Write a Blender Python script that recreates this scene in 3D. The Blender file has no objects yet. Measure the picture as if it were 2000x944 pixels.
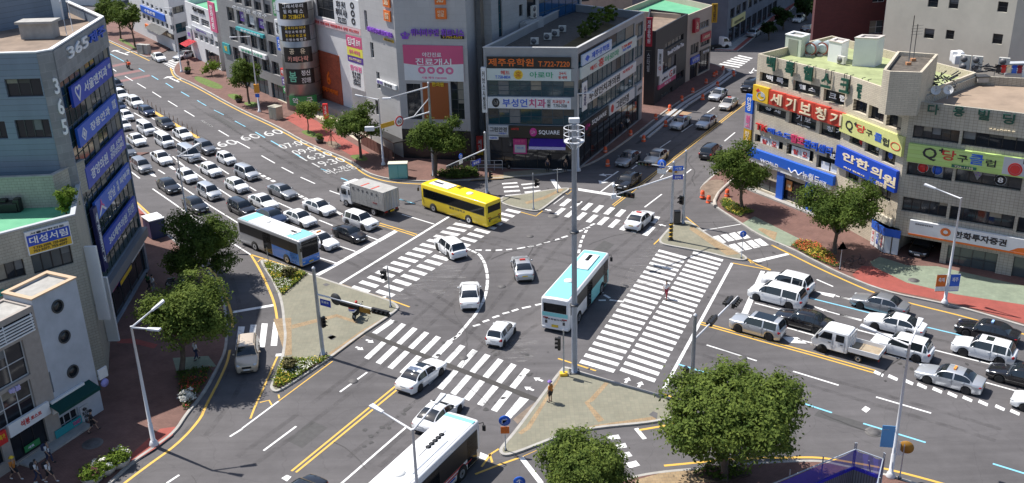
import bpy,bmesh,math,random
from mathutils import Vector,Matrix
random.seed(11)
R=math.radians
PI=math.pi
SC=bpy.context.scene
C=SC.collection
# camera
FPX,PITCH,ROLL,CH=1954.2655,0.398544598,-0.0274396669,37.2
_fw=Vector((0,math.cos(PITCH),-math.sin(PITCH)))
_up=Vector((0,math.sin(PITCH),math.cos(PITCH)))
_rt=Vector((1,0,0))
CR=_rt*math.cos(ROLL)+_up*math.sin(ROLL)
CU=-_rt*math.sin(ROLL)+_up*math.cos(ROLL)
CO=Vector((0,0,CH))
cam=bpy.data.cameras.new('camera')
cam.sensor_width=36
cam.lens=FPX/2000*36
cam.clip_end=3000
camo=bpy.data.objects.new('camera',cam)
C.objects.link(camo)
camo.matrix_world=Matrix(((CR.x,CU.x,-_fw.x,0),(CR.y,CU.y,-_fw.y,0),(CR.z,CU.z,-_fw.z,CH),(0,0,0,1)))
SC.camera=camo
def ray(p):
 return _fw*FPX+CR*(p[0]-1000)-CU*(p[1]-472)
def G(p,z=0.0):
 d=ray(p)
 t=(CH-z)/-d.z
 return Vector((d.x*t,d.y*t,z))
def Z(x0,y0,s):
 return lambda x,y:(x0+x/s,y0+y/s)
def proj(v):
 d=Vector(v)-CO
 w=d.dot(_fw)
 return(1000+FPX*d.dot(CR)/w,472-FPX*d.dot(CU)/w)
def Hof(base,ytop):
 g=G(base)
 lo,hi=0,36
 for _ in range(40):
  m=(lo+hi)/2
  if proj((g.x,g.y,m))[1]>ytop:
   lo=m
  else:
   hi=m
 return lo
# materials
_M={}
def M(name,col=None,rough=.6,metal=0.,var=0.,scale=3.,coat=0.,spec=.5,emit=0.,bump=0.,var2=None,ior=1.5):
 """one procedural Principled material; var adds noise-driven colour variation"""
 if name in _M:
  return _M[name]
 m=bpy.data.materials.new(name)
 m.use_nodes=True
 nt=m.node_tree
 b=nt.nodes['Principled BSDF']
 c=(*col,1)
 b.inputs['Base Color'].default_value=c
 b.inputs['Roughness'].default_value=rough
 b.inputs['Metallic'].default_value=metal
 b.inputs['Specular IOR Level'].default_value=spec
 b.inputs['Coat Weight'].default_value=coat
 b.inputs['IOR'].default_value=ior
 b.inputs['Coat Roughness'].default_value=.05
 if emit:
  b.inputs['Emission Color'].default_value=c
  b.inputs['Emission Strength'].default_value=emit
 if var or bump:
  tc=nt.nodes.new('ShaderNodeTexCoord')
  n=nt.nodes.new('ShaderNodeTexNoise')
  n.inputs['Scale'].default_value=scale
  n.inputs['Detail'].default_value=6
  n.inputs['Roughness'].default_value=.65
  nt.links.new(tc.outputs['Object'],n.inputs['Vector'])
  if var:
   r=nt.nodes.new('ShaderNodeValToRGB')
   r.color_ramp.elements[0].position=.3
   r.color_ramp.elements[1].position=.7
   r.color_ramp.elements[0].color=tuple(x*(1-var)for x in col)+(1,)
   r.color_ramp.elements[1].color=(tuple(min(1,x*(1+var))for x in col)if var2 is None else tuple(var2))+(1,)
   nt.links.new(n.outputs['Fac'],r.inputs['Fac'])
   nt.links.new(r.outputs['Color'],b.inputs['Base Color'])
  if bump:
   bp=nt.nodes.new('ShaderNodeBump')
   bp.inputs['Strength'].default_value=bump
   bp.inputs['Distance'].default_value=.02
   nt.links.new(n.outputs['Fac'],bp.inputs['Height'])
   nt.links.new(bp.outputs['Normal'],b.inputs['Normal'])
 _M[name]=m
 return m
def Mtile(name,c1,c2,mortar,w,h,rough=.6,msize=.012,uv=True,var=.25,nscale=.35,squash=.5,streak=0.,spec=.4):
 """tiles or pavers (Brick texture in metres), multiplied by large soft staining"""
 if name in _M:
  return _M[name]
 m=bpy.data.materials.new(name)
 m.use_nodes=True
 nt=m.node_tree
 b=nt.nodes['Principled BSDF']
 b.inputs['Roughness'].default_value=rough
 b.inputs['Specular IOR Level'].default_value=spec
 tc=nt.nodes.new('ShaderNodeTexCoord')
 br=nt.nodes.new('ShaderNodeTexBrick')
 br.offset=squash
 br.inputs['Scale'].default_value=1
 br.inputs['Brick Width'].default_value=w
 br.inputs['Row Height'].default_value=h
 br.inputs['Mortar Size'].default_value=msize
 br.inputs['Color1'].default_value=(*c1,1)
 br.inputs['Color2'].default_value=(*c2,1)
 br.inputs['Mortar'].default_value=(*mortar,1)
 src=tc.outputs['UV']if uv else tc.outputs['Object']
 nt.links.new(src,br.inputs['Vector'])
 n=nt.nodes.new('ShaderNodeTexNoise')
 n.inputs['Scale'].default_value=nscale
 n.inputs['Detail'].default_value=8
 n.inputs['Roughness'].default_value=.7
 if streak:
  mp=nt.nodes.new('ShaderNodeMapping')
  mp.inputs['Scale'].default_value=(1,streak,1)
  nt.links.new(src,mp.inputs['Vector'])
  nt.links.new(mp.outputs['Vector'],n.inputs['Vector'])
 else:
  nt.links.new(src,n.inputs['Vector'])
 r=nt.nodes.new('ShaderNodeMapRange')
 r.inputs['From Min'].default_value=.3
 r.inputs['From Max'].default_value=.7
 r.inputs['To Min'].default_value=1-var
 r.inputs['To Max'].default_value=1+var*.6
 nt.links.new(n.outputs['Fac'],r.inputs['Value'])
 mx=nt.nodes.new('ShaderNodeVectorMath')
 mx.operation='SCALE'
 nt.links.new(br.outputs['Color'],mx.inputs[0])
 nt.links.new(r.outputs['Result'],mx.inputs['Scale'])
 nt.links.new(mx.outputs['Vector'],b.inputs['Base Color'])
 _M[name]=m
 return m
def Mleaf(name,dark,light,scale=.9):
 if name in _M:
  return _M[name]
 m=bpy.data.materials.new(name)
 m.use_nodes=True
 nt=m.node_tree
 b=nt.nodes['Principled BSDF']
 out=nt.nodes['Material Output']
 tc=nt.nodes.new('ShaderNodeTexCoord')
 n=nt.nodes.new('ShaderNodeTexNoise')
 n.inputs['Scale'].default_value=scale
 n.inputs['Detail'].default_value=8
 n.inputs['Roughness'].default_value=.8
 nt.links.new(tc.outputs['Object'],n.inputs['Vector'])
 r=nt.nodes.new('ShaderNodeValToRGB')
 r.color_ramp.elements[0].position=.36
 r.color_ramp.elements[1].position=.66
 r.color_ramp.elements[0].color=(*dark,1)
 r.color_ramp.elements[1].color=(*light,1)
 nt.links.new(n.outputs['Fac'],r.inputs['Fac'])
 nt.links.new(r.outputs['Color'],b.inputs['Base Color'])
 b.inputs['Roughness'].default_value=.75
 b.inputs['Specular IOR Level'].default_value=.15
 t=nt.nodes.new('ShaderNodeBsdfTranslucent')
 nt.links.new(r.outputs['Color'],t.inputs['Color'])
 mix=nt.nodes.new('ShaderNodeMixShader')
 mix.inputs['Fac'].default_value=.36
 nt.links.new(b.outputs['BSDF'],mix.inputs[1])
 nt.links.new(t.outputs['BSDF'],mix.inputs[2])
 nt.links.new(mix.outputs['Shader'],out.inputs['Surface'])
 _M[name]=m
 return m
def Masphalt():
 m=bpy.data.materials.new('asphalt')
 m.use_nodes=True
 nt=m.node_tree
 b=nt.nodes['Principled BSDF']
 b.inputs['Roughness'].default_value=.85
 b.inputs['Specular IOR Level'].default_value=.25
 tc=nt.nodes.new('ShaderNodeTexCoord')
 def noise(s,d=6,ro=.65,vec=None):
  n=nt.nodes.new('ShaderNodeTexNoise')
  n.inputs['Scale'].default_value=s
  n.inputs['Detail'].default_value=d
  n.inputs['Roughness'].default_value=ro
  nt.links.new(vec or tc.outputs['Object'],n.inputs['Vector'])
  return n.outputs['Fac']
 def mr(v,a,c,f0=.3,f1=.7):
  r=nt.nodes.new('ShaderNodeMapRange')
  r.inputs['From Min'].default_value=f0
  r.inputs['From Max'].default_value=f1
  r.inputs['To Min'].default_value=a
  r.inputs['To Max'].default_value=c
  nt.links.new(v,r.inputs['Value'])
  return r.outputs['Result']
 def mul(a,c):
  x=nt.nodes.new('ShaderNodeMath')
  x.operation='MULTIPLY'
  nt.links.new(a,x.inputs[0])
  nt.links.new(c,x.inputs[1])
  return x.outputs[0]
 mp=nt.nodes.new('ShaderNodeMapping')
 mp.inputs['Rotation'].default_value=(0,0,R(-36.5))
 mp.inputs['Scale'].default_value=(.04,.9,1)
 nt.links.new(tc.outputs['Object'],mp.inputs['Vector'])
 v=mul(mr(noise(.11,5),.8,1.16),mr(noise(1.0,4,.6,mp.outputs['Vector']),.86,1.1))
 v=mul(v,mr(noise(1.3,6),.93,1.06))
 v=mul(v,mr(noise(30,2),.84,1.16))
 vor=nt.nodes.new('ShaderNodeTexVoronoi')
 vor.feature='DISTANCE_TO_EDGE'
 vor.inputs['Scale'].default_value=.22
 wob=nt.nodes.new('ShaderNodeVectorMath')
 wob.operation='ADD'
 nz=nt.nodes.new('ShaderNodeTexNoise')
 nz.inputs['Scale'].default_value=.7
 nz.inputs['Detail'].default_value=5
 nt.links.new(tc.outputs['Object'],nz.inputs['Vector'])
 nt.links.new(tc.outputs['Object'],wob.inputs[0])
 nt.links.new(nz.outputs['Color'],wob.inputs[1])
 nt.links.new(wob.outputs['Vector'],vor.inputs['Vector'])
 v=mul(v,mr(vor.outputs['Distance'],.86,1.0,0.,.008))
 sc=nt.nodes.new('ShaderNodeVectorMath')
 sc.operation='SCALE'
 sc.inputs[0].default_value=(.113,.107,.110)
 nt.links.new(v,sc.inputs['Scale'])
 nt.links.new(sc.outputs['Vector'],b.inputs['Base Color'])
 bp=nt.nodes.new('ShaderNodeBump')
 bp.inputs['Strength'].default_value=.25
 bp.inputs['Distance'].default_value=.01
 nt.links.new(noise(40,3),bp.inputs['Height'])
 nt.links.new(bp.outputs['Normal'],b.inputs['Normal'])
 _M['asphalt']=m
 return m
def Mworn(name,col,asph=(.113,.107,.110),lo=.32,hi=.42):
 """road paint worn through to the asphalt in specks"""
 if name in _M:
  return _M[name]
 m=bpy.data.materials.new(name)
 m.use_nodes=True
 nt=m.node_tree
 b=nt.nodes['Principled BSDF']
 b.inputs['Roughness'].default_value=.6
 tc=nt.nodes.new('ShaderNodeTexCoord')
 n=nt.nodes.new('ShaderNodeTexNoise')
 n.inputs['Scale'].default_value=2.2
 n.inputs['Detail'].default_value=9
 n.inputs['Roughness'].default_value=.78
 nt.links.new(tc.outputs['Object'],n.inputs['Vector'])
 r=nt.nodes.new('ShaderNodeValToRGB')
 r.color_ramp.elements[0].position=lo
 r.color_ramp.elements[1].position=hi
 r.color_ramp.elements[0].color=tuple((a+c)/2 for a,c in zip(asph,col))+(1,)
 r.color_ramp.elements[1].color=(*col,1)
 nt.links.new(n.outputs['Fac'],r.inputs['Fac'])
 nt.links.new(r.outputs['Color'],b.inputs['Base Color'])
 _M[name]=m
 return m
WHITE=M('white_paint',(.78,.78,.77),.45,var=.04)
BLACK=M('black_plastic',(.012,.012,.013),.45)
DGREY=M('dark_grey_metal',(.06,.062,.066),.5,metal=.3)
STEEL=M('galvanised_steel',(.42,.46,.52),.42,metal=.35,var=.1,scale=2)
LSTEEL=M('white_steel',(.62,.63,.66),.4,var=.05)
CHROME=M('bright_chrome',(.7,.7,.72),.2,metal=.9)
GLASS=M('dark_glass',(.018,.022,.028),.06,spec=.6)
GLASSB=M('blue_dark_glass',(.015,.055,.075),.07,ior=1.5)
GLASSG=M('grey_glass',(.07,.085,.09),.1,spec=.7)
CONC=M('concrete',(.36,.35,.33),.85,var=.18,scale=1.5,bump=.2)
RUBBER=M('tyre_rubber',(.018,.018,.019),.8)
RED=M('red_paint',(.55,.03,.025),.5)
BLUE=M('blue_paint',(.02,.05,.42),.5)
YELLOW=M('yellow_paint',(.75,.45,.02),.5)
ORANGE=M('orange_plastic',(.72,.1,.025),.5,var=.12,scale=5)
GREEN=M('green_paint',(.03,.3,.12),.6)
GRASS=M('short_grass',(.10,.15,.03),.9,var=.35,scale=3)
# object helpers
WM={}
def tag(o,label=None,cat=None,group=None,kind=None):
 if label:
  o['label']=label
 if cat:
  o['category']=cat
 if group:
  o['group']=group
 if kind:
  o['kind']=kind
 return o
def root(name,loc,label,cat,group=None,rz=0.):
 o=bpy.data.objects.new(name,None)
 o.empty_display_size=.3
 C.objects.link(o)
 o.location=loc
 o.rotation_euler=(0,0,rz)
 WM[o]=Matrix.Translation(Vector(loc))@Matrix.Rotation(rz,4,'Z')
 return tag(o,label,cat,group)
def link(name,me,parent=None,mats=None):
 o=bpy.data.objects.new(name,me)
 C.objects.link(o)
 if parent is not None:
  o.parent=parent
  WM[o]=WM[parent]
 else:
  WM[o]=Matrix()
 if mats is not None:
  for m in(mats if isinstance(mats,(list,tuple))else[mats]):
   me.materials.append(m)
 return o
def obj(name,bm,mats,parent=None,world=True,smooth=False):
 """mesh object; world=True: bm is in world space and gets moved into the parent's frame"""
 if parent is not None and world:
  bm.transform(WM[parent].inverted())
 me=bpy.data.meshes.new(name)
 bm.to_mesh(me)
 bm.free()
 if smooth:
  me.polygons.foreach_set('use_smooth',[True]*len(me.polygons))
 return link(name,me,parent,mats)
def box(bm,x0,x1,y0,y1,z0,z1,mi=0):
 v=[bm.verts.new(p)for p in((x0,y0,z0),(x1,y0,z0),(x1,y1,z0),(x0,y1,z0),(x0,y0,z1),(x1,y0,z1),(x1,y1,z1),(x0,y1,z1))]
 for f in((0,3,2,1),(4,5,6,7),(0,1,5,4),(1,2,6,5),(2,3,7,6),(3,0,4,7)):
  bm.faces.new([v[i]for i in f]).material_index=mi
 return v
def bbox(bm,x0,x1,y0,y1,z0,z1,bev=.02):
 """bevelled box"""
 b2=bmesh.new()
 box(b2,x0,x1,y0,y1,z0,z1)
 bmesh.ops.bevel(b2,geom=list(b2.edges),offset=bev,segments=2,affect='EDGES',profile=.7)
 merge(bm,b2)
def merge(bm,b2,mat=None):
 if mat is not None:
  b2.transform(mat)
 me=bpy.data.meshes.new('tmp')
 b2.to_mesh(me)
 b2.free()
 bm.from_mesh(me)
 bpy.data.meshes.remove(me)
def tube(bm,a,b,r0,r1=None,n=10,caps=True):
 a,b=Vector(a),Vector(b)
 r1=r0 if r1 is None else r1
 d=(b-a).normalized()
 s=Vector((0,0,1))if abs(d.z)<.9 else Vector((1,0,0))
 e1=d.cross(s).normalized()
 e2=d.cross(e1)
 ra=[bm.verts.new(a+(e1*math.cos(t)+e2*math.sin(t))*r0)for t in(2*PI*i/n for i in range(n))]
 rb=[bm.verts.new(b+(e1*math.cos(t)+e2*math.sin(t))*r1)for t in(2*PI*i/n for i in range(n))]
 for i in range(n):
  f=bm.faces.new((ra[i],ra[(i+1)%n],rb[(i+1)%n],rb[i]))
  f.smooth=True
 if caps:
  bm.faces.new(ra)
  bm.faces.new(rb[::-1])
def polytube(bm,pts,rad,n=8):
 """one continuous tapered tube through pts"""
 pts=[Vector(p)for p in pts]
 if not isinstance(rad,(list,tuple)):
  rad=[rad]*len(pts)
 rings=[]
 e1=None
 for i,p in enumerate(pts):
  d=(pts[min(i+1,len(pts)-1)]-pts[max(i-1,0)]).normalized()
  if e1 is None:
   s=Vector((0,0,1))if abs(d.z)<.9 else Vector((1,0,0))
   e1=d.cross(s).normalized()
  else:
   e1=(e1-d*e1.dot(d)).normalized()
  e2=d.cross(e1)
  rings.append([bm.verts.new(p+(e1*math.cos(2*PI*k/n)+e2*math.sin(2*PI*k/n))*rad[i])for k in range(n)])
 for a,b in zip(rings,rings[1:]):
  for k in range(n):
   bm.faces.new((a[k],a[(k+1)%n],b[(k+1)%n],b[k])).smooth=True
 bm.faces.new(rings[0])
 bm.faces.new(rings[-1][::-1])
def lathe(bm,prof,n=20,mat=None,caps=True):
 """prof: (r, z) list about the z axis"""
 b2=bmesh.new()
 rings=[[b2.verts.new((r*math.cos(2*PI*k/n),r*math.sin(2*PI*k/n),z))for k in range(n)]for r,z in prof]
 for a,b in zip(rings,rings[1:]):
  for k in range(n):
   b2.faces.new((a[k],a[(k+1)%n],b[(k+1)%n],b[k])).smooth=True
 if caps:
  b2.faces.new(rings[0][::-1])
  b2.faces.new(rings[-1])
 merge(bm,b2,mat)
def ball(bm,c,r,seg=10,sc=(1,1,1)):
 b2=bmesh.new()
 bmesh.ops.create_uvsphere(b2,u_segments=seg,v_segments=max(5,seg//2+1),radius=r)
 for f in b2.faces:
  f.smooth=True
 merge(bm,b2,Matrix.Translation(Vector(c))@Matrix.Diagonal((*sc,1)))
def quad(bm,a,b,c,d,mi=0):
 f=bm.faces.new([bm.verts.new(Vector(p))for p in(a,b,c,d)])
 f.material_index=mi
 return f
# lettering
_T={}
def evalmesh(o):
 """evaluated mesh of a temporary object"""
 if o.type=='FONT':
  me=bpy.data.meshes.new_from_object(o)
 else:
  C.objects.link(o)
  bpy.context.view_layer.update()
  me=bpy.data.meshes.new_from_object(o.evaluated_get(bpy.context.evaluated_depsgraph_get()))
 bpy.data.objects.remove(o)
 return me
def textmesh(s,bold):
 k=(s,bold)
 if k not in _T:
  cu=bpy.data.curves.new('lettering','FONT')
  cu.body=s
  cu.size=1
  cu.offset=bold
  cu.extrude=.04
  cu.resolution_u=2
  cu.space_line=.95
  cu.align_x='CENTER'
  me=evalmesh(bpy.data.objects.new('lettering',cu))
  bpy.data.curves.remove(cu)
  xs=[v.co for v in me.vertices]
  x0,x1=min(v.x for v in xs),max(v.x for v in xs)
  y0,y1=min(v.y for v in xs),max(v.y for v in xs)
  z0,z1=min(v.z for v in xs),max(v.z for v in xs)
  me.transform(Matrix.Diagonal((1/(x1-x0),1/(y1-y0),1/(z1-z0),1))@Matrix.Translation((-(x0+x1)/2,-(y0+y1)/2,-z0)))
  me.materials.clear()
  _T[k]=me
 return _T[k]
def lettering(s,cen,right,up,w,h,mat,parent=None,depth=.03,bold=.015,name='lettering'):
 me=textmesh(s,bold).copy()
 n=right.cross(up)
 T=Matrix(((right.x*w,up.x*h,n.x*depth,cen.x),(right.y*w,up.y*h,n.y*depth,cen.y),(right.z*w,up.z*h,n.z*depth,cen.z),(0,0,0,1)))
 if parent is not None:
  T=WM[parent].inverted()@T
 me.transform(T)
 me.name=name
 return link(name,me,parent,mat)
# facades
class Fac:
 """a vertical plane from ground point A (left, seen from outside) to B (right)"""
 def __init__(s,A,B):
  s.A,s.B=Vector(A[:2]),Vector(B[:2])
  s.L=(s.B-s.A).length
  s.u=(s.B-s.A)/s.L
  s.n=Vector((s.u.y,-s.u.x))
  s.u3=Vector((s.u.x,s.u.y,0))
  s.n3=Vector((s.n.x,s.n.y,0))
 def uv(s,p):
  d=ray(p)
  d2=Vector((d.x,d.y))
  t=s.A.dot(s.n)/d2.dot(s.n)
  w=d2*t
  return((w-s.A).dot(s.u),CH+d.z*t)
 def P(s,u,z,d=0.):
  q=s.A+s.u*u+s.n*d
  return Vector((q.x,q.y,z))
 def rect(s,*pts):
  """u0,u1,z0,z1 of the photo points: bounding values (opposite corners averaged when four are given)"""
  q=[s.uv(p)for p in pts]
  if len(q)==4:
   return((q[0][0]+q[3][0])/2,(q[1][0]+q[2][0])/2,(q[2][1]+q[3][1])/2,(q[0][1]+q[1][1])/2)
  return(min(a[0]for a in q),max(a[0]for a in q),min(a[1]for a in q),max(a[1]for a in q))
 def box(s,bm,u0,u1,z0,z1,d0,d1):
  b2=bmesh.new()
  box(b2,u0,u1,d0,d1,z0,z1)
  uvl=b2.loops.layers.uv.new('UVMap')
  for fc in b2.faces:
   for lp in fc.loops:
    lp[uvl].uv=(lp.vert.co.x+lp.vert.co.y,lp.vert.co.z)
  for v in b2.verts:
   v.co=s.P(v.co.x,v.co.z,v.co.y)
  bmesh.ops.recalc_face_normals(b2,faces=b2.faces)
  merge(bm,b2)
def signboard(fac,r,mat,label,texts=(),d0=.02,d1=.22,name='shop_sign',cat='sign',group=None,frame=None):
 """a board on a facade (top-level thing); texts: (string, material, cx, cy, w, h) in fractions of the board"""
 u0,u1,z0,z1=r
 o=root(name,fac.P((u0+u1)/2,z0,d0),label,cat,group)
 bm=bmesh.new()
 fac.box(bm,u0,u1,z0,z1,d0,d1)
 obj('board',bm,mat,o)
 if frame:
  bm=bmesh.new()
  t=.06
  fac.box(bm,u0-t,u1+t,z1,z1+t,d0,d1+.03)
  fac.box(bm,u0-t,u1+t,z0-t,z0,d0,d1+.03)
  fac.box(bm,u0-t,u0,z0,z1,d0,d1+.03)
  fac.box(bm,u1,u1+t,z0,z1,d0,d1+.03)
  obj('sign_frame',bm,frame,o)
 for t in texts:
  s,m,cx,cy,w,h=t[:6]
  lettering(s,fac.P(u0+(u1-u0)*cx,z0+(z1-z0)*cy,d1+.004),fac.u3,Vector((0,0,1)),w*(u1-u0),h*(z1-z0),m,o,depth=t[6]if len(t)>6 else.03)
 return o
def patch(o,fac,r,mat,fr,name,d=.235,th=.012):
 """a coloured panel on a signboard: fr = fractions u0,u1,z0,z1 of r"""
 u0,u1,z0,z1=r
 bm=bmesh.new()
 fac.box(bm,u0+(u1-u0)*fr[0],u0+(u1-u0)*fr[1],z0+(z1-z0)*fr[2],z0+(z1-z0)*fr[3],d-th,d)
 return obj(name,bm,mat,o)
def letters_on(fac,r,s,mat,label,d=.03,depth=.12,name='sign_letters',cat='sign',group=None,bold=.02):
 """free-standing letters fixed straight to a wall: a thing"""
 u0,u1,z0,z1=r
 o=root(name,fac.P((u0+u1)/2,z0,d),label,cat,group)
 lettering(s,fac.P((u0+u1)/2,(z0+z1)/2,d),fac.u3,Vector((0,0,1)),u1-u0,z1-z0,mat,o,depth=depth,bold=bold)
 return o
def offset_poly(pts,d):
 n=len(pts)
 out=[]
 for i in range(n):
  a,b,c=Vector(pts[i-1][:2]),Vector(pts[i][:2]),Vector(pts[(i+1)%n][:2])
  e1,e2=(b-a).normalized(),(c-b).normalized()
  n1,n2=Vector((-e1.y,e1.x)),Vector((-e2.y,e2.x))
  m=n1+n2
  m=m/max(.3,m.length_squared)*2
  out.append(b+m*d)
 return out
def building(name,label,foot,H,wmat,rmat=None,holes=None,parapet=.9,cat='building',depth=.22,cope=None,z0=-.05,pth=.22,group=None):
 """foot: counter-clockwise ground polygon. holes: {edge: [(u0,u1,z0,z1,opts)]}. Windows become parts with frames."""
 holes=holes or{}
 foot=[Vector(p[:2])for p in foot]
 n=len(foot)
 rt=root(name,(foot[0].x,foot[0].y,0),label,cat,group)
 bm=bmesh.new()
 uvl=bm.loops.layers.uv.new('UVMap')
 ubase=0.
 facs=[]
 for i in range(n):
  f=Fac(foot[i],foot[(i+1)%n])
  facs.append(f)
  hs=[h for h in holes.get(i,[])]
  us=sorted({0.,f.L}|{min(max(h[k],.02),f.L-.02)for h in hs for k in(0,1)})
  zs=sorted({z0,H}|{min(max(h[k],.1),H-.1)for h in hs for k in(2,3)})
  cache={}
  def V(u,z,d=0.):
   k=(round(u,4),round(z,4),d)
   if k not in cache:
    cache[k]=bm.verts.new(f.P(u,z,d))
   return cache[k]
  def face(q):
   try:
    fc=bm.faces.new([V(*p)for p in q])
   except ValueError:
    return
   for lp,p in zip(fc.loops,q):
    lp[uvl].uv=(ubase+p[0],p[1])
  for ua,ub in zip(us,us[1:]):
   for za,zb in zip(zs,zs[1:]):
    if ub-ua<1e-4 or zb-za<1e-4:
     continue
    cu,cz=(ua+ub)/2,(za+zb)/2
    if any(h[0]<cu<h[1]and h[2]<cz<h[3]for h in hs):
     continue
    face(((ua,za),(ub,za),(ub,zb),(ua,zb)))
  for h in hs:
   a,b,c,d=(min(max(h[0],.02),f.L-.02),min(max(h[1],.02),f.L-.02),min(max(h[2],.1),H-.1),min(max(h[3],.1),H-.1))
   dp=-(h[4].get('depth',depth)if len(h)>4 else depth)
   face(((a,c),(b,c),(b,c,dp),(a,c,dp)))
   face(((a,d,dp),(b,d,dp),(b,d),(a,d)))
   face(((a,c),(a,c,dp),(a,d,dp),(a,d)))
   face(((b,c,dp),(b,c),(b,d),(b,d,dp)))
  ubase+=f.L
 inner=offset_poly(foot,pth)
 zr=H-parapet
 for i in range(n):
  j=(i+1)%n
  a,b,c,d=foot[i],foot[j],inner[j],inner[i]
  for q in([(a.x,a.y,H),(b.x,b.y,H),(c.x,c.y,H),(d.x,d.y,H)],[(d.x,d.y,H),(c.x,c.y,H),(c.x,c.y,zr),(d.x,d.y,zr)]):
   fc=bm.faces.new([bm.verts.new(p)for p in q])
   for lp,p in zip(fc.loops,q):
    lp[uvl].uv=(p[0],p[2]+p[1])
 bmesh.ops.remove_doubles(bm,verts=bm.verts,dist=.0005)
 obj('wall',bm,wmat,rt)
 bm=bmesh.new()
 bm.faces.new([bm.verts.new((p.x,p.y,zr+.01))for p in inner])
 bmesh.ops.triangulate(bm,faces=bm.faces)
 obj('roof',bm,rmat or CONC,rt)
 if cope:
  bm=bmesh.new()
  o2=offset_poly(foot,-.06)
  i2=offset_poly(foot,pth+.05)
  vo=[[bm.verts.new((p.x,p.y,z))for p in pp]for pp,z in((o2,H+.004),(o2,H+.1),(i2,H+.1),(i2,H+.004))]
  for k in range(4):
   for i in range(n):
    j=(i+1)%n
    bm.faces.new((vo[k][i],vo[k][j],vo[(k+1)%4][j],vo[(k+1)%4][i]))
  bmesh.ops.recalc_face_normals(bm,faces=bm.faces)
  obj('coping',bm,cope,rt)
 for i,hs in holes.items():
  f=facs[i]
  for h in hs:
   op=h[4]if len(h)>4 else{}
   glaze(rt,f,h[:4],op,-op.get('depth',depth))
 rt['_h']=H
 return rt,facs
RB_=random.Random(4)
BLINDS=[M('blind_grey',(.16,.165,.17),.7,var=.15),M('blind_beige',(.24,.22,.18),.7,var=.15),M('interior_dark',(.05,.048,.045),.5,var=.5,scale=2)]
def glaze(rt,f,r,op,d):
 a,b,c,e=r
 bm=bmesh.new()
 f.box(bm,a,b,c,e,d-.03,d+.002)
 w=obj(op.get('name','window'),bm,op.get('pane',GLASS),rt)
 mv,mh=op.get('mv',1),op.get('mh',0)
 fm=op.get('frame',DGREY)
 if fm is not None:
  bm=bmesh.new()
  t=op.get('t',.06)
  g=.05
  f.box(bm,a,b,c,c+t,d+.004,d+g)
  f.box(bm,a,b,e-t,e,d+.004,d+g)
  f.box(bm,a,a+t,c+t,e-t,d+.004,d+g)
  f.box(bm,b-t,b,c+t,e-t,d+.004,d+g)
  for k in range(1,mv+1):
   u=a+(b-a)*k/(mv+1)
   f.box(bm,u-t/2,u+t/2,c+t,e-t,d+.004,d+g-.004)
  for k in range(1,mh+1):
   z=c+(e-c)*k/(mh+1)
   f.box(bm,a+t,b-t,z-t/2,z+t/2,d+.004,d+g-.008)
  obj('window_frame',bm,fm,w)
  if op.get('name','window')=='window'and e-c>.7:
   for k in range(mv+1):
    if RB_.random()<.42:
     bm=bmesh.new()
     ua,ub=a+(b-a)*k/(mv+1)+t*.7,a+(b-a)*(k+1)/(mv+1)-t*.7
     f.box(bm,ua,ub,e-t-(e-c-2*t)*RB_.choice((.25,.4,.6,.95)),e-t,d+.003,d+.0035+RB_.uniform(.002,.012))
     obj('blind',bm,BLINDS[RB_.randrange(3)],w)
 return w
def grid_holes(u0,u1,nu,wu,z0,dz,nz,hz,op=None):
 """nu x nz window rectangles"""
 out=[]
 p=(u1-u0)/nu
 for k in range(nz):
  for i in range(nu):
   c=u0+p*(i+.5)
   out.append((c-wu/2,c+wu/2,z0+dz*k,z0+dz*k+hz,op or{}))
 return out
# vehicles
def carpaint(name,col,metal=0.,rough=.25):
 return M(name,col,rough,metal,coat=.8,var=.03,scale=1.)
P_WHITE=carpaint('white_car_paint',(.80,.81,.82),0,.3)
P_PEARL=carpaint('pearl_white_car_paint',(.74,.75,.77),0,.3)
P_SILVER=carpaint('silver_car_paint',(.52,.54,.57),.5,.32)
P_GREY=carpaint('grey_car_paint',(.17,.18,.2),.5,.3)
P_MGREY=carpaint('mid_grey_car_paint',(.3,.31,.33),.5,.3)
P_BLACK=carpaint('black_car_paint',(.012,.012,.015),0,.15)
P_NAVY=carpaint('navy_car_paint',(.02,.035,.085),.3,.2)
P_CHAMP=carpaint('champagne_car_paint',(.56,.46,.35),.1,.3)
P_BEIGE=carpaint('beige_car_paint',(.6,.57,.52),.4,.3)
LAMP=M('headlamp_lens',(.55,.58,.6),.1,spec=.8)
TAIL=M('tail_lamp_lens',(.38,.012,.014),.15)
RIM=M('alloy_rim',(.5,.51,.53),.3,metal=.6)
PLATE_W=M('white_plate',(.75,.76,.76),.5)
PLATE_Y=M('yellow_plate',(.75,.5,.03),.5)
UNDER=M('underbody',(.008,.008,.008),.9)
AMBER=M('amber_roof_lamp',(.8,.3,.06),.35)
GLASS_CAR=M('car_glass',(.014,.019,.025),.05,ior=1.75)
GLASS_BUS=M('bus_glass',(.008,.01,.012),.08,ior=1.4)
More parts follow.
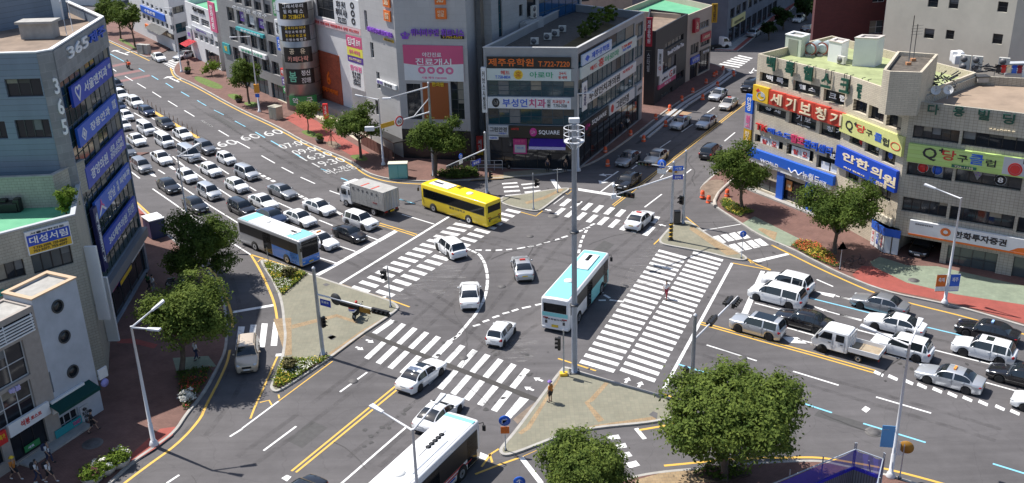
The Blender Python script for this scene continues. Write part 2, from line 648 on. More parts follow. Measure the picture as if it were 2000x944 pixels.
CARS={'sedan':dict(L=4.85,W=1.86,H=1.47,wb=2.8,r=.33,cowl=.98,rf=.22,rr=-1.0,rb=-1.72,hood=.94,nose=.74,belt=.97,tail=1.0,wx=.02),'compact sedan':dict(L=4.5,W=1.78,H=1.46,wb=2.65,r=.32,cowl=.95,rf=.25,rr=-.95,rb=-1.6,hood=.94,nose=.74,belt=.96,tail=1.0,wx=.02),'coupe':dict(L=4.8,W=1.87,H=1.43,wb=2.8,r=.34,cowl=.9,rf=.05,rr=-.85,rb=-1.85,hood=.92,nose=.72,belt=.95,tail=.99,wx=.0),'hatchback':dict(L=3.62,W=1.6,H=1.49,wb=2.39,r=.29,cowl=.92,rf=.38,rr=-1.35,rb=-1.66,hood=.99,nose=.78,belt=.97,tail=.95,wx=.05),'liftback':dict(L=4.15,W=1.75,H=1.47,wb=2.57,r=.31,cowl=1.0,rf=.38,rr=-1.3,rb=-1.82,hood=.98,nose=.76,belt=.97,tail=.98,wx=.05),'suv':dict(L=4.7,W=1.88,H=1.69,wb=2.7,r=.36,cowl=1.02,rf=.42,rr=-1.78,rb=-2.15,hood=1.08,nose=.9,belt=1.07,tail=1.02,wx=.0),'boxy suv':dict(L=4.55,W=1.85,H=1.72,wb=2.75,r=.37,cowl=.95,rf=.5,rr=-2.0,rb=-2.18,hood=1.1,nose=.98,belt=1.08,tail=1.05,wx=.0),'minivan':dict(L=5.1,W=1.98,H=1.75,wb=3.06,r=.35,cowl=1.5,rf=.75,rr=-2.1,rb=-2.42,hood=1.1,nose=.84,belt=1.06,tail=1.02,wx=.1),'van':dict(L=4.9,W=1.9,H=1.92,wb=3.1,r=.33,cowl=1.85,rf=1.15,rr=-2.3,rb=-2.4,hood=1.14,nose=.88,belt=1.1,tail=1.05,wx=.1),'mpv':dict(L=4.45,W=1.78,H=1.65,wb=2.7,r=.32,cowl=1.25,rf=.6,rr=-1.75,rb=-2.05,hood=1.04,nose=.82,belt=1.02,tail=1.0,wx=.1),}
def lerp(a,b,t):
 return a+(b-a)*t
def sstep(t):
 t=max(0.,min(1.,t))
 return t*t*(3-2*t)
def car_meshes(p):
 L,W,H,wb,r=p['L'],p['W'],p['H'],p['wb'],p['r']
 cowl,rf,rr,rb=p['cowl'],p['rf'],p['rr'],p['rb']
 wxf,wxr=wb/2+p['wx'],-wb/2+p['wx']
 hb=H-.015
 ra=r+.05
 bp=(rf+rr)/2+.02
 keys=[cowl,rf,rr,rb,bp-.05,bp+.05,rr-.02+.12,rf-.1,L/2,-L/2]
 for w in(wxf,wxr):
  keys+=[w+ra*math.cos(R(a))for a in range(0,181,20)]
 keys+=[-L/2+L*i/30 for i in range(31)]+[L/2-.04,L/2-.12,-L/2+.04,-L/2+.12]
 xs=[]
 for x in sorted(keys):
  if not xs or x-xs[-1]>.018:
   xs.append(x)
  elif any(abs(x-k)<1e-6 for k in(cowl,rf,rr,rb)):
   xs[-1]=x
 def wf(x):
  s=abs(x)/(L/2)
  t=max(0,(s-.68)/.32)
  return W/2*(1-(.2 if x>0 else.14)*t**2.4)
 def arch(x):
  z=.2+.05*max(0,abs(x)/(L/2)-.85)/.15
  for w in(wxf,wxr):
   d=abs(x-w)
   if d<ra:
    z=max(z,r+math.sqrt(max(0,ra*ra-d*d))*.97)
  return z
 def shoulder(x):
  if x>=cowl:
   t=(x-cowl)/(L/2-cowl)
   return lerp(p['hood']-.06,p['nose']-.08,t**1.6)-(.1*max(0,(t-.9)/.1)**2)
  if x<=rb:
   t=(rb-x)/max(.05,(L/2+rb))
   return lerp(p['tail']-.02,p['tail']-.1,t**2)
  t=(x-rb)/(cowl-rb)
  return lerp(p['tail']-.02,p['hood']-.06,t)+.02*math.sin(PI*t)
 def roofz(x):
  if x>=cowl or x<=rb:
   return None
  if x>rf:
   t=(cowl-x)/(cowl-rf)
   return lerp(shoulder(cowl)+.06,hb-.035,math.sin(t*PI/2)**.9)
  if x<rr:
   t=(x-rb)/(rr-rb)
   return lerp(shoulder(rb)+.05,hb-.045,math.sin(t*PI/2)**.9)
  t=(x-rr)/(rf-rr)
  return hb-.04+.04*math.sin(PI*min(1,max(0,.1+.8*t)))
 rings=[]
 for x in xs:
  w,zb,zs=wf(x),arch(x),shoulder(x)
  zb=min(zb,zs-.06)
  rz=roofz(x)
  pts=[(w*.93,zb),(w*.985,zb+(zs-zb)*.4),(w,zb+(zs-zb)*.74),(w*.945,zs)]
  if rz is None:
   c=.05 if x>0 else.03
   pts+=[(w*.87,zs+.03),(w*.8,zs+.04),(w*.4,zs+.04+c),(0,zs+.05+c)]
  else:
   h=max(0,min(1,(rz-zs)/(hb-.02-shoulder(x))))
   w4=lerp(w*.9,W/2*.74,h)
   pts+=[(w4,rz-.055*h),(w4-.055,rz-.012*h),(w4*.5,rz+.02),(0,rz+.026)]
  rings.append([(x,y,z)for y,z in pts])
 bms={k:bmesh.new()for k in('body','windscreen','rear_window','wl','wr','dfl','dfr','drl','drr')}
 caches={k:{}for k in bms}
 def add(part,q):
  bm,ch=bms[part],caches[part]
  vs=[]
  for v in q:
   k=tuple(round(c,4)for c in v)
   if k not in ch:
    ch[k]=bm.verts.new(v)
   if ch[k]not in vs:
    vs.append(ch[k])
  if len(vs)>2:
   try:
    bm.faces.new(vs).smooth=True
   except ValueError:
    pass
 for i in range(len(xs)-1):
  xm=(xs[i]+xs[i+1])/2
  A,B=rings[i],rings[i+1]
  gh=rb<xm<cowl
  hm=0
  if gh:
   hm=((roofz(xm)or 0)-shoulder(xm))/(hb-shoulder(xm))
  for k in range(7):
   for sd in(1,-1):
    q=[A[k],B[k],B[k+1],A[k+1]]
    q=[(a,b*sd,c)for a,b,c in q]
    if sd>0:
     q=q[::-1]
    part='body'
    if k==3 and gh and hm>.3:
     if abs(xm-bp)>.05 and not(xm<rr+.1 and xm>rr-.02 and p['rr']<-1.2)and xm>rb+.15:
      part='wl'if sd>0 else 'wr'
    elif k in(5,6)and gh:
     if xm>rf:
      part='windscreen'
     elif xm<rr:
      part='rear_window'
    elif k in(1,2)and gh:
     if bp<xm<min(cowl-.1,wxf-ra+.02):
      part='dfl'if sd>0 else 'dfr'
     elif max(wxr+ra*.55,rr-.2)<xm<bp:
      part='drl'if sd>0 else 'drr'
    add(part,q)
 for ring,fl in((rings[0],1),(rings[-1],0)):
  loop=[(x,y,z)for x,y,z in ring]+[(x,-y,z)for x,y,z in ring[:-1][::-1]]
  add('body',loop if not fl else loop[::-1])
 bmesh.ops.recalc_face_normals(bms['body'],faces=bms['body'].faces)
 out=[]
 def fin(name,bm,mk,par=None,key=None,smooth=False):
  me=bpy.data.meshes.new(name)
  bm.to_mesh(me)
  bm.free()
  if smooth:
   me.polygons.foreach_set('use_smooth',[True]*len(me.polygons))
  out.append((name,me,mk,(0,0,0),par,key or name))
 fin('body',bms['body'],'paint')
 fin('windscreen',bms['windscreen'],GLASS_CAR)
 fin('rear_window',bms['rear_window'],GLASS_CAR)
 fin('side_window',bms['wl'],GLASS_CAR)
 fin('side_window',bms['wr'],GLASS_CAR)
 for k in('dfl','dfr','drl','drr'):
  sd=1 if k[2]=='l'else-1
  if not bms[k].faces:
   bms[k].free()
   continue
  vx=[v.co.x for v in bms[k].verts]
  zt=max(v.co.z for v in bms[k].verts)
  fin('door',bms[k],'paint',None,k)
  b=bmesh.new()
  bbox(b,min(vx)+.06,min(vx)+.24,sd*W/2-.012,sd*W/2+.028,zt-.12,zt-.085,.008)
  fin('door_handle',b,'paint'if k[1]=='f'else 'paint',k)
  b=bmesh.new()
  for xx in(min(vx),):
   box(b,xx-.007,xx+.007,sd*W/2*.975-.01,sd*W/2*.99+.012,.34,zt)
  fin('door_seam',b,BLACK,k)
 b=bmesh.new()
 box(b,-L/2+.25,L/2-.25,-W/2+.2,W/2-.2,.2,.55)
 for w in(wxf,wxr):
  box(b,w-ra-.01,w+ra+.01,-W/2+.09,W/2-.09,.22,min(r+ra-.02,shoulder(w)-.06))
 fin('underbody',b,UNDER)
 zn=p['nose']
 for sd in(1,-1):
  b=bmesh.new()
  ball(b,(L/2-.2,sd*W/2*.69,zn-.075),1,10,(.25,.19,.075))
  fin('headlight',b,LAMP)
  b=bmesh.new()
  zt=p['tail']-.2
  tall=p['rr']<-1.2
  ball(b,(-L/2+.14,sd*W/2*.76,zt+(.03 if tall else 0)),1,10,(.17,.17,.17 if tall else.085))
  fin('tail_light',b,TAIL)
  b=bmesh.new()
  ball(b,(cowl-.32,sd*(W/2+.09),shoulder(cowl-.3)+.08),1,8,(.07,.12,.08))
  fin('side_mirror',b,'paint')
 b=bmesh.new()
 bbox(b,L/2-.1,L/2+.012,-W*.2,W*.2,zn-.33,zn-.15,.02)
 bbox(b,L/2-.16,L/2+.012,-W*.27,W*.27,.27,.38,.02)
 fin('grille',b,BLACK)
 b=bmesh.new()
 box(b,L/2,L/2+.022,-.26,.26,.42,.53)
 fin('number_plate',b,'plate')
 b=bmesh.new()
 zp=.62 if p['rr']<-1.2 else.66
 box(b,-L/2-.018,-L/2+.01,-.26,.26,zp,zp+.12)
 fin('number_plate',b,'plate')
 b=bmesh.new()
 bbox(b,-L/2-.012,-L/2+.16,-W*.36,W*.36,.24,.36,.02)
 fin('rear_bumper_trim',b,BLACK)
 tyre,rim,disc=bmesh.new(),bmesh.new(),bmesh.new()
 rot=Matrix.Rotation(R(90),4,'X')
 lathe(tyre,[(r*.66,-.1),(r*.9,-.105),(r,-.07),(r,.07),(r*.9,.105),(r*.66,.1)],22,rot)
 lathe(disc,[(.01,-.06),(r*.66,-.06),(r*.66,.06),(.01,.06)],18,rot)
 for k in range(5):
  b2=bmesh.new()
  box(b2,-.035,.035,-.085,.085,.02,r*.62)
  merge(rim,b2,Matrix.Rotation(2*PI*k/5,4,'Y'))
 lathe(rim,[(r*.6,-.088),(r*.68,-.095),(r*.68,.095),(r*.6,.088)],20,rot,caps=False)
 lathe(rim,[(.01,-.095),(.06,-.09),(.06,.09),(.01,.095)],10,rot)
 mt,mr,md=(bpy.data.meshes.new(x)for x in('tyre','rim','wheel'))
 for bm,me in((tyre,mt),(rim,mr),(disc,md)):
  bm.to_mesh(me)
  bm.free()
 for i,(x,sd)in enumerate(((wxf,1),(wxf,-1),(wxr,1),(wxr,-1))):
  y=sd*(wf(x)-.115)
  out.append(('wheel',md,DGREY,(x,y,r),None,'w%d'%i))
  out.append(('tyre',mt,RUBBER,(0,0,0),'w%d'%i,None))
  out.append(('rim',mr,RIM,(0,0,0),'w%d'%i,None))
 return out
def extra_meshes():
 ex={}
 def fin(k,name,bm,mk,loc=(0,0,0)):
  me=bpy.data.meshes.new(name)
  bm.to_mesh(me)
  bm.free()
  ex[k]=(name,me,mk)
 b=bmesh.new()
 bbox(b,-.09,.09,-.28,.28,0,.13,.03)
 fin('taxi','roof_lamp',b,AMBER)
 b=bmesh.new()
 bbox(b,-.09,.09,-.28,.28,0,.13,.03)
 fin('redtaxi','roof_lamp',b,M('red_roof_lamp',(.6,.04,.03),.35))
 b=bmesh.new()
 bbox(b,-.09,.09,-.25,.25,0,.13,.03)
 fin('bluelamp','roof_lamp',b,M('blue_white_lamp',(.35,.55,.9),.3))
 b=bmesh.new()
 box(b,-.28,.28,-.38,.38,0,.012)
 fin('sunroof','sunroof',b,GLASS_CAR)
 b=bmesh.new()
 for s in(1,-1):
  polytube(b,[(.7,s*.6,0),(.65,s*.6,.06),(-1.1,s*.6,.06),(-1.15,s*.6,0)],.018,6)
 fin('rack','roof_rail',b,DGREY)
 b=bmesh.new()
 box(b,-1.3,.45,-.55,.55,0,.014)
 fin('glassroof','sunroof',b,GLASS_CAR)
 return ex
_CM={}
EXM=extra_meshes()
_seen_mesh=set()
def mset(o,m):
 me=o.data
 if len(me.materials)==0:
  me.materials.append(m)
  me['base']=m.name
 if me['base']!=m.name:
  o.material_slots[0].link='OBJECT'
  o.material_slots[0].material=m
def car(kind,px,head,paint,label,group=None,cat='car',name=None,extras=(),plate=PLATE_W,z=.7,scale=1.):
 """px: photo point of the middle of the car body (z above the road); head: heading in degrees clockwise from +y"""
 if kind not in _CM:
  _CM[kind]=car_meshes(CARS[kind])
 p=CARS[kind]
 g=px if isinstance(px,Vector)else G(px,z*p['H']/1.5)
 rt=root(name or 'car',(g.x,g.y,0.006),label,cat,group,R(90-head))
 rt.scale=(scale*.915,)*3
 ks={}
 for nm,me,mk,loc,par,key in _CM[kind]:
  o=link(nm,me,ks.get(par,rt))
  o.location=loc
  if key:
   ks[key]=o
  mset(o,paint if mk=='paint'else plate if mk=='plate'else mk)
 zr=p['H']
 for e in extras:
  nm,me,mk=EXM[e]
  o=link(nm,me,rt)
  xm=(p['rf']+p['rr'])/2
  o.location=(xm+(.35 if e in('sunroof',)else.1),0,zr-(.0 if e in('glassroof','sunroof','taxi','redtaxi','bluelamp')else.03))
  if e=='glassroof':
   o.location.x=xm+.5
  mset(o,mk)
 return rt
def head_from(p,q):
 d=G(q)-G(p)
 return math.degrees(math.atan2(d.x,d.y))
# buses and trucks
def shell(bm,L,W,z0,z1,rad=.16,x0=None,nose=.12):
 """rounded long box, one closed surface, front at +x"""
 xs=[(-L/2,.9),(-L/2+.06,.97),(-L/2+.2,1),(0,1),(L/2-.3,1),(L/2-nose,.975),(L/2,.9)]
 rings=[]
 for x,s in xs:
  r=rad
  ring=[]
  hw,zt,zb=W/2*s,z1-(1-s)*.9,z0
  prof=[(hw*.97,zb),(hw,zb+.2),(hw,zb+(zt-zb)*.45),(hw*.985,zt-r)]
  for a in(25,50,75,90):
   prof.append((hw*.985-r+r*math.cos(R(a)),zt-r+r*math.sin(R(a))))
  prof.append((0,zt+.03))
  ring=[(x,y,z)for y,z in prof]+[(x,-y,z)for y,z in prof[:-1][::-1]]
  rings.append([bm.verts.new(v)for v in ring])
 n=len(rings[0])
 for a,b in zip(rings,rings[1:]):
  for k in range(n-1):
   bm.faces.new((a[k],a[k+1],b[k+1],b[k])).smooth=True
  bm.faces.new((a[n-1],a[0],b[0],b[n-1]))
 bm.faces.new(rings[0])
 bm.faces.new(rings[-1][::-1])
 bmesh.ops.recalc_face_normals(bm,faces=bm.faces)
def wheel_at(rt,x,y,r,w=.26,rim=RIM):
 rot=Matrix.Rotation(R(90),4,'X')
 T=Matrix.Translation((x,y,r))@rot
 bm=bmesh.new()
 lathe(bm,[(.01,-w/2+.03),(r*.62,-w/2+.03),(r*.62,w/2-.03),(.01,w/2-.03)],18,T)
 o=obj('wheel',bm,DGREY,rt,False)
 bm=bmesh.new()
 lathe(bm,[(r*.6,-w/2),(r*.92,-w/2),(r,-w/2+.05),(r,w/2-.05),(r*.92,w/2),(r*.6,w/2)],22,T,caps=False)
 obj('tyre',bm,RUBBER,o,False)
 bm=bmesh.new()
 lathe(bm,[(.1,-w/2+.0),(r*.35,-w/2+.01),(r*.58,-w/2-.002),(r*.62,-w/2-.002)],18,T,caps=False)
 lathe(bm,[(.1,w/2-.0),(r*.35,w/2-.01),(r*.58,w/2+.002),(r*.62,w/2+.002)],18,T,caps=False)
 obj('rim',bm,rim,o,False)
def bus(px,head,label,body,roofm,L=10.9,W=2.5,H=3.15,name='bus',side=None,seats=6,glassband=True,ztgt=1.6,roof_panels=(),fairing=None,wheels=(3.0,-2.6),band=(1.15,2.62),front=None,door_side=-1,skirt=None,lettering_side=None,rearband=None,plate=PLATE_Y,pillar=BLACK,scale=1.):
 g=px if isinstance(px,Vector)else G(px,ztgt)
 rt=root(name,(g.x,g.y,.006),label,'bus',None,R(90-head))
 rt.scale=(scale,)*3
 bm=bmesh.new()
 shell(bm,L,W,.32,H)
 obj('body',bm,body,rt,False)
 bm=bmesh.new()
 bbox(bm,-L/2+.3,L/2-.35,-W/2+.2,W/2-.2,H-.02,H+.035,.015)
 obj('roof',bm,roofm,rt,False)
 for(x0,x1,m)in roof_panels:
  bm=bmesh.new()
  bbox(bm,x0,x1,-W/2+.16,W/2-.16,H+.0,H+.05,.015)
  obj('roof_panel',bm,m,rt,False)
 if fairing:
  x0,x1,y,hh,m,nf,fx0,fx1=fairing
  bm=bmesh.new()
  bbox(bm,x0,x1,-y,y,H+.03,H+hh,.06)
  ac=obj('air_conditioner',bm,m,rt,False)
  for k in range(nf):
   bm=bmesh.new()
   x=lerp(fx0,fx1,k/max(1,nf-1))
   lathe(bm,[(.01,H+hh),(.17,H+hh),(.19,H+hh+.012),(.01,H+hh+.012)],14,Matrix.Translation((x,0,0)))
   obj('vent',bm,BLACK,ac,False)
 bm=bmesh.new()
 lathe(bm,[(.02,H+.03),(.42,H+.03),(.4,H+.1),(.02,H+.11)],18,Matrix.Translation((-L*.16,.1,0)))
 obj('roof_hatch',bm,M('hatch_white',(.75,.75,.73),.5),rt,False)
 y=W/2
 z0,z1=band
 for sd in(1,-1):
  bm=bmesh.new()
  xa,xb=-L/2+.35,L/2-.45
  bbox(bm,xa,xb,sd*y-.02,sd*y+.012,z0,z1,.008)
  fr=obj('window_band',bm,pillar,rt,False)
  n=seats
  wpx=(xb-xa-.2)/n
  for k in range(n):
   bm=bmesh.new()
   x0=xa+.1+wpx*k+.05
   box(bm,x0,x0+wpx-.1,sd*y+.006,sd*y+.02,z0+.1,z1-.08)
   obj('side_window',bm,GLASS_BUS,fr,False)
  for wx in wheels:
   bm=bmesh.new()
   lathe(bm,[(.01,-.02),(.6,-.02),(.6,.02),(.01,.02)],22,Matrix.Translation((wx,sd*y-.002,.5))@Matrix.Rotation(R(90),4,'X'))
   obj('wheel_arch',bm,UNDER,rt,False)
  for wx in wheels:
   wheel_at(rt,wx,sd*(y-.1),.48)
  for x0,x1,za,zb,m in(side or()):
   bm=bmesh.new()
   bbox(bm,x0,x1,sd*y-.02,sd*y+.006,za,zb,.004)
   obj('side_panel',bm,m,rt,False)
 for xd in((L/2-1.75,L/2-.6),(-.9,.5)):
  bm=bmesh.new()
  bbox(bm,xd[0],xd[1],door_side*y-.02,door_side*y+.026,.42,z1-.05,.01)
  d=obj('door',bm,GLASS_BUS,rt,False)
  bm=bmesh.new()
  for xx in(xd[0],(xd[0]+xd[1])/2-.03,xd[1]-.06):
   box(bm,xx,xx+.06,door_side*y+.0,door_side*y+.034,.42,z1-.05)
  obj('door_frame',bm,front or body,d,False)
 hw=W/2*.9
 bm=bmesh.new()
 bbox(bm,L/2-.06,L/2+.02,-hw+.08,hw-.08,1.2,H-.38,.03)
 obj('windscreen',bm,GLASS_BUS,rt,False)
 bm=bmesh.new()
 bbox(bm,L/2-.06,L/2+.024,-hw+.1,hw-.1,H-.36,H-.12,.02)
 obj('destination_board',bm,BLACK,rt,False)
 if front:
  bm=bmesh.new()
  bbox(bm,L/2-.1,L/2+.012,-hw,hw,.42,1.17,.03)
  obj('front_panel',bm,front,rt,False)
 bm=bmesh.new()
 bbox(bm,-L/2-.02,-L/2+.06,-hw+.12,hw-.12,H-1.25,H-.45,.03)
 obj('rear_window',bm,GLASS_BUS,rt,False)
 if rearband:
  bm=bmesh.new()
  bbox(bm,-L/2-.012,-L/2+.05,-hw,hw,H-1.62,H-1.28,.01)
  obj('rear_panel',bm,rearband,rt,False)
 bm=bmesh.new()
 bbox(bm,-L/2-.06,-L/2+.1,-W/2+.12,W/2-.12,.34,.52,.03)
 obj('bumper',bm,body,rt,False)
 for sd in(1,-1):
  bm=bmesh.new()
  ball(bm,(L/2-.06,sd*(hw-.25),.72),1,10,(.1,.24,.1))
  obj('headlight',bm,LAMP,rt,False)
  bm=bmesh.new()
  bbox(bm,-L/2-.025,-L/2+.02,sd*(hw-.3)-.22,sd*(hw-.3)+.22,1.26,1.36,.01)
  obj('tail_light',bm,TAIL,rt,False)
  bm=bmesh.new()
  bbox(bm,-L/2-.02,-L/2+.02,sd*(hw-.35)-.1,sd*(hw-.35)+.1,.8,1.08,.01)
  obj('rear_vent',bm,DGREY,rt,False)
  bm=bmesh.new()
  polytube(bm,[(L/2-.1,sd*(hw+.02),H-.3),(L/2+.25,sd*(hw+.18),H-.35),(L/2+.3,sd*(hw+.2),H-.6)],.025,6)
  bbox(bm,L/2+.24,L/2+.36,sd*(hw+.2)-.11,sd*(hw+.2)+.11,H-1.0,H-.6,.03)
  obj('mirror',bm,BLACK,rt,False)
 bm=bmesh.new()
 box(bm,-L/2-.075,-L/2,-.28,.28,.56,.74)
 obj('number_plate',bm,plate,rt,False)
 bm=bmesh.new()
 box(bm,L/2,L/2+.03,-.28,.28,.5,.66)
 obj('number_plate',bm,plate,rt,False)
 bm=bmesh.new()
 box(bm,-L/2+.2,L/2-.3,-W/2+.1,W/2-.1,.18,.4)
 obj('underbody',bm,UNDER,rt,False)
 return rt
def on_side(rt,s,x0,x1,z0,z1,y,sd,m,depth=.01,rear=False,L=0):
 """lettering on a vehicle's side (sd=+1: its left)"""
 if rear:
  right,cen=Vector((0,-1,0)),Vector((-L,(x0+x1)/2,(z0+z1)/2))
 else:
  right=Vector((-sd,0,0))
  cen=Vector(((x0+x1)/2,sd*y,(z0+z1)/2))
 rotm=WM[rt].to_3x3()
 return lettering(s,WM[rt]@cen,rotm@right,Vector((0,0,1)),x1-x0,z1-z0,m,rt,depth=depth)
def box_truck(px,head,label):
 g=G(px,1.6)
 rt=root('box_truck',(g.x,g.y,.006),label,'truck',None,R(90-head))
 rt.scale=(.86,)*3
 cabm=P_WHITE
 bm=bmesh.new()
 cab=[(1.95,.5),(4.02,.5),(4.1,.95),(4.08,1.45),(3.8,2.5),(3.55,2.66),(1.95,2.66)]
 vl=[[bm.verts.new((x,s*(1.06 if z<2 else.98),z))for x,z in cab]for s in(1,-1)]
 n=len(cab)
 for i in range(n):
  j=(i+1)%n
  bm.faces.new((vl[0][i],vl[0][j],vl[1][j],vl[1][i]))
 bm.faces.new(vl[0][::-1])
 bm.faces.new(vl[1])
 bmesh.ops.bevel(bm,geom=list(bm.edges),offset=.05,segments=2,affect='EDGES')
 bmesh.ops.recalc_face_normals(bm,faces=bm.faces)
 obj('cab',bm,cabm,rt,False)
 bm=bmesh.new()
 q=[(4.09,1.5),(3.83,2.4)]
 quad(bm,(q[0][0],-.92,q[0][1]),(q[0][0],.92,q[0][1]),(q[1][0]+.02,.86,q[1][1]),(q[1][0]+.02,-.86,q[1][1]))
 bmesh.ops.solidify(bm,geom=list(bm.faces),thickness=.03)
 obj('windscreen',bm,GLASS_CAR,rt,False)
 for sd in(1,-1):
  bm=bmesh.new()
  bbox(bm,2.85,3.72,sd*1.045-.03,sd*1.045+.03,1.55,2.3,.02)
  bbox(bm,2.2,2.45,sd*1.045-.03,sd*1.045+.03,1.65,2.3,.02)
  obj('side_window',bm,GLASS_CAR,rt,False)
  bm=bmesh.new()
  polytube(bm,[(3.8,sd*1.04,2.35),(4.05,sd*1.25,2.35),(4.05,sd*1.25,2.2)],.02,6)
  bbox(bm,3.99,4.1,sd*1.25-.1,sd*1.25+.1,1.75,2.2,.03)
  obj('mirror',bm,BLACK,rt,False)
  bm=bmesh.new()
  bbox(bm,4.02,4.12,sd*.8-.18,sd*.8+.18,.72,.92,.03)
  obj('headlight',bm,LAMP,rt,False)
  for x in(2.95,-2.1):
   wheel_at(rt,x,sd*1.0,.45,.28 if x>0 else.4)
  bm=bmesh.new()
  bbox(bm,-4.05,-3.9,sd*.85-.2,sd*.85+.2,.75,.9,.02)
  obj('tail_light',bm,TAIL,rt,False)
 bm=bmesh.new()
 bbox(bm,3.9,4.14,-1.08,1.08,.42,.66,.04)
 obj('bumper',bm,DGREY,rt,False)
 bm=bmesh.new()
 polytube(bm,[(3.3,-.9,2.68),(3.3,-.9,2.95),(2.1,-.9,3.05)],.03,6)
 polytube(bm,[(3.3,.9,2.68),(3.3,.9,2.95),(2.1,.9,3.05)],.03,6)
 bbox(bm,2.1,3.3,-.95,.95,2.92,3.0,.02)
 obj('wind_deflector',bm,cabm,rt,False)
 bm=bmesh.new()
 box(bm,-4.0,3.6,-.5,.5,.55,.85)
 for sd in(1,-1):
  box(bm,-1.3,1.6,sd*1.0-.05,sd*1.0+.05,.5,.62)
  box(bm,.2,1.5,sd*.95-.2,sd*.95+.1,.5,.9)
  box(bm,-4.0,-3.9,sd*.9-.3,sd*.9+.3,.4,.7)
 obj('chassis',bm,BLACK,rt,False)
 alu=M('aluminium_box',(.43,.42,.40),.5,metal=.25,var=.12,scale=1.2)
 bm=bmesh.new()
 bbox(bm,-4.1,1.85,-1.2,1.2,.98,3.35,.03)
 bx=obj('cargo_box',bm,alu,rt,False)
 bm=bmesh.new()
 for sd in(1,-1):
  for k in range(9):
   x=-3.9+k*.7
   box(bm,x,x+.012,sd*1.2-.002,sd*1.2+.006,1.05,3.28)
 for x in(-4.09,1.8):
  for sd in(1,-1):
   box(bm,x-.03,x+.05,sd*1.2-.03,sd*1.2+.012,.98,3.36)
 obj('box_seam',bm,M('box_seam',(.3,.29,.28),.5),bx,False)
 for sd,m in((1,alu),(-1,M('aluminium_door',(.55,.55,.56),.4,metal=.3,var=.06))):
  bm=bmesh.new()
  bbox(bm,-4.14,-4.09,.04 if sd>0 else-1.16,1.16 if sd>0 else-.04,1.05,3.25,.01)
  d=obj('rear_door',bm,m,rt,False)
  bm=bmesh.new()
  for y in(.3,.8):
   tube(bm,(-4.17,sd*y,1.1),(-4.17,sd*y,3.2),.02,n=6)
  obj('door_bar',bm,STEEL,d,False)
 bm=bmesh.new()
 redm=M('faded_red_stripe',(.45,.08,.06),.6,var=.3,scale=2)
 for x in(-.3,-2.1):
  box(bm,x,x+.3,-.2,1.15,3.352,3.362)
 obj('roof_stripe',bm,redm,bx,False)
 for k,ch in enumerate('탑이승차운수'):
  x=1.2-k*.82
  on_side(rt,ch,x-.2,x+.2,2.62,2.98,1.206,1,M('dark_lettering',(.05,.05,.06),.5))
 on_side(rt,'적재량',-2.9,-2.1,1.6,1.8,1.206,1,M('red_lettering',(.4,.05,.05),.5))
 bm=bmesh.new()
 box(bm,-4.16,-4.1,-.3,.3,.72,.9)
 obj('number_plate',bm,PLATE_Y,rt,False)
 return rt
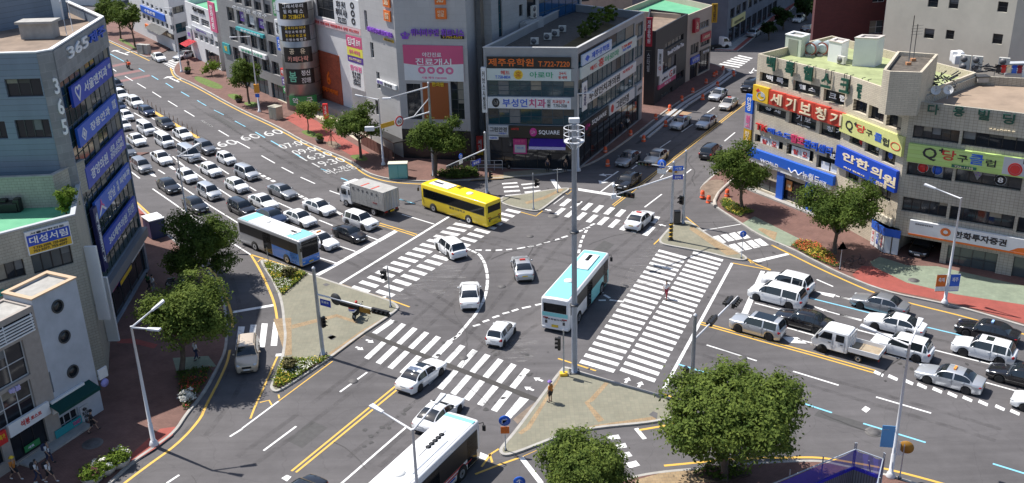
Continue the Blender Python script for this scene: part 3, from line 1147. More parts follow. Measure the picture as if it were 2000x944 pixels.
def pickup(px,head,label,doublecab=True,bed=True,name='pickup_truck',s=1.,loc=None):
 g=G(px,.95)if loc is None else Vector(loc)
 rt=root(name,(g.x,g.y,.006),label,'truck',None,R(90-head))
 W=1.74
 x0=-.2 if doublecab else.85
 bm=bmesh.new()
 cab=[(x0,.42),(2.3,.42),(2.5,.6),(2.52,.95),(2.2,1.3),(1.75,1.9),(1.5,1.98),(x0+.1,1.98),(x0,1.9)]
 vl=[[bm.verts.new((x,sd*(W/2 if z<1.35 else W/2-.09),z))for x,z in cab]for sd in(1,-1)]
 n=len(cab)
 for i in range(n):
  j=(i+1)%n
  bm.faces.new((vl[0][i],vl[0][j],vl[1][j],vl[1][i]))
 bm.faces.new(vl[0][::-1])
 bm.faces.new(vl[1])
 bmesh.ops.bevel(bm,geom=list(bm.edges),offset=.06,segments=2,affect='EDGES')
 bmesh.ops.recalc_face_normals(bm,faces=bm.faces)
 obj('cab',bm,P_WHITE,rt,False)
 bm=bmesh.new()
 quad(bm,(2.215,-.72,1.34),(2.215,.72,1.34),(1.8,.64,1.87),(1.8,-.64,1.87))
 bmesh.ops.solidify(bm,geom=list(bm.faces),thickness=.02)
 obj('windscreen',bm,GLASS_CAR,rt,False)
 wins=[(1.0,1.85,1.25)]+([(.1,.72,1.25)]if doublecab else[])
 for sd in(1,-1):
  for a,b,zz in wins:
   bm=bmesh.new()
   y=W/2-.06
   quad(bm,(a,sd*(y+.055),zz),(b+(.12 if b>1.5 else 0),sd*(y+.055),zz),(b-(.22 if b>1.5 else 0),sd*(y-.012),1.78),(a,sd*(y-.012),1.78))
   bmesh.ops.solidify(bm,geom=list(bm.faces),thickness=.015*sd)
   bmesh.ops.recalc_face_normals(bm,faces=bm.faces)
   obj('side_window',bm,GLASS_CAR,rt,False)
   bm=bmesh.new()
   bbox(bm,a+.05,a+.25,sd*W/2-.01,sd*W/2+.03,1.02,1.07,.01)
   box(bm,a-.1,a-.085,sd*W/2-.01,sd*W/2+.006,.5,1.3)
   obj('door_handle',bm,BLACK,rt,False)
  for x in(1.62,-1.05):
   bm=bmesh.new()
   lathe(bm,[(.01,-.02),(.38,-.02),(.38,.02),(.01,.02)],18,Matrix.Translation((x,sd*W/2-.012,.36))@Matrix.Rotation(R(90),4,'X'))
   if x>0:
    obj('wheel_arch',bm,UNDER,rt,False)
   else:
    bm.free()
   wheel_at(rt,x,sd*(W/2-.1),.31 if x>0 else.28,.2)
  bm=bmesh.new()
  bbox(bm,2.38,2.53,sd*.62-.17,sd*.62+.17,.72,.92,.03)
  obj('headlight',bm,LAMP,rt,False)
  bm=bmesh.new()
  bbox(bm,1.98,2.12,sd*(W/2+.12)-.09,sd*(W/2+.12)+.09,1.2,1.5,.03)
  obj('mirror',bm,BLACK,rt,False)
  bm=bmesh.new()
  bbox(bm,-2.52,-2.46,sd*.68-.12,sd*.68+.12,.48,.6,.02)
  obj('tail_light',bm,TAIL,rt,False)
 bm=bmesh.new()
 bbox(bm,2.35,2.56,-.8,.8,.36,.55,.03)
 obj('bumper',bm,P_WHITE,rt,False)
 bm=bmesh.new()
 box(bm,-2.4,2.2,-.42,.42,.3,.62)
 obj('chassis',bm,BLACK,rt,False)
 if bed:
  xb0,xb1=-2.5,x0-.08
  wood=Mtile('bed_floor',(.42,.33,.22),(.36,.3,.22),(.25,.2,.15),1.6,.14,.8,.01,uv=False,var=.35,nscale=1.5)
  bm=bmesh.new()
  box(bm,xb0+.04,xb1-.04,-W/2+.05,W/2-.05,.66,.76)
  obj('bed_floor',bm,wood,rt,False)
  for a in((xb0,xb1,-W/2,-W/2+.05),(xb0,xb1,W/2-.05,W/2),(xb0,xb0+.05,-W/2+.05,W/2-.05)):
   bm=bmesh.new()
   bbox(bm,*a,.68,1.06,.015)
   obj('bed_gate',bm,P_PEARL,rt,False)
  bm=bmesh.new()
  for y in(-.7,-.25,.25,.7):
   tube(bm,(xb1-.03,y,.76),(xb1-.03,y,1.9),.022,n=6)
  for zz in(1.2,1.55,1.9):
   tube(bm,(xb1-.03,-.75,zz),(xb1-.03,.75,zz),.022,n=6)
  obj('guard_frame',bm,P_PEARL,rt,False)
 bm=bmesh.new()
 box(bm,2.55,2.575,-.26,.26,.42,.53)
 obj('number_plate',bm,PLATE_W,rt,False)
 return rt
def motorcycle(base,head,label,boxm=None,bodym=RED,name='motorcycle',facing=None):
 g=G(base)
 rt=root(name,(g.x,g.y,g.z+(facing or 0)),label,'motorcycle',None,R(90-head))
 for x in(.62,-.6):
  bm=bmesh.new()
  lathe(bm,[(.2,-.04),(.27,-.05),(.3,0),(.27,.05),(.2,.04)],18,Matrix.Translation((x,0,.3))@Matrix.Rotation(R(90),4,'X'),caps=False)
  w=obj('wheel',bm,RUBBER,rt,False)
  bm=bmesh.new()
  lathe(bm,[(.02,-.03),(.21,-.02),(.21,.02),(.02,.03)],14,Matrix.Translation((x,0,.3))@Matrix.Rotation(R(90),4,'X'))
  obj('rim',bm,RIM,w,False)
 bm=bmesh.new()
 polytube(bm,[(.62,0,.3),(.5,0,.62),(.4,0,.95)],[.05,.07,.06],8)
 polytube(bm,[(.45,0,.6),(.2,0,.38),(-.2,0,.36),(-.62,0,.45)],[.1,.14,.16,.12],8)
 polytube(bm,[(-.1,0,.5),(-.5,0,.62),(-.75,0,.6)],[.14,.16,.08],8)
 obj('body',bm,bodym,rt,False)
 bm=bmesh.new()
 bbox(bm,-.62,.05,-.14,.14,.7,.82,.05)
 obj('seat',bm,BLACK,rt,False)
 bm=bmesh.new()
 polytube(bm,[(.28,-.36,1.02),(.4,-.15,.98),(.42,0,.96),(.4,.15,.98),(.28,.36,1.02)],.02,6)
 obj('handlebar',bm,DGREY,rt,False)
 bm=bmesh.new()
 ball(bm,(.55,0,.85),.09,10)
 obj('headlight',bm,LAMP,rt,False)
 for sd in(1,-1):
  bm=bmesh.new()
  polytube(bm,[(.36,sd*.2,1.0),(.38,sd*.3,1.2)],.012,5)
  ball(bm,(.38,sd*.3,1.22),.07,8,(.4,1,.7))
  obj('mirror',bm,BLACK,rt,False)
 if boxm:
  bm=bmesh.new()
  bbox(bm,-.98,-.52,-.24,.24,.84,1.26,.04)
  b=obj('delivery_box',bm,boxm,rt,False)
  if boxm is not ORANGE:
   bm=bmesh.new()
   bbox(bm,-.985,-.515,-.245,.245,.98,1.1,.01)
   obj('box_stripe',bm,BLUE,b,False)
   bm=bmesh.new()
   bbox(bm,-.985,-.515,-.245,.245,1.14,1.262,.02)
   obj('box_lid',bm,RED,b,False)
 return rt
def bicycle(base,head,label,col,z=.13):
 g=G(base,z)
 rt=root('bicycle',(g.x,g.y,z),label,'bicycle','bicycles parked on the pavement',R(90-head))
 for x in(.52,-.52):
  bm=bmesh.new()
  lathe(bm,[(.31,-.015),(.34,0),(.31,.015)],20,Matrix.Translation((x,0,.34))@Matrix.Rotation(R(90),4,'X'),caps=False)
  for k in range(6):
   a=PI*k/6
   tube(bm,(x+.31*math.cos(a),0,.34+.31*math.sin(a)),(x-.31*math.cos(a),0,.34-.31*math.sin(a)),.004,n=4)
  obj('wheel',bm,BLACK,rt,False)
 bm=bmesh.new()
 for a,b in(((-.52,.34),(-.15,.32)),((-.15,.32),(-.28,.8)),((-.52,.34),(-.25,.72)),((-.25,.72),(.36,.76)),((-.15,.32),(.38,.68)),((.52,.34),(.36,.84))):
  tube(bm,(a[0],0,a[1]),(b[0],0,b[1]),.018,n=6)
 obj('frame',bm,col,rt,False)
 bm=bmesh.new()
 bbox(bm,-.42,-.16,-.07,.07,.82,.88,.02)
 obj('saddle',bm,BLACK,rt,False)
 bm=bmesh.new()
 polytube(bm,[(.2,-.27,.98),(.36,-.1,.96),(.36,0,.86),(.36,.1,.96),(.2,.27,.98)],.014,6)
 obj('handlebar',bm,DGREY,rt,False)
 return rt
# trees and plants
BARK=M('bark',(.11,.085,.065),.9,var=.3,scale=4,bump=.4)
LEAF_A=Mleaf('leaves_deep_green',(.03,.062,.012),(.16,.22,.04))
LEAF_B=Mleaf('leaves_mid_green',(.04,.078,.015),(.23,.29,.06))
LEAF_C=Mleaf('leaves_yellow_green',(.08,.14,.015),(.24,.32,.05))
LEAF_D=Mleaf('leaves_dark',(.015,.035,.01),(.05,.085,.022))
def leaves(bm,lobes,n,size,rng,clump=.55,flat=.0,inner=.35):
 """leaf faces gathered in clumps through the volume of the lobes (cx,cy,cz,rx,ry,rz)"""
 vols=[l[3]*l[4]*l[5]for l in lobes]
 tot=sum(v**.67 for v in vols)
 for l,v in zip(lobes,vols):
  nl=int(n*v**.67/tot)
  per=26
  for c in range(max(1,nl//per)):
   while True:
    d=Vector((rng.gauss(0,1),rng.gauss(0,1),rng.gauss(0,1)))
    if d.length>.01:
     d.normalize()
     if d.z>-.75 or rng.random()<.2:
      break
   rr=rng.uniform(inner,1.04)**.55
   cc=Vector((l[0]+d.x*l[3]*rr,l[1]+d.y*l[4]*rr,l[2]+d.z*l[5]*rr))
   cr=clump*rng.uniform(.6,1.3)
   for k in range(per):
    o=Vector((rng.gauss(0,.5),rng.gauss(0,.5),rng.gauss(0,.36)))*cr
    p=cc+o
    nn=(d*.9+Vector((rng.gauss(0,.55),rng.gauss(0,.55),.55+rng.gauss(0,.45)))).normalized()
    t=nn.cross(Vector((rng.gauss(0,1),rng.gauss(0,1),rng.gauss(0,1)))).normalized()
    b=nn.cross(t)
    s=size*rng.uniform(.65,1.3)
    vs=[bm.verts.new(p+q)for q in(-t*s,b*s*.55+nn*s*.12,t*s,-b*s*.55+nn*s*.12)]
    bm.faces.new(vs)
def tree(base,cpx,rx,ry,label,seed,n=5000,leaf=.17,mat=LEAF_A,name='street_tree',z0=.13,trunk=.16,lobes=9,group='street trees',clump=.5,stakes=False,base3=None,cz=None,core=.55):
 """base: photo point of the trunk foot; cpx: photo point of the crown centre; rx, ry: crown half-sizes in photo pixels"""
 rng=random.Random(seed)
 g=Vector(base3)if base3 else G(base,z0)
 if cz is None:
  lo,hi=0.,30.
  for _ in range(40):
   m=(lo+hi)/2
   if proj((g.x,g.y,m))[1]>cpx[1]:
    lo=m
   else:
    hi=m
  cz=lo
 cx=(cpx[0]-proj((g.x,g.y,cz))[0])
 dist=(Vector((g.x,g.y,cz))-CO).length
 m=dist/FPX
 c=Vector((g.x+cx*m,g.y,cz))
 RX,RZ=rx*m,ry*m/.93
 rt=root(name,g,label,'tree',group)
 ls=[(c.x,c.y,c.z,RX*core,RX*core,RZ*core*1.08)]
 for k in range(lobes):
  a=2*PI*k/lobes+rng.uniform(-.3,.3)
  q=rng.uniform(.36,.72)
  zz=rng.uniform(-.5,.6)
  s=min(rng.uniform(.26,.5),1.02-q)
  ls.append((c.x+math.cos(a)*RX*q,c.y+math.sin(a)*RX*q,c.z+zz*RZ,RX*s,RX*s,RZ*s))
 bm=bmesh.new()
 leaves(bm,ls,int(n*1.45),leaf*1.1,rng,clump=clump)
 obj('crown',bm,mat,rt)
 bm=bmesh.new()
 fork=Vector((lerp(g.x,c.x,.35),g.y,lerp(g.z,c.z-RZ*.55,.75)))
 polytube(bm,[g,g+Vector((0,0,.25)),(g+fork)/2+Vector((rng.uniform(-.08,.08),0,0)),fork],[trunk*1.5,trunk*1.1,trunk*.95,trunk*.85],9)
 for l in ls[1:]:
  e=Vector(l[:3])
  mid=(fork+e)/2+Vector((rng.uniform(-.2,.2),rng.uniform(-.2,.2),-.15))
  polytube(bm,[fork-Vector((0,0,.1)),mid,e],[trunk*.55,trunk*.35,trunk*.1],6)
 obj('trunk',bm,BARK,rt)
 if stakes:
  for k in range(3):
   bm=bmesh.new()
   a=2*PI*k/3+.4
   polytube(bm,[(g.x+math.cos(a)*.8,g.y+math.sin(a)*.8,g.z),(g.x,g.y,g.z+1.5)],.03,5)
   obj('stake',bm,M('stake_wood',(.25,.18,.11),.8),rt)
 return rt
def shrub(c,rx,ry,h,label,seed,mat=LEAF_B,n=900,leaf=.09,name='shrub',group=None,z=.13,cat='plant'):
 rng=random.Random(seed)
 g=G(c,z)if len(c)==2 else Vector(c)
 rt=root(name,g,label,cat,group)
 bm=bmesh.new()
 leaves(bm,[(g.x+rng.uniform(-.3,.3)*rx,g.y+rng.uniform(-.3,.3)*ry,g.z+h*.5,rx*rng.uniform(.5,.8),ry*rng.uniform(.5,.8),h*.5)for _ in range(4)],n,leaf,rng,clump=.18)
 obj('foliage',bm,mat,rt)
 bm=bmesh.new()
 for k in range(4):
  polytube(bm,[g,g+Vector((rng.uniform(-rx,rx)*.5,rng.uniform(-ry,ry)*.5,h*.7))],[.03,.012],5)
 obj('stem',bm,BARK,rt)
 return rt
def in_poly(p,poly):
 c=False
 n=len(poly)
 for i in range(n):
  a,b=poly[i],poly[i-1]
  if(a.y>p.y)!=(b.y>p.y)and p.x<(b.x-a.x)*(p.y-a.y)/(b.y-a.y)+a.x:
   c=not c
 return c
def flowerbed(pts,label,seed,cols,dens=60,h=.22,name='flower_bed',z=.13,leafm=LEAF_C,size=.07):
 """soil, low foliage and blossoms over the polygon of photo points"""
 rng=random.Random(seed)
 poly=[G(p)for p in pts]
 cen=sum(poly,Vector())/len(poly)
 rt=root(name,(cen.x,cen.y,z),label,'flower bed')
 bm=bmesh.new()
 f=bm.faces.new([bm.verts.new((p.x,p.y,z+.004))for p in poly])
 r=bmesh.ops.extrude_face_region(bm,geom=[f])
 for v in r['geom']:
  if isinstance(v,bmesh.types.BMVert):
   v.co.z+=.06
 bmesh.ops.recalc_face_normals(bm,faces=bm.faces)
 obj('soil',bm,M('soil',(.09,.06,.04),.95,var=.3,scale=4),rt)
 xs=[p.x for p in poly]
 ys=[p.y for p in poly]
 area=(max(xs)-min(xs))*(max(ys)-min(ys))
 bms=[bmesh.new()for _ in cols]+[bmesh.new()]
 for _ in range(int(area*dens)):
  p=Vector((rng.uniform(min(xs),max(xs)),rng.uniform(min(ys),max(ys)),0))
  if not in_poly(p,poly):
   continue
  k=int((math.sin(p.x*1.3)+math.cos(p.y*1.7)+rng.uniform(-1,1)+2.2)/4.4*len(cols))
  k=max(0,min(len(cols)-1,k))
  for t in range(3):
   bmq=bms[-1]if t<2 else bms[k]
   q=p+Vector((rng.gauss(0,.08),rng.gauss(0,.08),z+.06+h*(rng.uniform(.2,.8)if t<2 else rng.uniform(.75,1.05))))
   nn=Vector((rng.gauss(0,.5),rng.gauss(0,.5),1)).normalized()
   tt=nn.cross(Vector((rng.gauss(0,1),rng.gauss(0,1),.1))).normalized()
   b=nn.cross(tt)
   s=size*rng.uniform(.7,1.3)*(1.2 if t<2 else.9)
   bmq.faces.new([bmq.verts.new(q+w)for w in(-tt*s,b*s*.7+nn*.02,tt*s,-b*s*.7+nn*.02)])
 for k,m in enumerate(cols):
  o=obj('blossom',bms[k],m,rt)
  o['kind']='stuff'
 o=obj('foliage',bms[-1],leafm,rt)
 o['kind']='stuff'
 return rt
# people
SKIN=M('skin',(.42,.26,.18),.55)
HAIRM=M('black_hair',(.012,.01,.01),.5)
_PP={}
def skinmesh(verts,edges,rads,rootv=0,sub=1):
 me=bpy.data.meshes.new('figure')
 me.from_pydata(verts,edges,[])
 o=bpy.data.objects.new('figure',me)
 sk=o.modifiers.new('s','SKIN')
 sk.use_smooth_shade=True
 for i,r in enumerate(rads):
  d=me.skin_vertices[0].data[i]
  d.radius=r if isinstance(r,tuple)else(r,r)
  d.use_root=i==rootv
 sb=o.modifiers.new('u','SUBSURF')
 sb.levels=sub
 sb.render_levels=sub
 out=evalmesh(o)
 bpy.data.meshes.remove(me)
 return out
def joints(pose):
 """x forward, y left, z up"""
 st={'stand':(.03,-.03,.0),'walk':(.3,-.28,.25),'step':(.16,-.16,.12),'ride':(.3,.3,.3)}[pose]
 J={}
 ride=pose=='ride'
 J['pel']=(0,0,.93)
 J['wai']=(.01,0,1.1)
 J['che']=(.02,0,1.32)
 J['nec']=(.02,0,1.47)
 J['hd0']=(.04,0,1.58)
 J['hd1']=(.045,0,1.7)
 for s,nm,f in((1,'l',st[0]),(-1,'r',st[1])):
  a=-f*.8
  J['hip'+nm]=(0,s*.09,.9)
  if ride:
   J['kne'+nm]=(.38,s*.2,.8)
   J['ank'+nm]=(.22,s*.2,.42)
   J['toe'+nm]=(.36,s*.2,.38)
  else:
   J['kne'+nm]=(f*.55+.03,s*.1,.5)
   J['ank'+nm]=(f*1.0-(.12 if f<-.1 else 0),s*.1,.09+(.08 if f<-.1 else 0))
   J['toe'+nm]=(J['ank'+nm][0]+.16,s*.11,.04+(.02 if f<-.1 else 0))
  J['sho'+nm]=(.01,s*.17,1.42)
  if ride:
   J['elb'+nm]=(.18,s*.28,1.2)
   J['wri'+nm]=(.4,s*.3,1.12)
   J['han'+nm]=(.48,s*.28,1.1)
  else:
   J['elb'+nm]=(a*.35-.02,s*.24,1.15)
   J['wri'+nm]=(a*.8+.06,s*.25,.92)
   J['han'+nm]=(a*.95+.09,s*.24,.84)
 return J
def figure(pose):
 if pose in _PP:
  return _PP[pose]
 J=joints(pose)
 def chain(names,edges,rads,grow=0.):
  return skinmesh([J[n]for n in names],[(names.index(a),names.index(b))for a,b in edges],[tuple(x+grow for x in rads[n])for n in names],0)
 rb=dict(pel=(.11,.14),wai=(.095,.125),che=(.11,.15),nec=(.05,.05),hd0=(.085,.07),hd1=(.085,.075))
 for n in 'lr':
  rb.update({'hip'+n:(.085,.085),'kne'+n:(.055,.055),'ank'+n:(.038,.038),'toe'+n:(.04,.03),'sho'+n:(.06,.06),'elb'+n:(.042,.042),'wri'+n:(.03,.03),'han'+n:(.035,.022)})
 names=list(J)
 E=[('pel','wai'),('wai','che'),('che','nec'),('nec','hd0'),('hd0','hd1')]
 for n in 'lr':
  E+=[('pel','hip'+n),('hip'+n,'kne'+n),('kne'+n,'ank'+n),('ank'+n,'toe'+n),('che','sho'+n),('sho'+n,'elb'+n),('elb'+n,'wri'+n),('wri'+n,'han'+n)]
 body=chain(names,E,rb)
 ns=['wai','che','pel','shol','shor','elbl','elbr']
 shirt=chain(ns,[('wai','pel'),('wai','che'),('che','shol'),('che','shor'),('shol','elbl'),('shor','elbr')],rb,.018)
 nt=['pel','hipl','hipr','knel','kner','ankl','ankr']
 trou=chain(nt,[('pel','hipl'),('pel','hipr'),('hipl','knel'),('hipr','kner'),('knel','ankl'),('kner','ankr')],rb,.016)
 nq=['pel','hipl','hipr','knel','kner']
 shorts=chain(nq,[('pel','hipl'),('pel','hipr'),('hipl','knel'),('hipr','kner')],rb,.022)
 h=J['hd1']
 bm=bmesh.new()
 ball(bm,(h[0]-.012,h[1],h[2]-.01),1,12,(.105,.092,.1))
 for v in list(bm.verts):
  if v.co.x>h[0]+.035 and v.co.z<h[2]+.015:
   v.co.x=h[0]+.03
 hair=bpy.data.meshes.new('hair')
 bm.to_mesh(hair)
 bm.free()
 bm=bmesh.new()
 ball(bm,(h[0],0,h[2]),1,12,(.13,.125,.125))
 bmesh.ops.bisect_plane(bm,geom=list(bm.verts)+list(bm.edges)+list(bm.faces),plane_co=(0,0,h[2]-.05),plane_no=(0,0,-1),clear_outer=True)
 hel=bpy.data.meshes.new('helmet')
 bm.to_mesh(hel)
 bm.free()
 bm=bmesh.new()
 lathe(bm,[(.19,0),(.12,.01),(.11,.09),(.02,.12)],14,Matrix.Translation((h[0],0,h[2]+.02)))
 hat=bpy.data.meshes.new('hat')
 bm.to_mesh(hat)
 bm.free()
 bm=bmesh.new()
 for n in 'lr':
  t,a=Vector(J['toe'+n]),Vector(J['ank'+n])
  ball(bm,((t.x+a.x)/2+.02,(t.y+a.y)/2,t.z+.012),1,8,(.14,.052,.05))
 sh=bpy.data.meshes.new('shoes')
 bm.to_mesh(sh)
 bm.free()
 bm=bmesh.new()
 for s in(1,-1):
  ball(bm,(h[0]+.082,s*.03,h[2]-.055),.011,6)
 eyes=bpy.data.meshes.new('eyes')
 bm.to_mesh(eyes)
 bm.free()
 hands=[]
 for n,sd in(('l',1),('r',-1)):
  w_,hn=Vector(J['wri'+n]),Vector(J['han'+n])
  d_=(hn-w_).normalized()
  bm=bmesh.new()
  ball(bm,hn,1,8,(.045,.022,.045))
  sx=Vector((0,1,0)).cross(d_).normalized()
  for k,ln in enumerate((.07,.082,.076,.058)):
   p_=hn+sx*(.028-.019*k)+d_*.035
   polytube(bm,[p_,p_+d_*ln*.5+Vector((0,-sd*.004,0)),p_+d_*ln+Vector((0,-sd*.02,0))],[.0095,.009,.006],6)
  p_=hn+sx*.035
  polytube(bm,[p_,p_+sx*.028+d_*.03,p_+sx*.03+d_*.058+Vector((0,-sd*.01,0))],[.011,.01,.007],6)
  me=bpy.data.meshes.new('hand')
  bm.to_mesh(me)
  bm.free()
  hands.append(me)
 bm=bmesh.new()
 ball(bm,(h[0]+.098,0,h[2]-.085),1,8,(.018,.013,.022))
 for s in(1,-1):
  ball(bm,(h[0]-.005,s*.09,h[2]-.075),1,8,(.02,.01,.03))
 nose=bpy.data.meshes.new('face')
 bm.to_mesh(nose)
 bm.free()
 for me in(hair,hel,hat,sh,eyes,nose,*hands):
  me.polygons.foreach_set('use_smooth',[True]*len(me.polygons))
 _PP[pose]=dict(body=body,shirt=shirt,trousers=trou,shorts=shorts,hair=hair,helmet=hel,hat=hat,shoes=sh,eyes=eyes,nose=nose,hl=hands[0],hr=hands[1])
 return _PP[pose]
def person(base,head,label,shirt,legs,pose='walk',z=.13,short=False,shoes=None,top=None,topm=None,s=1.,loc=None,group=None):
 g=G(base,z)if loc is None else Vector(loc)
 rt=root('person',g,label,'person',group,R(90-head))
 rt.scale=(s*.94,)*3
 F=figure(pose)
 def put(n,k,m):
  o=link(n,F[k],rt)
  mset(o,m)
 put('body','body',SKIN)
 put('shirt','shirt',shirt)
 put('shorts'if short else 'trousers','shorts'if short else 'trousers',legs)
 put('hair','hair',HAIRM)
 put('eyes','eyes',BLACK)
 put('face','nose',SKIN)
 put('hand','hl',SKIN)
 put('hand','hr',SKIN)
 put('shoes','shoes',shoes or BLACK)
 if top:
  put(top,top,topm)
 return rt
def cloth(name,col):
 return M('cloth_'+name,col,.85,var=.1,scale=8)
def backpack(prs,label,col):
 """a backpack on a person's back, a thing of its own"""
 rt=root('backpack',prs.location,label,'backpack',None,prs.rotation_euler.z)
 bm=bmesh.new()
 bbox(bm,-.31,-.13,-.15,.15,1.02,1.42,.05)
 obj('bag',bm,col,rt,False)
 bm=bmesh.new()
 for s in(1,-1):
  polytube(bm,[(-.16,s*.1,1.4),(.0,s*.11,1.5),(.13,s*.11,1.36),(.08,s*.12,1.12),(-.14,s*.12,1.06)],.018,5)
 obj('strap',bm,col,rt,False)
 return rt
# street furniture
def at_height(px,z):
 return G(px,z)
def signal_head(rt,c,axis,face,n=3,horiz=True,s=1.,name='signal_head',back=BLACK):
 """signal head of n lamps along axis, lenses on the face side; visors included"""
 c,axis,face=Vector(c),Vector(axis).normalized(),Vector(face).normalized()
 axis=(axis-face*axis.dot(face)).normalized()
 w=.36*s
 bm=bmesh.new()
 L=w*n
 third=face.cross(axis)
 T=Matrix(((axis.x,third.x,face.x,c.x),(axis.y,third.y,face.y,c.y),(axis.z,third.z,face.z,c.z),(0,0,0,1)))
 b2=bmesh.new()
 bbox(b2,-L/2,L/2,-.2*s,.2*s,-.1,.1,.03)
 merge(bm,b2,T)
 h=obj(name,bm,back,rt)
 upl=1 if third.z>0 else-1
 for k in range(n):
  x=-L/2+w*(k+.5)
  b2=bmesh.new()
  lathe(b2,[(.02,.1),(.13*s,.1),(.13*s,.112),(.02,.116)],14,Matrix.Translation((x,0,0)))
  bm=bmesh.new()
  merge(bm,b2,T)
  col=((.10,.012,.01),(.12,.07,.01),(.02,.09,.05),(.02,.09,.05))[min(3,k)]
  obj('lens',bm,M('unlit_lens_%d'%min(2,k),col,.25),h)
  b2=bmesh.new()
  nseg=10
  ra=[],[]
  for i in range(nseg+1):
   if horiz:
    a=PI*i/nseg*1.2-PI*.1
    vx,vy=math.cos(a),math.sin(a)*upl
   else:
    a=PI*i/nseg*1.2-PI*.1
    vx,vy=math.sin(a)*(1 if axis.z>0 else-1),math.cos(a)
   ra[0].append(b2.verts.new((x+vx*.15*s,vy*.15*s,.1)))
   ra[1].append(b2.verts.new((x+vx*.15*s,vy*.15*s,.1+.24*s)))
  for i in range(nseg):
   b2.faces.new((ra[0][i],ra[0][i+1],ra[1][i+1],ra[1][i]))
  bmesh.ops.solidify(b2,geom=list(b2.faces),thickness=.012)
  bm=bmesh.new()
  merge(bm,b2,T)
  obj('visor',bm,BLACK,h)
 return h
def lamp_post(base,top,arms,label,z0=.13,r=.11,mat=LSTEEL,h=None,base3=None,name='street_lamp',group='street lamps'):
 """arms: photo points of the lamp heads; every head hangs level with the rise given"""
 if base3 is None and h is not None:
  g=G(top,h)
  g.z=z0
 else:
  g=Vector(base3)if base3 else G(base,z0)
 if h is None:
  lo,hi=0.,30.
  for _ in range(40):
   m=(lo+hi)/2
   if proj((g.x,g.y,m))[1]>top[1]:
    lo=m
   else:
    hi=m
  h=lo
 rt=root(name,g,label,'street lamp',group)
 bm=bmesh.new()
 polytube(bm,[g,(g.x,g.y,g.z+1.6),(g.x,g.y,g.z+1.62),(g.x,g.y,h)],[r*1.25,r*1.2,r,r*.6],12)
 obj('pole',bm,mat,rt)
 bm=bmesh.new()
 lathe(bm,[(r*2.6,0),(r*2.6,.06),(r*2,.25),(r*1.3,.38)],14,Matrix.Translation(g))
 obj('base',bm,mat,rt)
 for k,a in enumerate(arms):
  px,dz=a if isinstance(a[0],(tuple,list))else(a,.35)
  e=G(px,h+dz)
  s=Vector((g.x,g.y,h-.1))
  d=(e-s)
  bm=bmesh.new()
  polytube(bm,[s,s+d*.9],[r*.55,r*.42],8)
  ar=obj('arm',bm,mat,rt)
  dn=Vector((d.x,d.y,d.z)).normalized()
  sd=dn.cross(Vector((0,0,1))).normalized()
  u=sd.cross(dn)
  bm=bmesh.new()
  b2=bmesh.new()
  bbox(b2,0,.95,-.16,.16,-.07,.07,.05)
  for v in b2.verts:
   if v.co.x<.3:
    v.co.y*=.6
  o=e-dn*.85
  merge(bm,b2,Matrix(((dn.x,sd.x,u.x,o.x),(dn.y,sd.y,u.y,o.y),(dn.z,sd.z,u.z,o.z),(0,0,0,1))))
  hd=obj('lamp_head',bm,mat,rt)
  bm=bmesh.new()
  b2=bmesh.new()
  bbox(b2,.3,.85,-.11,.11,-.085,-.065,.01)
  merge(bm,b2,Matrix(((dn.x,sd.x,u.x,o.x),(dn.y,sd.y,u.y,o.y),(dn.z,sd.z,u.z,o.z),(0,0,0,1))))
  obj('lamp_glass',bm,M('lamp_glass',(.6,.58,.55),.2),hd)
 return rt,g,h
def pole(base,top,label,r=.12,name='signal_pole',cat='signal pole',mat=STEEL,z0=.13,h=None,group=None,cap=True):
 if h is not None:
  g=G(top,h)
  g.z=z0
 else:
  g=G(base,z0)
  lo,hi=0.,30.
  for _ in range(40):
   m=(lo+hi)/2
   if proj((g.x,g.y,m))[1]>top[1]:
    lo=m
   else:
    hi=m
  h=lo
 rt=root(name,g,label,cat,group)
 bm=bmesh.new()
 polytube(bm,[g,(g.x,g.y,g.z+.8),(g.x,g.y,h)],[r*1.1,r*1.05,r*.8],14)
 obj('pole',bm,mat,rt)
 bm=bmesh.new()
 box(bm,g.x-r*1.9,g.x+r*1.9,g.y-r*1.9,g.y+r*1.9,g.z-.05,g.z+.04)
 for i in range(4):
  a=PI/2*i+PI/4
  tube(bm,(g.x+math.cos(a)*r*2.1,g.y+math.sin(a)*r*2.1,g.z),(g.x+math.cos(a)*r*2.1,g.y+math.sin(a)*r*2.1,g.z+.12),.03,n=6)
 obj('base_plate',bm,DGREY,rt)
 if cap:
  bm=bmesh.new()
  lathe(bm,[(r*.85,0),(r*.85,.06),(r*.3,.16),(.01,.18)],12,Matrix.Translation((g.x,g.y,h)))
  obj('pole_cap',bm,LSTEEL,rt)
 return rt,g,h
def zpole(g,py):
 lo,hi=0.,40.
 for _ in range(40):
  m=(lo+hi)/2
  if proj((g.x,g.y,m))[1]>py:
   lo=m
  else:
   hi=m
 return lo
def arm(rt,g,py0,tip,r=.07,dz=0.,mat=LSTEEL):
 """mast arm from the pole at row py0 to the photo point tip"""
 z=zpole(g,py0)
 e=G(tip,z+dz)
 s=Vector((g.x,g.y,z))
 bm=bmesh.new()
 polytube(bm,[s,e],[r,r*.7],10)
 a=obj('mast_arm',bm,mat,rt)
 return a,s,e
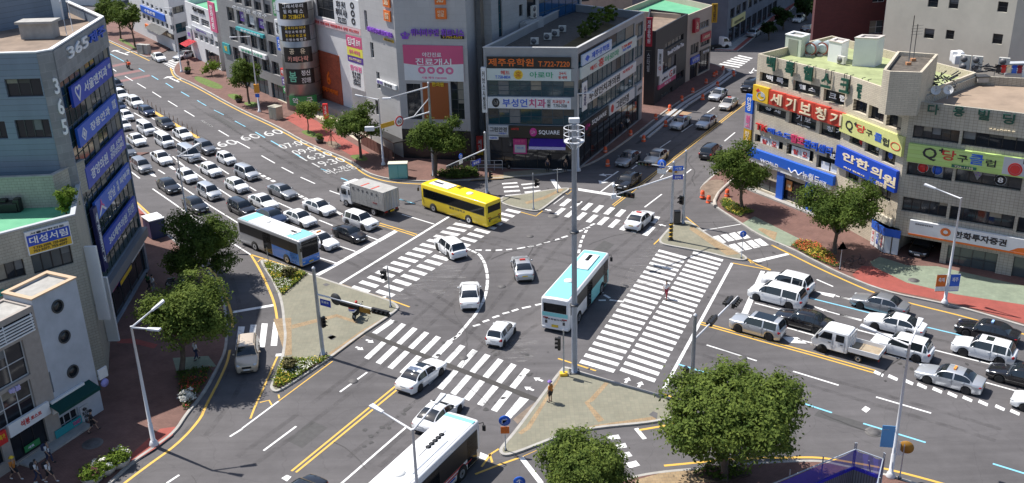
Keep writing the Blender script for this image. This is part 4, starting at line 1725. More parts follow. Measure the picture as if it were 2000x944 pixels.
def flat(rt,c,right,up,w,h,mat,name='sign_plate',th=.03,round_=False):
 c,right,up=Vector(c),Vector(right).normalized(),Vector(up)
 n=right.cross(up)
 b2=bmesh.new()
 if round_:
  lathe(b2,[(.01,-th/2),(w/2,-th/2),(w/2,th/2),(.01,th/2)],24)
 else:
  bbox(b2,-w/2,w/2,-h/2,h/2,-th/2,th/2,min(.01,th/3))
 bm=bmesh.new()
 merge(bm,b2,Matrix(((right.x,up.x,n.x,c.x),(right.y,up.y,n.y,c.y),(right.z,up.z,n.z,c.z),(0,0,0,1))))
 return obj(name,bm,mat,rt)
def barrel(p,label,z=.0,ry=0.,s=1.):
 g=G(p,z)
 rt=root('traffic_drum',g,label,'traffic drum','orange traffic drums round the roadworks')
 rt.scale=(s*.8,s*.8,s*.8)
 for n,me,m in BARREL:
  mset(link(n,me,rt),m)
 return rt
def _barrel():
 out=[]
 def fin(n,bm,m):
  me=bpy.data.meshes.new(n)
  bm.to_mesh(me)
  bm.free()
  out.append((n,me,m))
 bm=bmesh.new()
 lathe(bm,[(.36,0),(.36,.06),(.31,.08),(.31,.28),(.29,.3),(.29,.5),(.27,.52),(.27,.72),(.25,.74),(.24,.92),(.15,.96),(.02,.97)],18)
 fin('drum',bm,ORANGE)
 bm=bmesh.new()
 lathe(bm,[(.296,.31),(.296,.49)],18,caps=False)
 lathe(bm,[(.262,.62),(.256,.72)],18,caps=False)
 fin('reflective_band',bm,M('reflective_band',(.72,.45,.38),.4))
 bm=bmesh.new()
 polytube(bm,[(-.1,0,.95),(-.1,0,1.05),(.1,0,1.05),(.1,0,.95)],.02,6)
 fin('handle',bm,ORANGE)
 return out
BARREL=_barrel()
def bollard_set(pts):
 me1=me2=None
 for k,(p,lb)in enumerate(pts):
  g=G(p,.12)
  rt=root('flexible_bollard',g,lb,'bollard','thin bollards along the yellow median')
  bm=bmesh.new()
  if me1 is None:
   lathe(bm,[(.1,0),(.1,.04),(.045,.07),(.04,.85),(.02,.88)],10)
   me1=bpy.data.meshes.new('post')
   bm.to_mesh(me1)
   bm.clear()
   for z in(.5,.7):
    lathe(bm,[(.047,z),(.047,z+.09)],10,caps=False)
   me2=bpy.data.meshes.new('reflective_band')
   bm.to_mesh(me2)
  bm.free()
  mset(link('post',me1,rt),M('dark_bollard',(.12,.06,.03),.6))
  mset(link('reflective_band',me2,rt),M('bollard_band',(.5,.38,.3),.4))
def ac_unit(c,right,label,n=1,w=.9,h=.75,d=.35,group='outdoor air conditioning units'):
 """box with n stacked fan grilles; right = unit vector along its front, front faces right x up reversed"""
 c,right=Vector(c),Vector(right).normalized()
 up=Vector((0,0,1))
 nn=right.cross(up)
 rt=root('air_conditioner_unit',c,label,'air conditioner',group)
 T=Matrix(((right.x,up.x,nn.x,c.x),(right.y,up.y,nn.y,c.y),(right.z,up.z,nn.z,c.z),(0,0,0,1)))
 b2=bmesh.new()
 bbox(b2,-w/2,w/2,.1,.1+h*n,-d,0,.02)
 bm=bmesh.new()
 merge(bm,b2,T)
 obj('casing',bm,M('cream_casing',(.55,.54,.5),.5,var=.12),rt)
 for k in range(n):
  b2=bmesh.new()
  lathe(b2,[(.05,.004),(h*.4,.004),(h*.42,.02),(h*.05,.03)],16,Matrix.Translation((-w*.1,.1+h*(k+.5),0)))
  bm=bmesh.new()
  merge(bm,b2,T)
  obj('fan_grille',bm,M('grille_grey',(.13,.13,.14),.5),rt)
 b2=bmesh.new()
 for x in(-w*.35,w*.35):
  box(b2,x-.04,x+.04,0,.1,-d,0)
 bm=bmesh.new()
 merge(bm,b2,T)
 obj('foot',bm,DGREY,rt)
 return rt
def dish(c,az,label,r=.45):
 c=Vector(c)
 rt=root('satellite_dish',c,label,'satellite dish','white satellite dishes on the roof')
 bm=bmesh.new()
 tube(bm,c,c+Vector((0,0,.6)),.03,n=8)
 obj('mast',bm,STEEL,rt)
 rot=Matrix.Translation(c+Vector((0,0,.75)))@Matrix.Rotation(R(-az),4,'Z')@Matrix.Rotation(R(-60),4,'X')
 bm=bmesh.new()
 lathe(bm,[(.03,0),(r*.5,.04),(r*.85,.12),(r,.18)],20,rot,caps=False)
 bmesh.ops.solidify(bm,geom=list(bm.faces),thickness=.015)
 obj('reflector',bm,M('dish_white',(.7,.7,.7),.4),rt)
 bm=bmesh.new()
 b2=bmesh.new()
 polytube(b2,[(0,-r,.18),(0,-.1,.5)],.012,5)
 ball(b2,(0,-.08,.5),.05,8)
 merge(bm,b2,rot)
 obj('feed_arm',bm,DGREY,rt)
 return rt
def crosswalk_quads(a0,a1,b0,b1,n,duty,w=None):
 """n stripes between edge a0->a1 and edge b0->b1 (photo points of the stripes' two ends)"""
 A0,A1,B0,B1=G(a0),G(a1),G(b0),G(b1)
 out=[]
 for k in range(n):
  t0=(k)/(n-1+duty)
  t1=(k+duty)/(n-1+duty)
  out.append((A0.lerp(A1,t0),A0.lerp(A1,t1),B0.lerp(B1,t1),B0.lerp(B1,t0)))
 return out
# the setting: ground, pavements, markings
z1=Z(1040,470,3.255);z2=Z(640,420,5.24375);z3=Z(680,600,4.29);z5=Z(1360,500,4.290625)
zc=Z(1000,320,5.9);ze=Z(400,600,2.745);zu=Z(1040,200,3.1475);zr=Z(1640,680,3.575)
zt=Z(1380,480,3.372);zq=Z(1640,520,3.372);z7=Z(780,320,2.95);z8=Z(1000,660,3.324)
zb2=Z(0,560,2.457);z4=Z(400,330,3.045);zl=Z(220,150,3.372);zn=Z(380,0,2.95)
za=Z(0,0,2.95);z7b=Z(560,500,4.29);zm=Z(1340,260,3.1475);zA=Z(400,470,4.496)
z6=Z(640,680,3.576);z5a=Z(1240,0,2.95);z3a=Z(700,0,2.95);z4a=Z(900,0,2.95)
z6a=Z(1580,0,2.95);z7r=Z(1440,140,3.372);z8r=Z(1640,240,3.372);zbl=Z(0,300,3.372)
zL3=Z(0,690,3.717);zUL=Z(200,0,6.293);zX=Z(840,270,7.143);zW=Z(220,430,4.496);zf=Z(1370,0,5.552)
zs1=Z(1300,700,3.87)
ASPH=Masphalt()
bm=bmesh.new()
quad(bm,(-900,-120,0),(900,-120,0),(900,1500,0),(-900,1500,0))
tag(obj('road',bm,ASPH),kind='structure')
PAVE_BROWN=Mtile('brown_pavers',(.20,.105,.085),(.165,.085,.07),(.11,.07,.06),.22,.11,.85,.012,uv=False,var=.3,nscale=.5)
PAVE_RED=Mtile('red_pavers',(.36,.085,.065),(.31,.075,.06),(.22,.07,.06),.22,.11,.85,.01,uv=False,var=.2,nscale=.6)
PAVE_GREEN=Mtile('grey_green_pavers',(.235,.222,.165),(.205,.2,.15),(.19,.18,.14),.3,.3,.85,.012,uv=False,var=.18,nscale=.5,squash=0)
PAVE_TAN=Mtile('tan_pavers',(.33,.24,.14),(.30,.21,.12),(.2,.16,.11),.3,.3,.85,.012,uv=False,var=.3,nscale=1.2)
PAVE_CREAM=Mtile('cream_pavers',(.52,.46,.36),(.47,.41,.32),(.35,.3,.25),.4,.4,.8,.012,uv=False,var=.15,nscale=.6)
PAVE_JADE=Mtile('jade_pavers',(.235,.275,.2),(.205,.245,.18),(.19,.22,.165),.3,.3,.85,.012,uv=False,var=.2,nscale=.8)
KERB=M('kerb_stone',(.36,.345,.32),.85,var=.2,scale=1.2,bump=.2)
DARKK=M('dark_kerb_stone',(.06,.058,.055),.9,var=.3,scale=2)
def chaikin(p,closed=False,it=2):
 for _ in range(it):
  q=[]if closed else[p[0]]
  n=len(p)
  for i in range(n if closed else n-1):
   a,b=p[i],p[(i+1)%n]
   q+=[a.lerp(b,.25),a.lerp(b,.75)]
  if not closed:
   q.append(p[-1])
  p=q
 return p
def slab(name,pts,mat,h=.13,z=-.03,closed_kerb=False,kerb=None,kmat=None,smooth=True,kw=.2):
 """raised pavement; kerb: number of leading points that carry a kerb stone"""
 P=[G(p)if len(p)==2 else Vector(p)for p in pts]
 if closed_kerb:
  K=chaikin(P,True,2)if smooth else P
  P=K
 else:
  K=chaikin(P[:kerb],False,2)if smooth else P[:kerb]
  P=K+P[kerb:]
 bm=bmesh.new()
 f=bm.faces.new([bm.verts.new((p.x,p.y,h))for p in P])
 f.normal_update()
 if f.normal.z<0:
  f.normal_flip()
 r=bmesh.ops.extrude_face_region(bm,geom=[f])
 for v in r['geom']:
  if isinstance(v,bmesh.types.BMVert):
   v.co.z=z
 bmesh.ops.triangulate(bm,faces=[q for q in bm.faces if len(q.verts)>4])
 bmesh.ops.recalc_face_normals(bm,faces=bm.faces)
 tag(obj(name,bm,mat),kind='structure')
 area=sum(P[i-1].x*P[i].y-P[i].x*P[i-1].y for i in range(len(P)))
 sg=1 if area>0 else-1
 bm=bmesh.new()
 n=len(K)
 prof=((.012,-.02),(.012,h+.006),(-kw,h+.006),(-kw,h-.03))
 rows=[]
 for i in range(n):
  a=K[i-1]if(closed_kerb or i)else K[i]
  b=K[(i+1)%n]if(closed_kerb or i<n-1)else K[i]
  d=(b-a).normalized()
  nn=Vector((d.y,-d.x,0))*sg
  rows.append([bm.verts.new((K[i].x+nn.x*o,K[i].y+nn.y*o,zz))for o,zz in prof])
 for i in range(n if closed_kerb else n-1):
  a,b=rows[i],rows[(i+1)%n]
  for k in range(3):
   bm.faces.new((a[k],b[k],b[k+1],a[k+1]))
 bmesh.ops.recalc_face_normals(bm,faces=bm.faces)
 tag(obj('kerb',bm,kmat or KERB),kind='structure')
 return P
def sheet(name,pts,mat,z=.134,smooth=False):
 P=[G(p)if len(p)==2 else Vector(p)for p in pts]
 if smooth:
  P=chaikin(P,True,2)
 bm=bmesh.new()
 f=bm.faces.new([bm.verts.new((p.x,p.y,z))for p in P])
 f.normal_update()
 if f.normal.z<0:
  f.normal_flip()
 bmesh.ops.triangulate(bm,faces=bm.faces)
 return tag(obj(name,bm,mat),kind='structure')
# pavements
slab('pavement',[(120,38),(203,76),(250,97),(286,114),(301,112),(335,95),(300,62),(230,32),(150,15)],PAVE_BROWN,kerb=5)
NWK=[(352,118),(337,134),(340,147),(352,154),(380,166),(461,212),(543,249),(597,281),(685,315),(712,338),(745,349),(780,354),(834,356),(890,354),(943,352),(980,349),(1070,342),(1119,333),(1166,318),(1240,266),(1321,202),(1389,166),(1411,150),(1417,141),(1408,130),(1385,124)]
slab('pavement',NWK+[(1330,62),(1250,20),(900,8),(560,20),(400,60)],PAVE_BROWN,kerb=len(NWK))
WK=[(200,330),(255,389),(318,450),(370,497),(402,524),(428,556),(440,588),(446,640),(444,687),(427,722),(400,771),(366,812),(346,845),(309,873),(260,906),(220,944),(150,1010),(80,1100)]
slab('pavement',WK+[(-70,35,0),(-80,120,0),(-45,120,0)],PAVE_BROWN,kerb=len(WK))
g0=G((1392,344))
far=g0+Vector((math.sin(R(30.2)),math.cos(R(30.2)),0))*62
EK=[tuple(far),tuple(g0+(far-g0)*.3),(1392,344),(1372,362),(1364,376),(1394,404.5),(1438,433),(1483,463),(1543,487),(1594,514),(1645,539.5),(1729,573),(1830,593),(1886,606),(1990,637),(2120,676)]
slab('pavement',EK+[(90,75,0),(90,140,0),(70,150,0)],PAVE_BROWN,kerb=len(EK))
SK=[(1010,1060),(1110,995),(1200,946),(1237,932),(1300,922),(1403,914),(1480,906),(1560,902),(1605,902),(1650,912),(1730,928),(1800,950),(1900,985),(2000,1020)]
slab('pavement',SK+[(2000,1250),(1000,1250)],PAVE_BROWN,kerb=len(SK))
slab('pavement',[(1396,100),(1440,101),(1452,92),(1500,52),(1545,20),(1560,5),(1500,-5),(1440,40),(1400,85)],PAVE_RED,kerb=6,smooth=False)
sheet('pavement_strip',[(1395,98),(1432,99),(1500,42),(1535,8),(1520,8),(1480,36),(1425,78),(1415,88)],CONC)
sheet('pavement_strip',[zn(520,690),zn(640,760),zn(700,790),zn(900,900),zn(1010,890),zn(820,780),zn(700,700),zn(590,650)],PAVE_RED,.1345)
sheet('pavement_strip',[zn(480,578),zn(720,690),zn(830,750),zn(1050,885),zn(1080,850),zn(900,720),zn(760,630),zn(560,540)],PAVE_CREAM,.136)
sheet('pavement_strip',[z7(600,90),z7(860,62),z7(1000,38),z7(1000,18),z7(850,35),z7(600,55)],PAVE_GREEN,.134)
sheet('pavement_strip',[z7(400,105),z7(600,92),z7(600,70),z7(470,80)],PAVE_TAN,.135)
sheet('pavement_strip',[zm(340,565),zm(560,685),zm(640,705),zm(700,660),zm(560,590),zm(420,520)],PAVE_JADE,.134)
sheet('pavement_strip',[zm(560,620),zm(460,590),zm(440,600),zm(545,670)],PAVE_TAN,.138)
sheet('pavement_strip',[zm(1020,880),zm(1080,825),zm(1150,830),zq(440,118),zq(760,195),zq(1214,265),(2080,625),(2090,660),(1990,632),(1886,601),(1830,588),(1729,568),(1677,552)],PAVE_RED,.134)
sheet('pavement_strip',[zm(1150,830),zm(1130,800),zm(1190,770),zq(450,5),zq(640,10),zq(1214,140),(2080,585),(2080,625),zq(1214,265),zq(760,195),zq(440,118)],PAVE_JADE,.1365)
sheet('pavement_strip',[zb2(560,262),zb2(640,255),zb2(760,285),zb2(740,305),zb2(640,280),zb2(565,278)],PAVE_RED,.134)
sheet('pavement_strip',[zb2(600,840),zb2(700,750),zb2(770,690),zb2(845,680),zb2(830,720),zb2(740,790),zb2(640,850)],PAVE_RED,.134)
sheet('pavement_strip',[zbl(895,330),zbl(960,395),zbl(1030,450),zbl(1010,420),zbl(985,440),zbl(900,400)],PAVE_RED,.134)
sheet('pavement_strip',[zb2(830,350),zb2(1000,340),zb2(1040,390),zb2(850,420)],PAVE_JADE,.134)
sheet('pavement_strip',[z8(800,935),z8(1000,880),z8(1330,860),z8(1330,944),z8(800,990)],PAVE_TAN,.134)
# traffic islands
W_ISL=[(507,513),(513,509),(524.5,512),(600,535),(663,557),(764,588.5),(779,600),(778,606),(765,617),(700,660),(649,699),(590,739),(546,767),(534,768),(527.5,760),(529,754),(549,709),(556,660),(553.5,640),(549,590),(533,552)]
slab('traffic_island',W_ISL,PAVE_GREEN,closed_kerb=True)
S_ISL=[(1096,722),(1104,718),(1132,728),(1210,751),(1313,780),(1340,790),(1346,800),(1335,812),(1283,828),(1168,838),(1105,850),(1048,873),(1003,890),(982,893),(974,884),(979,874),(1003.5,846),(1054,778)]
slab('traffic_island',S_ISL,PAVE_GREEN,closed_kerb=True)
N_ISL=[(978,386),(1018,382),(1056,375),(1098,369),(1113,369),(1110,374),(1098,381),(1061,410),(1050,415),(1024,412),(982,401),(977,394)]
slab('traffic_island',N_ISL,PAVE_GREEN,closed_kerb=True)
E_ISL=[(1286,471),(1291,464),(1312,441),(1338,433),(1350,436),(1368,449),(1390,465),(1457,502),(1460,509),(1448,511),(1420,506),(1380,495),(1305,482),(1290,478)]
slab('traffic_island',E_ISL,PAVE_GREEN,closed_kerb=True)
for pl in([z8(320,240),z8(335,232),z8(120,600),z8(60,640),z8(40,625),z8(90,590)],[z8(600,300),z8(630,305),z8(530,420),z8(500,435),z8(600,545),z8(560,560),z8(470,430),z8(500,410)],[z8(340,620),z8(560,575),z8(930,520),z8(935,545),z8(560,590),z8(350,632)],[z7b(-110,540),z7b(40,530),z7b(45,840),z7b(-10,850)],[z7b(45,590),z7b(420,500),z7b(600,560),z7b(590,580),z7b(420,525),z7b(45,625)],[z7b(350,830),z7b(640,630),z7b(860,500),z7b(870,510),z7b(660,650),z7b(390,850)],[zc(170,480),zc(380,420),zc(570,330),zc(600,310),zc(560,300),zc(360,395),zc(150,455)],[zm(30,580),zm(250,700),zm(340,750),zm(250,760),zm(20,600)]):
 sheet('pavement_strip',pl,PAVE_TAN,.1345)
bm=bmesh.new()
RW=[z5a(0,790),z5a(120,695),z5a(240,600),z5a(330,545),z5a(420,490),z5a(490,440),z5a(520,420),z5a(505,405)]
for off,ww in((.6,.55),(1.5,.35)):
 pp=[G(p,0)for p in RW]
 for a,b in zip(pp,pp[1:]):
  d=(b-a).normalized()
  nn=Vector((d.y,-d.x,0))
  q=[a+nn*off,b+nn*off,b+nn*(off+ww),a+nn*(off+ww)]
  vs=[bm.verts.new((p.x,p.y,zz))for zz in(.012,.16)for p in q]
  for f in((4,5,6,7),(0,1,5,4),(2,3,7,6),(1,2,6,5),(3,0,4,7)):
   bm.faces.new([vs[i]for i in f])
bmesh.ops.recalc_face_normals(bm,faces=bm.faces)
tag(obj('kerb',bm,M('new_kerb_stone',(.4,.41,.42),.85,var=.15,scale=2)),kind='structure')
DIRT=M('bare_earth',(.19,.14,.105),.95,var=.35,scale=1.5,bump=.4)
sheet('bare_earth',[zm(100,325),zm(160,290),zm(240,300),zm(230,330),zm(180,400),zm(165,440),zm(75,372)],DIRT,.139,True)
sheet('roadworks_asphalt',[z5a(0,830),z5a(240,650),z5a(470,500),z5a(520,440),z5a(560,410),z5a(620,420),z5a(640,440),z5a(400,570),z5a(170,720),z5a(20,830)],M('new_asphalt',(.05,.048,.05),.85,var=.15,scale=3),.0035)
sheet('roadworks_sand',[z5a(50,615),z5a(140,622),z5a(330,650),z5a(240,690),z5a(170,650)],M('sandy_patch',(.34,.22,.13),.9,var=.2),.0075)
bm=bmesh.new()
polytube(bm,[G(p,.2)for p in(zm(300,280),zm(240,330),zm(200,370),zm(175,420),zm(180,450))],[.22,.2,.2,.22,.2],6)
tag(obj('kerb',bm,M('broken_kerb',(.42,.38,.34),.9,var=.3,scale=3)),kind='structure')
for pl in([zn(0,440),zn(60,455),zn(180,505),zn(130,525),zn(0,470)],[zn(175,548),zn(250,545),zn(275,575),zn(240,590)],[zn(270,600),zn(330,590),zn(370,600),zn(340,630)],[zn(600,765),zn(660,752),zn(720,785),zn(690,805)],[zUL(330,570),zUL(180,500),zUL(250,480),zUL(420,600),zUL(420,630)],[zn(880,905),zn(960,895),zn(1010,925),zn(960,940)],[zn(745,828),zn(800,815),zn(860,850),zn(800,865)]):
 sheet('grass',pl,GRASS if pl[0]!=zn(745,828)else DIRT,.14,True)
# road markings
PW=Mworn('worn_white_marking',(.74,.74,.73))
PWX=Mworn('worn_white_crossing',(.72,.72,.71),lo=.39,hi=.5)
PY=Mworn('worn_yellow_marking',(.66,.40,.07))
PB=Mworn('worn_blue_marking',(.22,.55,.72))
PR=Mworn('worn_red_marking',(.22,.09,.085),lo=.35,hi=.6)
bmW,bmY,bmB,bmX,bmR=(bmesh.new()for _ in range(5))
ZW,ZY,ZB,ZX=.005,.009,.007,.012
def strip(bm,pts,w,z):
 P=[G(p)for p in pts]
 rows=[]
 for i,p in enumerate(P):
  d=(P[min(i+1,len(P)-1)]-P[max(0,i-1)]).normalized()
  nn=Vector((-d.y,d.x,0))*w/2
  rows.append((bm.verts.new((p.x+nn.x,p.y+nn.y,z)),bm.verts.new((p.x-nn.x,p.y-nn.y,z))))
 for a,b in zip(rows,rows[1:]):
  bm.faces.new((a[0],a[1],b[1],b[0]))
def smoothpts(pts,it=2):
 p=[Vector((x,y,0))for x,y in pts]
 return[(v.x,v.y)for v in chaikin(p,False,it)]
def W(*pts,w=.16):
 strip(bmW,pts,w,ZW)
def Y(*pts,w=.16,s=False):
 strip(bmY,smoothpts(pts)if s else pts,w,ZY)
def B(*pts,w=.16):
 strip(bmB,pts,w,ZB)
def Q(bm,z,*pts):
 bm.faces.new([bm.verts.new((G(p).x,G(p).y,z))for p in pts])
def dashes(f,z,segs,w=.16):
 for a,b,c,d in segs:
  f(z(a,b),z(c,d),w=w)
W((249.7,331),(273,348.7));W((298,369),(340,398),(380,427),(430,460),(490,498))
W((309,332),(322,340));W((345,358),(410,402),(462,434),(540,475),(600,503),(620,503));W((620,502.5),(656,514))
W((345,315.5),(361,326));W((372,332),(401,352),(453,386),(520,420),(600,457));W((654.5,478),(694,491.5))
dashes(W,zl,[(140,238,200,272),(275,330,318,355),(385,395,470,450),(395,525,470,587),(540,575,610,625),(690,593,765,642),(900,725,945,752),(60,180,110,210),(190,385,225,412),(245,262,280,285),(580,525,620,550)])
W((543,396),(580,413));W((623,430),(650,441));W((717,461.5),(737,468.5))
for a,b in(((502,338),(540,357)),((570,375),(602,391)),((655,413),(668,419.5))):
 n=4
 for k in range(n):
  t0,t1=k/n,(k+.62)/n
  W((lerp(a[0],b[0],t0),lerp(a[1],b[1],t0)),(lerp(a[0],b[0],t1),lerp(a[1],b[1],t1)),w=.42)
W(zl(680,470),zl(710,476),w=.3)
Y((232,176),(262,195),(303,220),(345,245),(388,270),w=.5)
Y((741,436),(778,447),(815,458.5));Y((740,440),(775,450),(810,461))
dashes(W,za,[(630,385,670,412),(720,440,765,467),(790,480,840,510),(878,530,928,562),(968,582,1022,615),(1062,637,1120,672),(1160,695,1222,730)])
dashes(W,zl,[(585,288,655,328),(698,353,765,393),(815,425,903,472),(980,520,1068,570),(1113,597,1190,637)])
dashes(W,z4,[(570,50,655,88),(742,130,803,152)])
W(z7(15,292),z7(200,348))
dashes(B,za,[(612,300,715,355),(800,395,832,413),(873,437,912,460),(955,480,997,507),(1043,530,1090,557),(1137,580,1188,610)])
dashes(B,zl,[(668,220,732,252),(805,292,875,330),(940,365,1003,402),(1042,422,1112,462)])
dashes(B,zn,[(570,880,635,920)])
dashes(B,z4,[(690,0,735,15),(810,55,850,70),(1160,180,1218,200)])
B(z7(0,205),z7(88,230))
Y((120,34),(205,78),(252,100),(292,119),w=.2)
Y((333,133),(338,149),(352,157),(380,169),(461,215),(543,252),(597,284),(685,319),(712,342),(745,353),(780,358),(822,360),s=True,w=.2)
Y((345,133),(337,139),w=.5)
Y((214,350),(261,390),(323,447),w=.2)
for q in([za(635,378),za(740,358),za(760,366),za(640,390)],[za(640,432),za(800,402),za(825,410),za(645,446)],[za(665,468),za(860,430),za(868,440),za(672,480)]):
 Q(bmR,.004,*q)
Q(bmW,ZW,(615,537),(624,538.5),(777,453),(770,450))
W((663,555),(881,421),w=.28)
for q in([zl(220,630),zl(255,622),zl(290,660),zl(262,655)],[zl(357,585),zl(385,583),zl(418,612),zl(395,612)]):
 Q(bmW,ZW,*q)
def road_arrow(p,q,left=True,w=.16,sc=1.):
 """straight arrow with a side branch from photo point p (tail) to q (tip)"""
 a,b=G(p),G(q)
 d=(b-a).normalized()
 n=Vector((-d.y,d.x,0))
 L=(b-a).length
 def f(*uv):
  bmW.faces.new([bmW.verts.new((a.x+d.x*u+n.x*v,a.y+d.y*u+n.y*v,ZW))for u,v in uv])
 f((0,-w/2),(L-1.0,-w/2),(L-1.0,w/2),(0,w/2))
 f((L-1.0,-.42*sc),(L,0),(L-1.0,.42*sc))
 if left is not None:
  s=1 if left else-1
  f((L*.3,0),(L*.3+.5,s*.55*sc),(L*.3+.25,s*.62*sc),(L*.3-.25,0))
  f((L*.3+.05,s*.75*sc),(L*.3+.75,s*.95*sc),(L*.3+.75,s*.25*sc))
road_arrow(za(738,318),za(655,290),False,.3,2.2)
road_arrow(za(1032,474),za(962,442),False,.3,2.4)
bmN=[]
updir=(G((430,200))-G((560,270))).normalized()
rgt=Vector((updir.y,-updir.x,0))
def road_text(s,p,w,h,nm='road_lettering'):
 o=lettering(s,G(p,.006),rgt,updir,w,h,Mworn('faded_white_lettering',(.58,.58,.57),lo=.36,hi=.52),None,depth=.004,bold=.0,name=nm)
 tag(o,kind='structure')
for p in((442.4,280),(488,268),(533,259.5)):
 road_text('60',p,2.5,2.5)
for s,p in(('07:00',(573.5,282)),('09:00',(600,293.5)),('16:30',(618.5,305)),('19:30',(643,317)),('버스전용',(665,331))):
 road_text(s,p,3.7,2.1)
Y((569.4,920.6),(778.9,749.4));Y((578,923),(781.5,756.6))
W((514.8,880.5),(578.5,833));W((664,765.8),(717,727.5));W((325.6,944),(350,928));W((655,955),(795,833))
W((449,853),(473,838));W((473,837),(544,784),w=.14)
Y((489,818),(496.5,798.5),(542,696.5),w=.14);Y((544,784),(595,746),(649.5,706),w=.1)
Y(ze(295,512),ze(345,500),ze(360,527),w=.12);Y(ze(400,490),ze(395,470),w=.12);W(ze(380,258),ze(410,256),w=.4)
Q(bmW,ZW,ze(410,918),ze(440,900),ze(465,910),ze(440,935))
Q(bmW,ZW,z6(1025,757),z6(1052,722),z6(1127,752),z6(1100,782))
Y(z6(1030,882),z6(1200,815),z6(1335,768),w=.16);Y(z6(1195,705),z6(1140,740),z6(1075,830),w=.14);Y(z6(1130,740),z6(1150,800),w=.14)
Q(bmW,ZW,z6(1330,762),z6(1365,755),z6(1510,940),z6(1470,944),)
Y((490,498),(507,525.6),(524.6,563),(537,594.5),(542,629),s=True,w=.2)
Y((406.7,523),(420,536),(433,556),(445,588),(453,616),(454.5,640),s=True,w=.2)
Y((449,684),(444,709),(427,746),(400,797),(391,820),(346,869),(285,912),(225,958),s=True,w=.2)
Y((490,497.5),(560,520),(663,555.5),w=.18)
Y(zA(465,190),zA(490,165),zA(530,160),w=.12)
Y((663,554),(700,566),(757,584),w=.05);Y((759,585),(800,600),w=.16)
W((454.5,610),(538,595.7),w=.42)
for q in([(180,105),(215,105),(196,212),(163,232)],[(245,95),(278,95),(262,205),(228,215)],[(305,88),(338,88),(322,215),(290,218)],[(368,80),(400,80),(387,208),(353,208)]):
 Q(bmX,ZX,*[ze(*p)for p in q])
for q in crosswalk_quads(z1(805,57),z1(297,778),z1(983,105),z1(515,842),23,.52)+crosswalk_quads(z1(1024,70),z1(553,828),z1(1214,122),z1(775,903),24,.52):
 bmX.faces.new([bmX.verts.new((p.x,p.y,ZX))for p in q])
for q in crosswalk_quads(z3(447,135),z3(1525,530),z3(133,425),z3(1245,882),11,.42):
 bmX.faces.new([bmX.verts.new((p.x,p.y,ZX))for p in q])
Q(bmX,ZX,z3(355,105),z3(398,118),z3(240,228),z3(200,215));Q(bmX,ZX,z3(1440,755),z3(1515,775),z3(1362,935),z3(1308,915))
for q in crosswalk_quads(z2(230,750),z2(1560,-75),z2(402,805),z2(1745,-45),19,.5)+crosswalk_quads(z2(485,792),(992,408),z2(655,845),(1018,414),19,.5):
 bmX.faces.new([bmX.verts.new((p.x,p.y,ZX))for p in q])
for q in crosswalk_quads(zc(640,403),zc(1710,615),zc(540,484),zc(1650,690),9,.45)+crosswalk_quads(zc(568,508),zc(1655,735),zc(478,582),zc(1560,835),9,.45):
 bmX.faces.new([bmX.verts.new((p.x,p.y,ZX))for p in q])
for q in([(590,112),(678,107),(682,114),(592,120)],[(598,133),(685,127),(690,136),(600,142)],[(602,156),(693,151),(697,160),(605,166)],[(608,182),(702,174),(706,184),(612,190)],[(700,118),(780,110),(788,116),(706,125)],[(712,138),(800,128),(806,136),(716,146)],[(720,162),(812,152),(816,162),(725,171)]):
 Q(bmX,ZX,*[z7(*p)for p in q])
for q in([(157,640),(198,630),(247,672),(203,683)],[(210,628),(250,620),(300,660),(258,668)],[(262,620),(300,610),(348,650),(306,660)],[(312,610),(348,602),(397,645),(358,652)],[(260,690),(300,680),(355,725),(315,733)],[(313,678),(355,670),(407,712),(365,722)],[(365,668),(405,658),(460,700),(418,710)],[(415,658),(455,648),(510,690),(468,698)]):
 Q(bmX,ZX,*[zm(*p)for p in q])
for q in([(615,642),(690,628),(705,655),(628,662)],[(665,700),(735,683),(748,712),(680,722)],[(700,755),(760,740),(782,768),(720,785)],[(735,815),(805,798),(832,830),(765,848)]):
 Q(bmX,ZX,*[z8(*p)for p in q])
W(z8(805,588),z8(862,657),w=.3)
for q in crosswalk_quads(z5a(482,372),z5a(600,318),z5a(600,392),z5a(680,336),6,.55):
 bmX.faces.new([bmX.verts.new((p.x,p.y,ZX))for p in q])
for q in crosswalk_quads(zUL(735,775),zUL(860,850),zUL(930,715),zUL(1090,780),6,.5):
 bmX.faces.new([bmX.verts.new((p.x,p.y,ZX))for p in q])
for l in([(390,490),(435,510),(460,525),(475,545),(487,565),(495,587),(502,615),(507,648),(507,683),(504,715),(497,750),(487,782),(470,815),(453,845),(432,877)],):
 P_=[G(z7(*p))for p in l]+[G(z3(*p))for p in((1020,117),(985,160),(945,205),(915,243),(870,272))]
 for i,p in enumerate(P_):
  d=(P_[min(i+1,len(P_)-1)]-P_[max(i-1,0)]).normalized()
  n=Vector((-d.y,d.x,0))*.13
  bmW.faces.new([bmW.verts.new((q.x,q.y,ZW))for q in(p-d*.5+n,p-d*.5-n,p+d*.5-n,p+d*.5+n)])
dashes(W,z7,[(437,497,475,498),(497,499,527,499),(555,499,593,497),(615,496,650,492),(678,490,725,482),(740,480,775,473),(787,470,820,462),(833,458,870,450),(887,442,922,433),(935,427,970,416),(1035,390,1055,383),(1060,378,1098,364),(1100,357,1125,345),(1080,382,1070,398),(1063,412,1056,430),(1050,440,1045,456),(1043,466,1040,482),(1037,495,1033,515),(425,937,465,925),(480,912,517,900),(537,888,575,875),(595,865,633,855),(648,850,685,838),(707,833,757,822),(783,815,830,806)],.25)
dashes(W,z1,[(420,380,466,380),(490,378,580,389),(428,320,446,335),(455,345,492,366)],.25)
Y((1198.9,403.3),(1300,325),(1430.8,222.2),(1470,192),w=.12);Y((1196,401),(1297,323),(1428,220.5),(1468,190),w=.12)
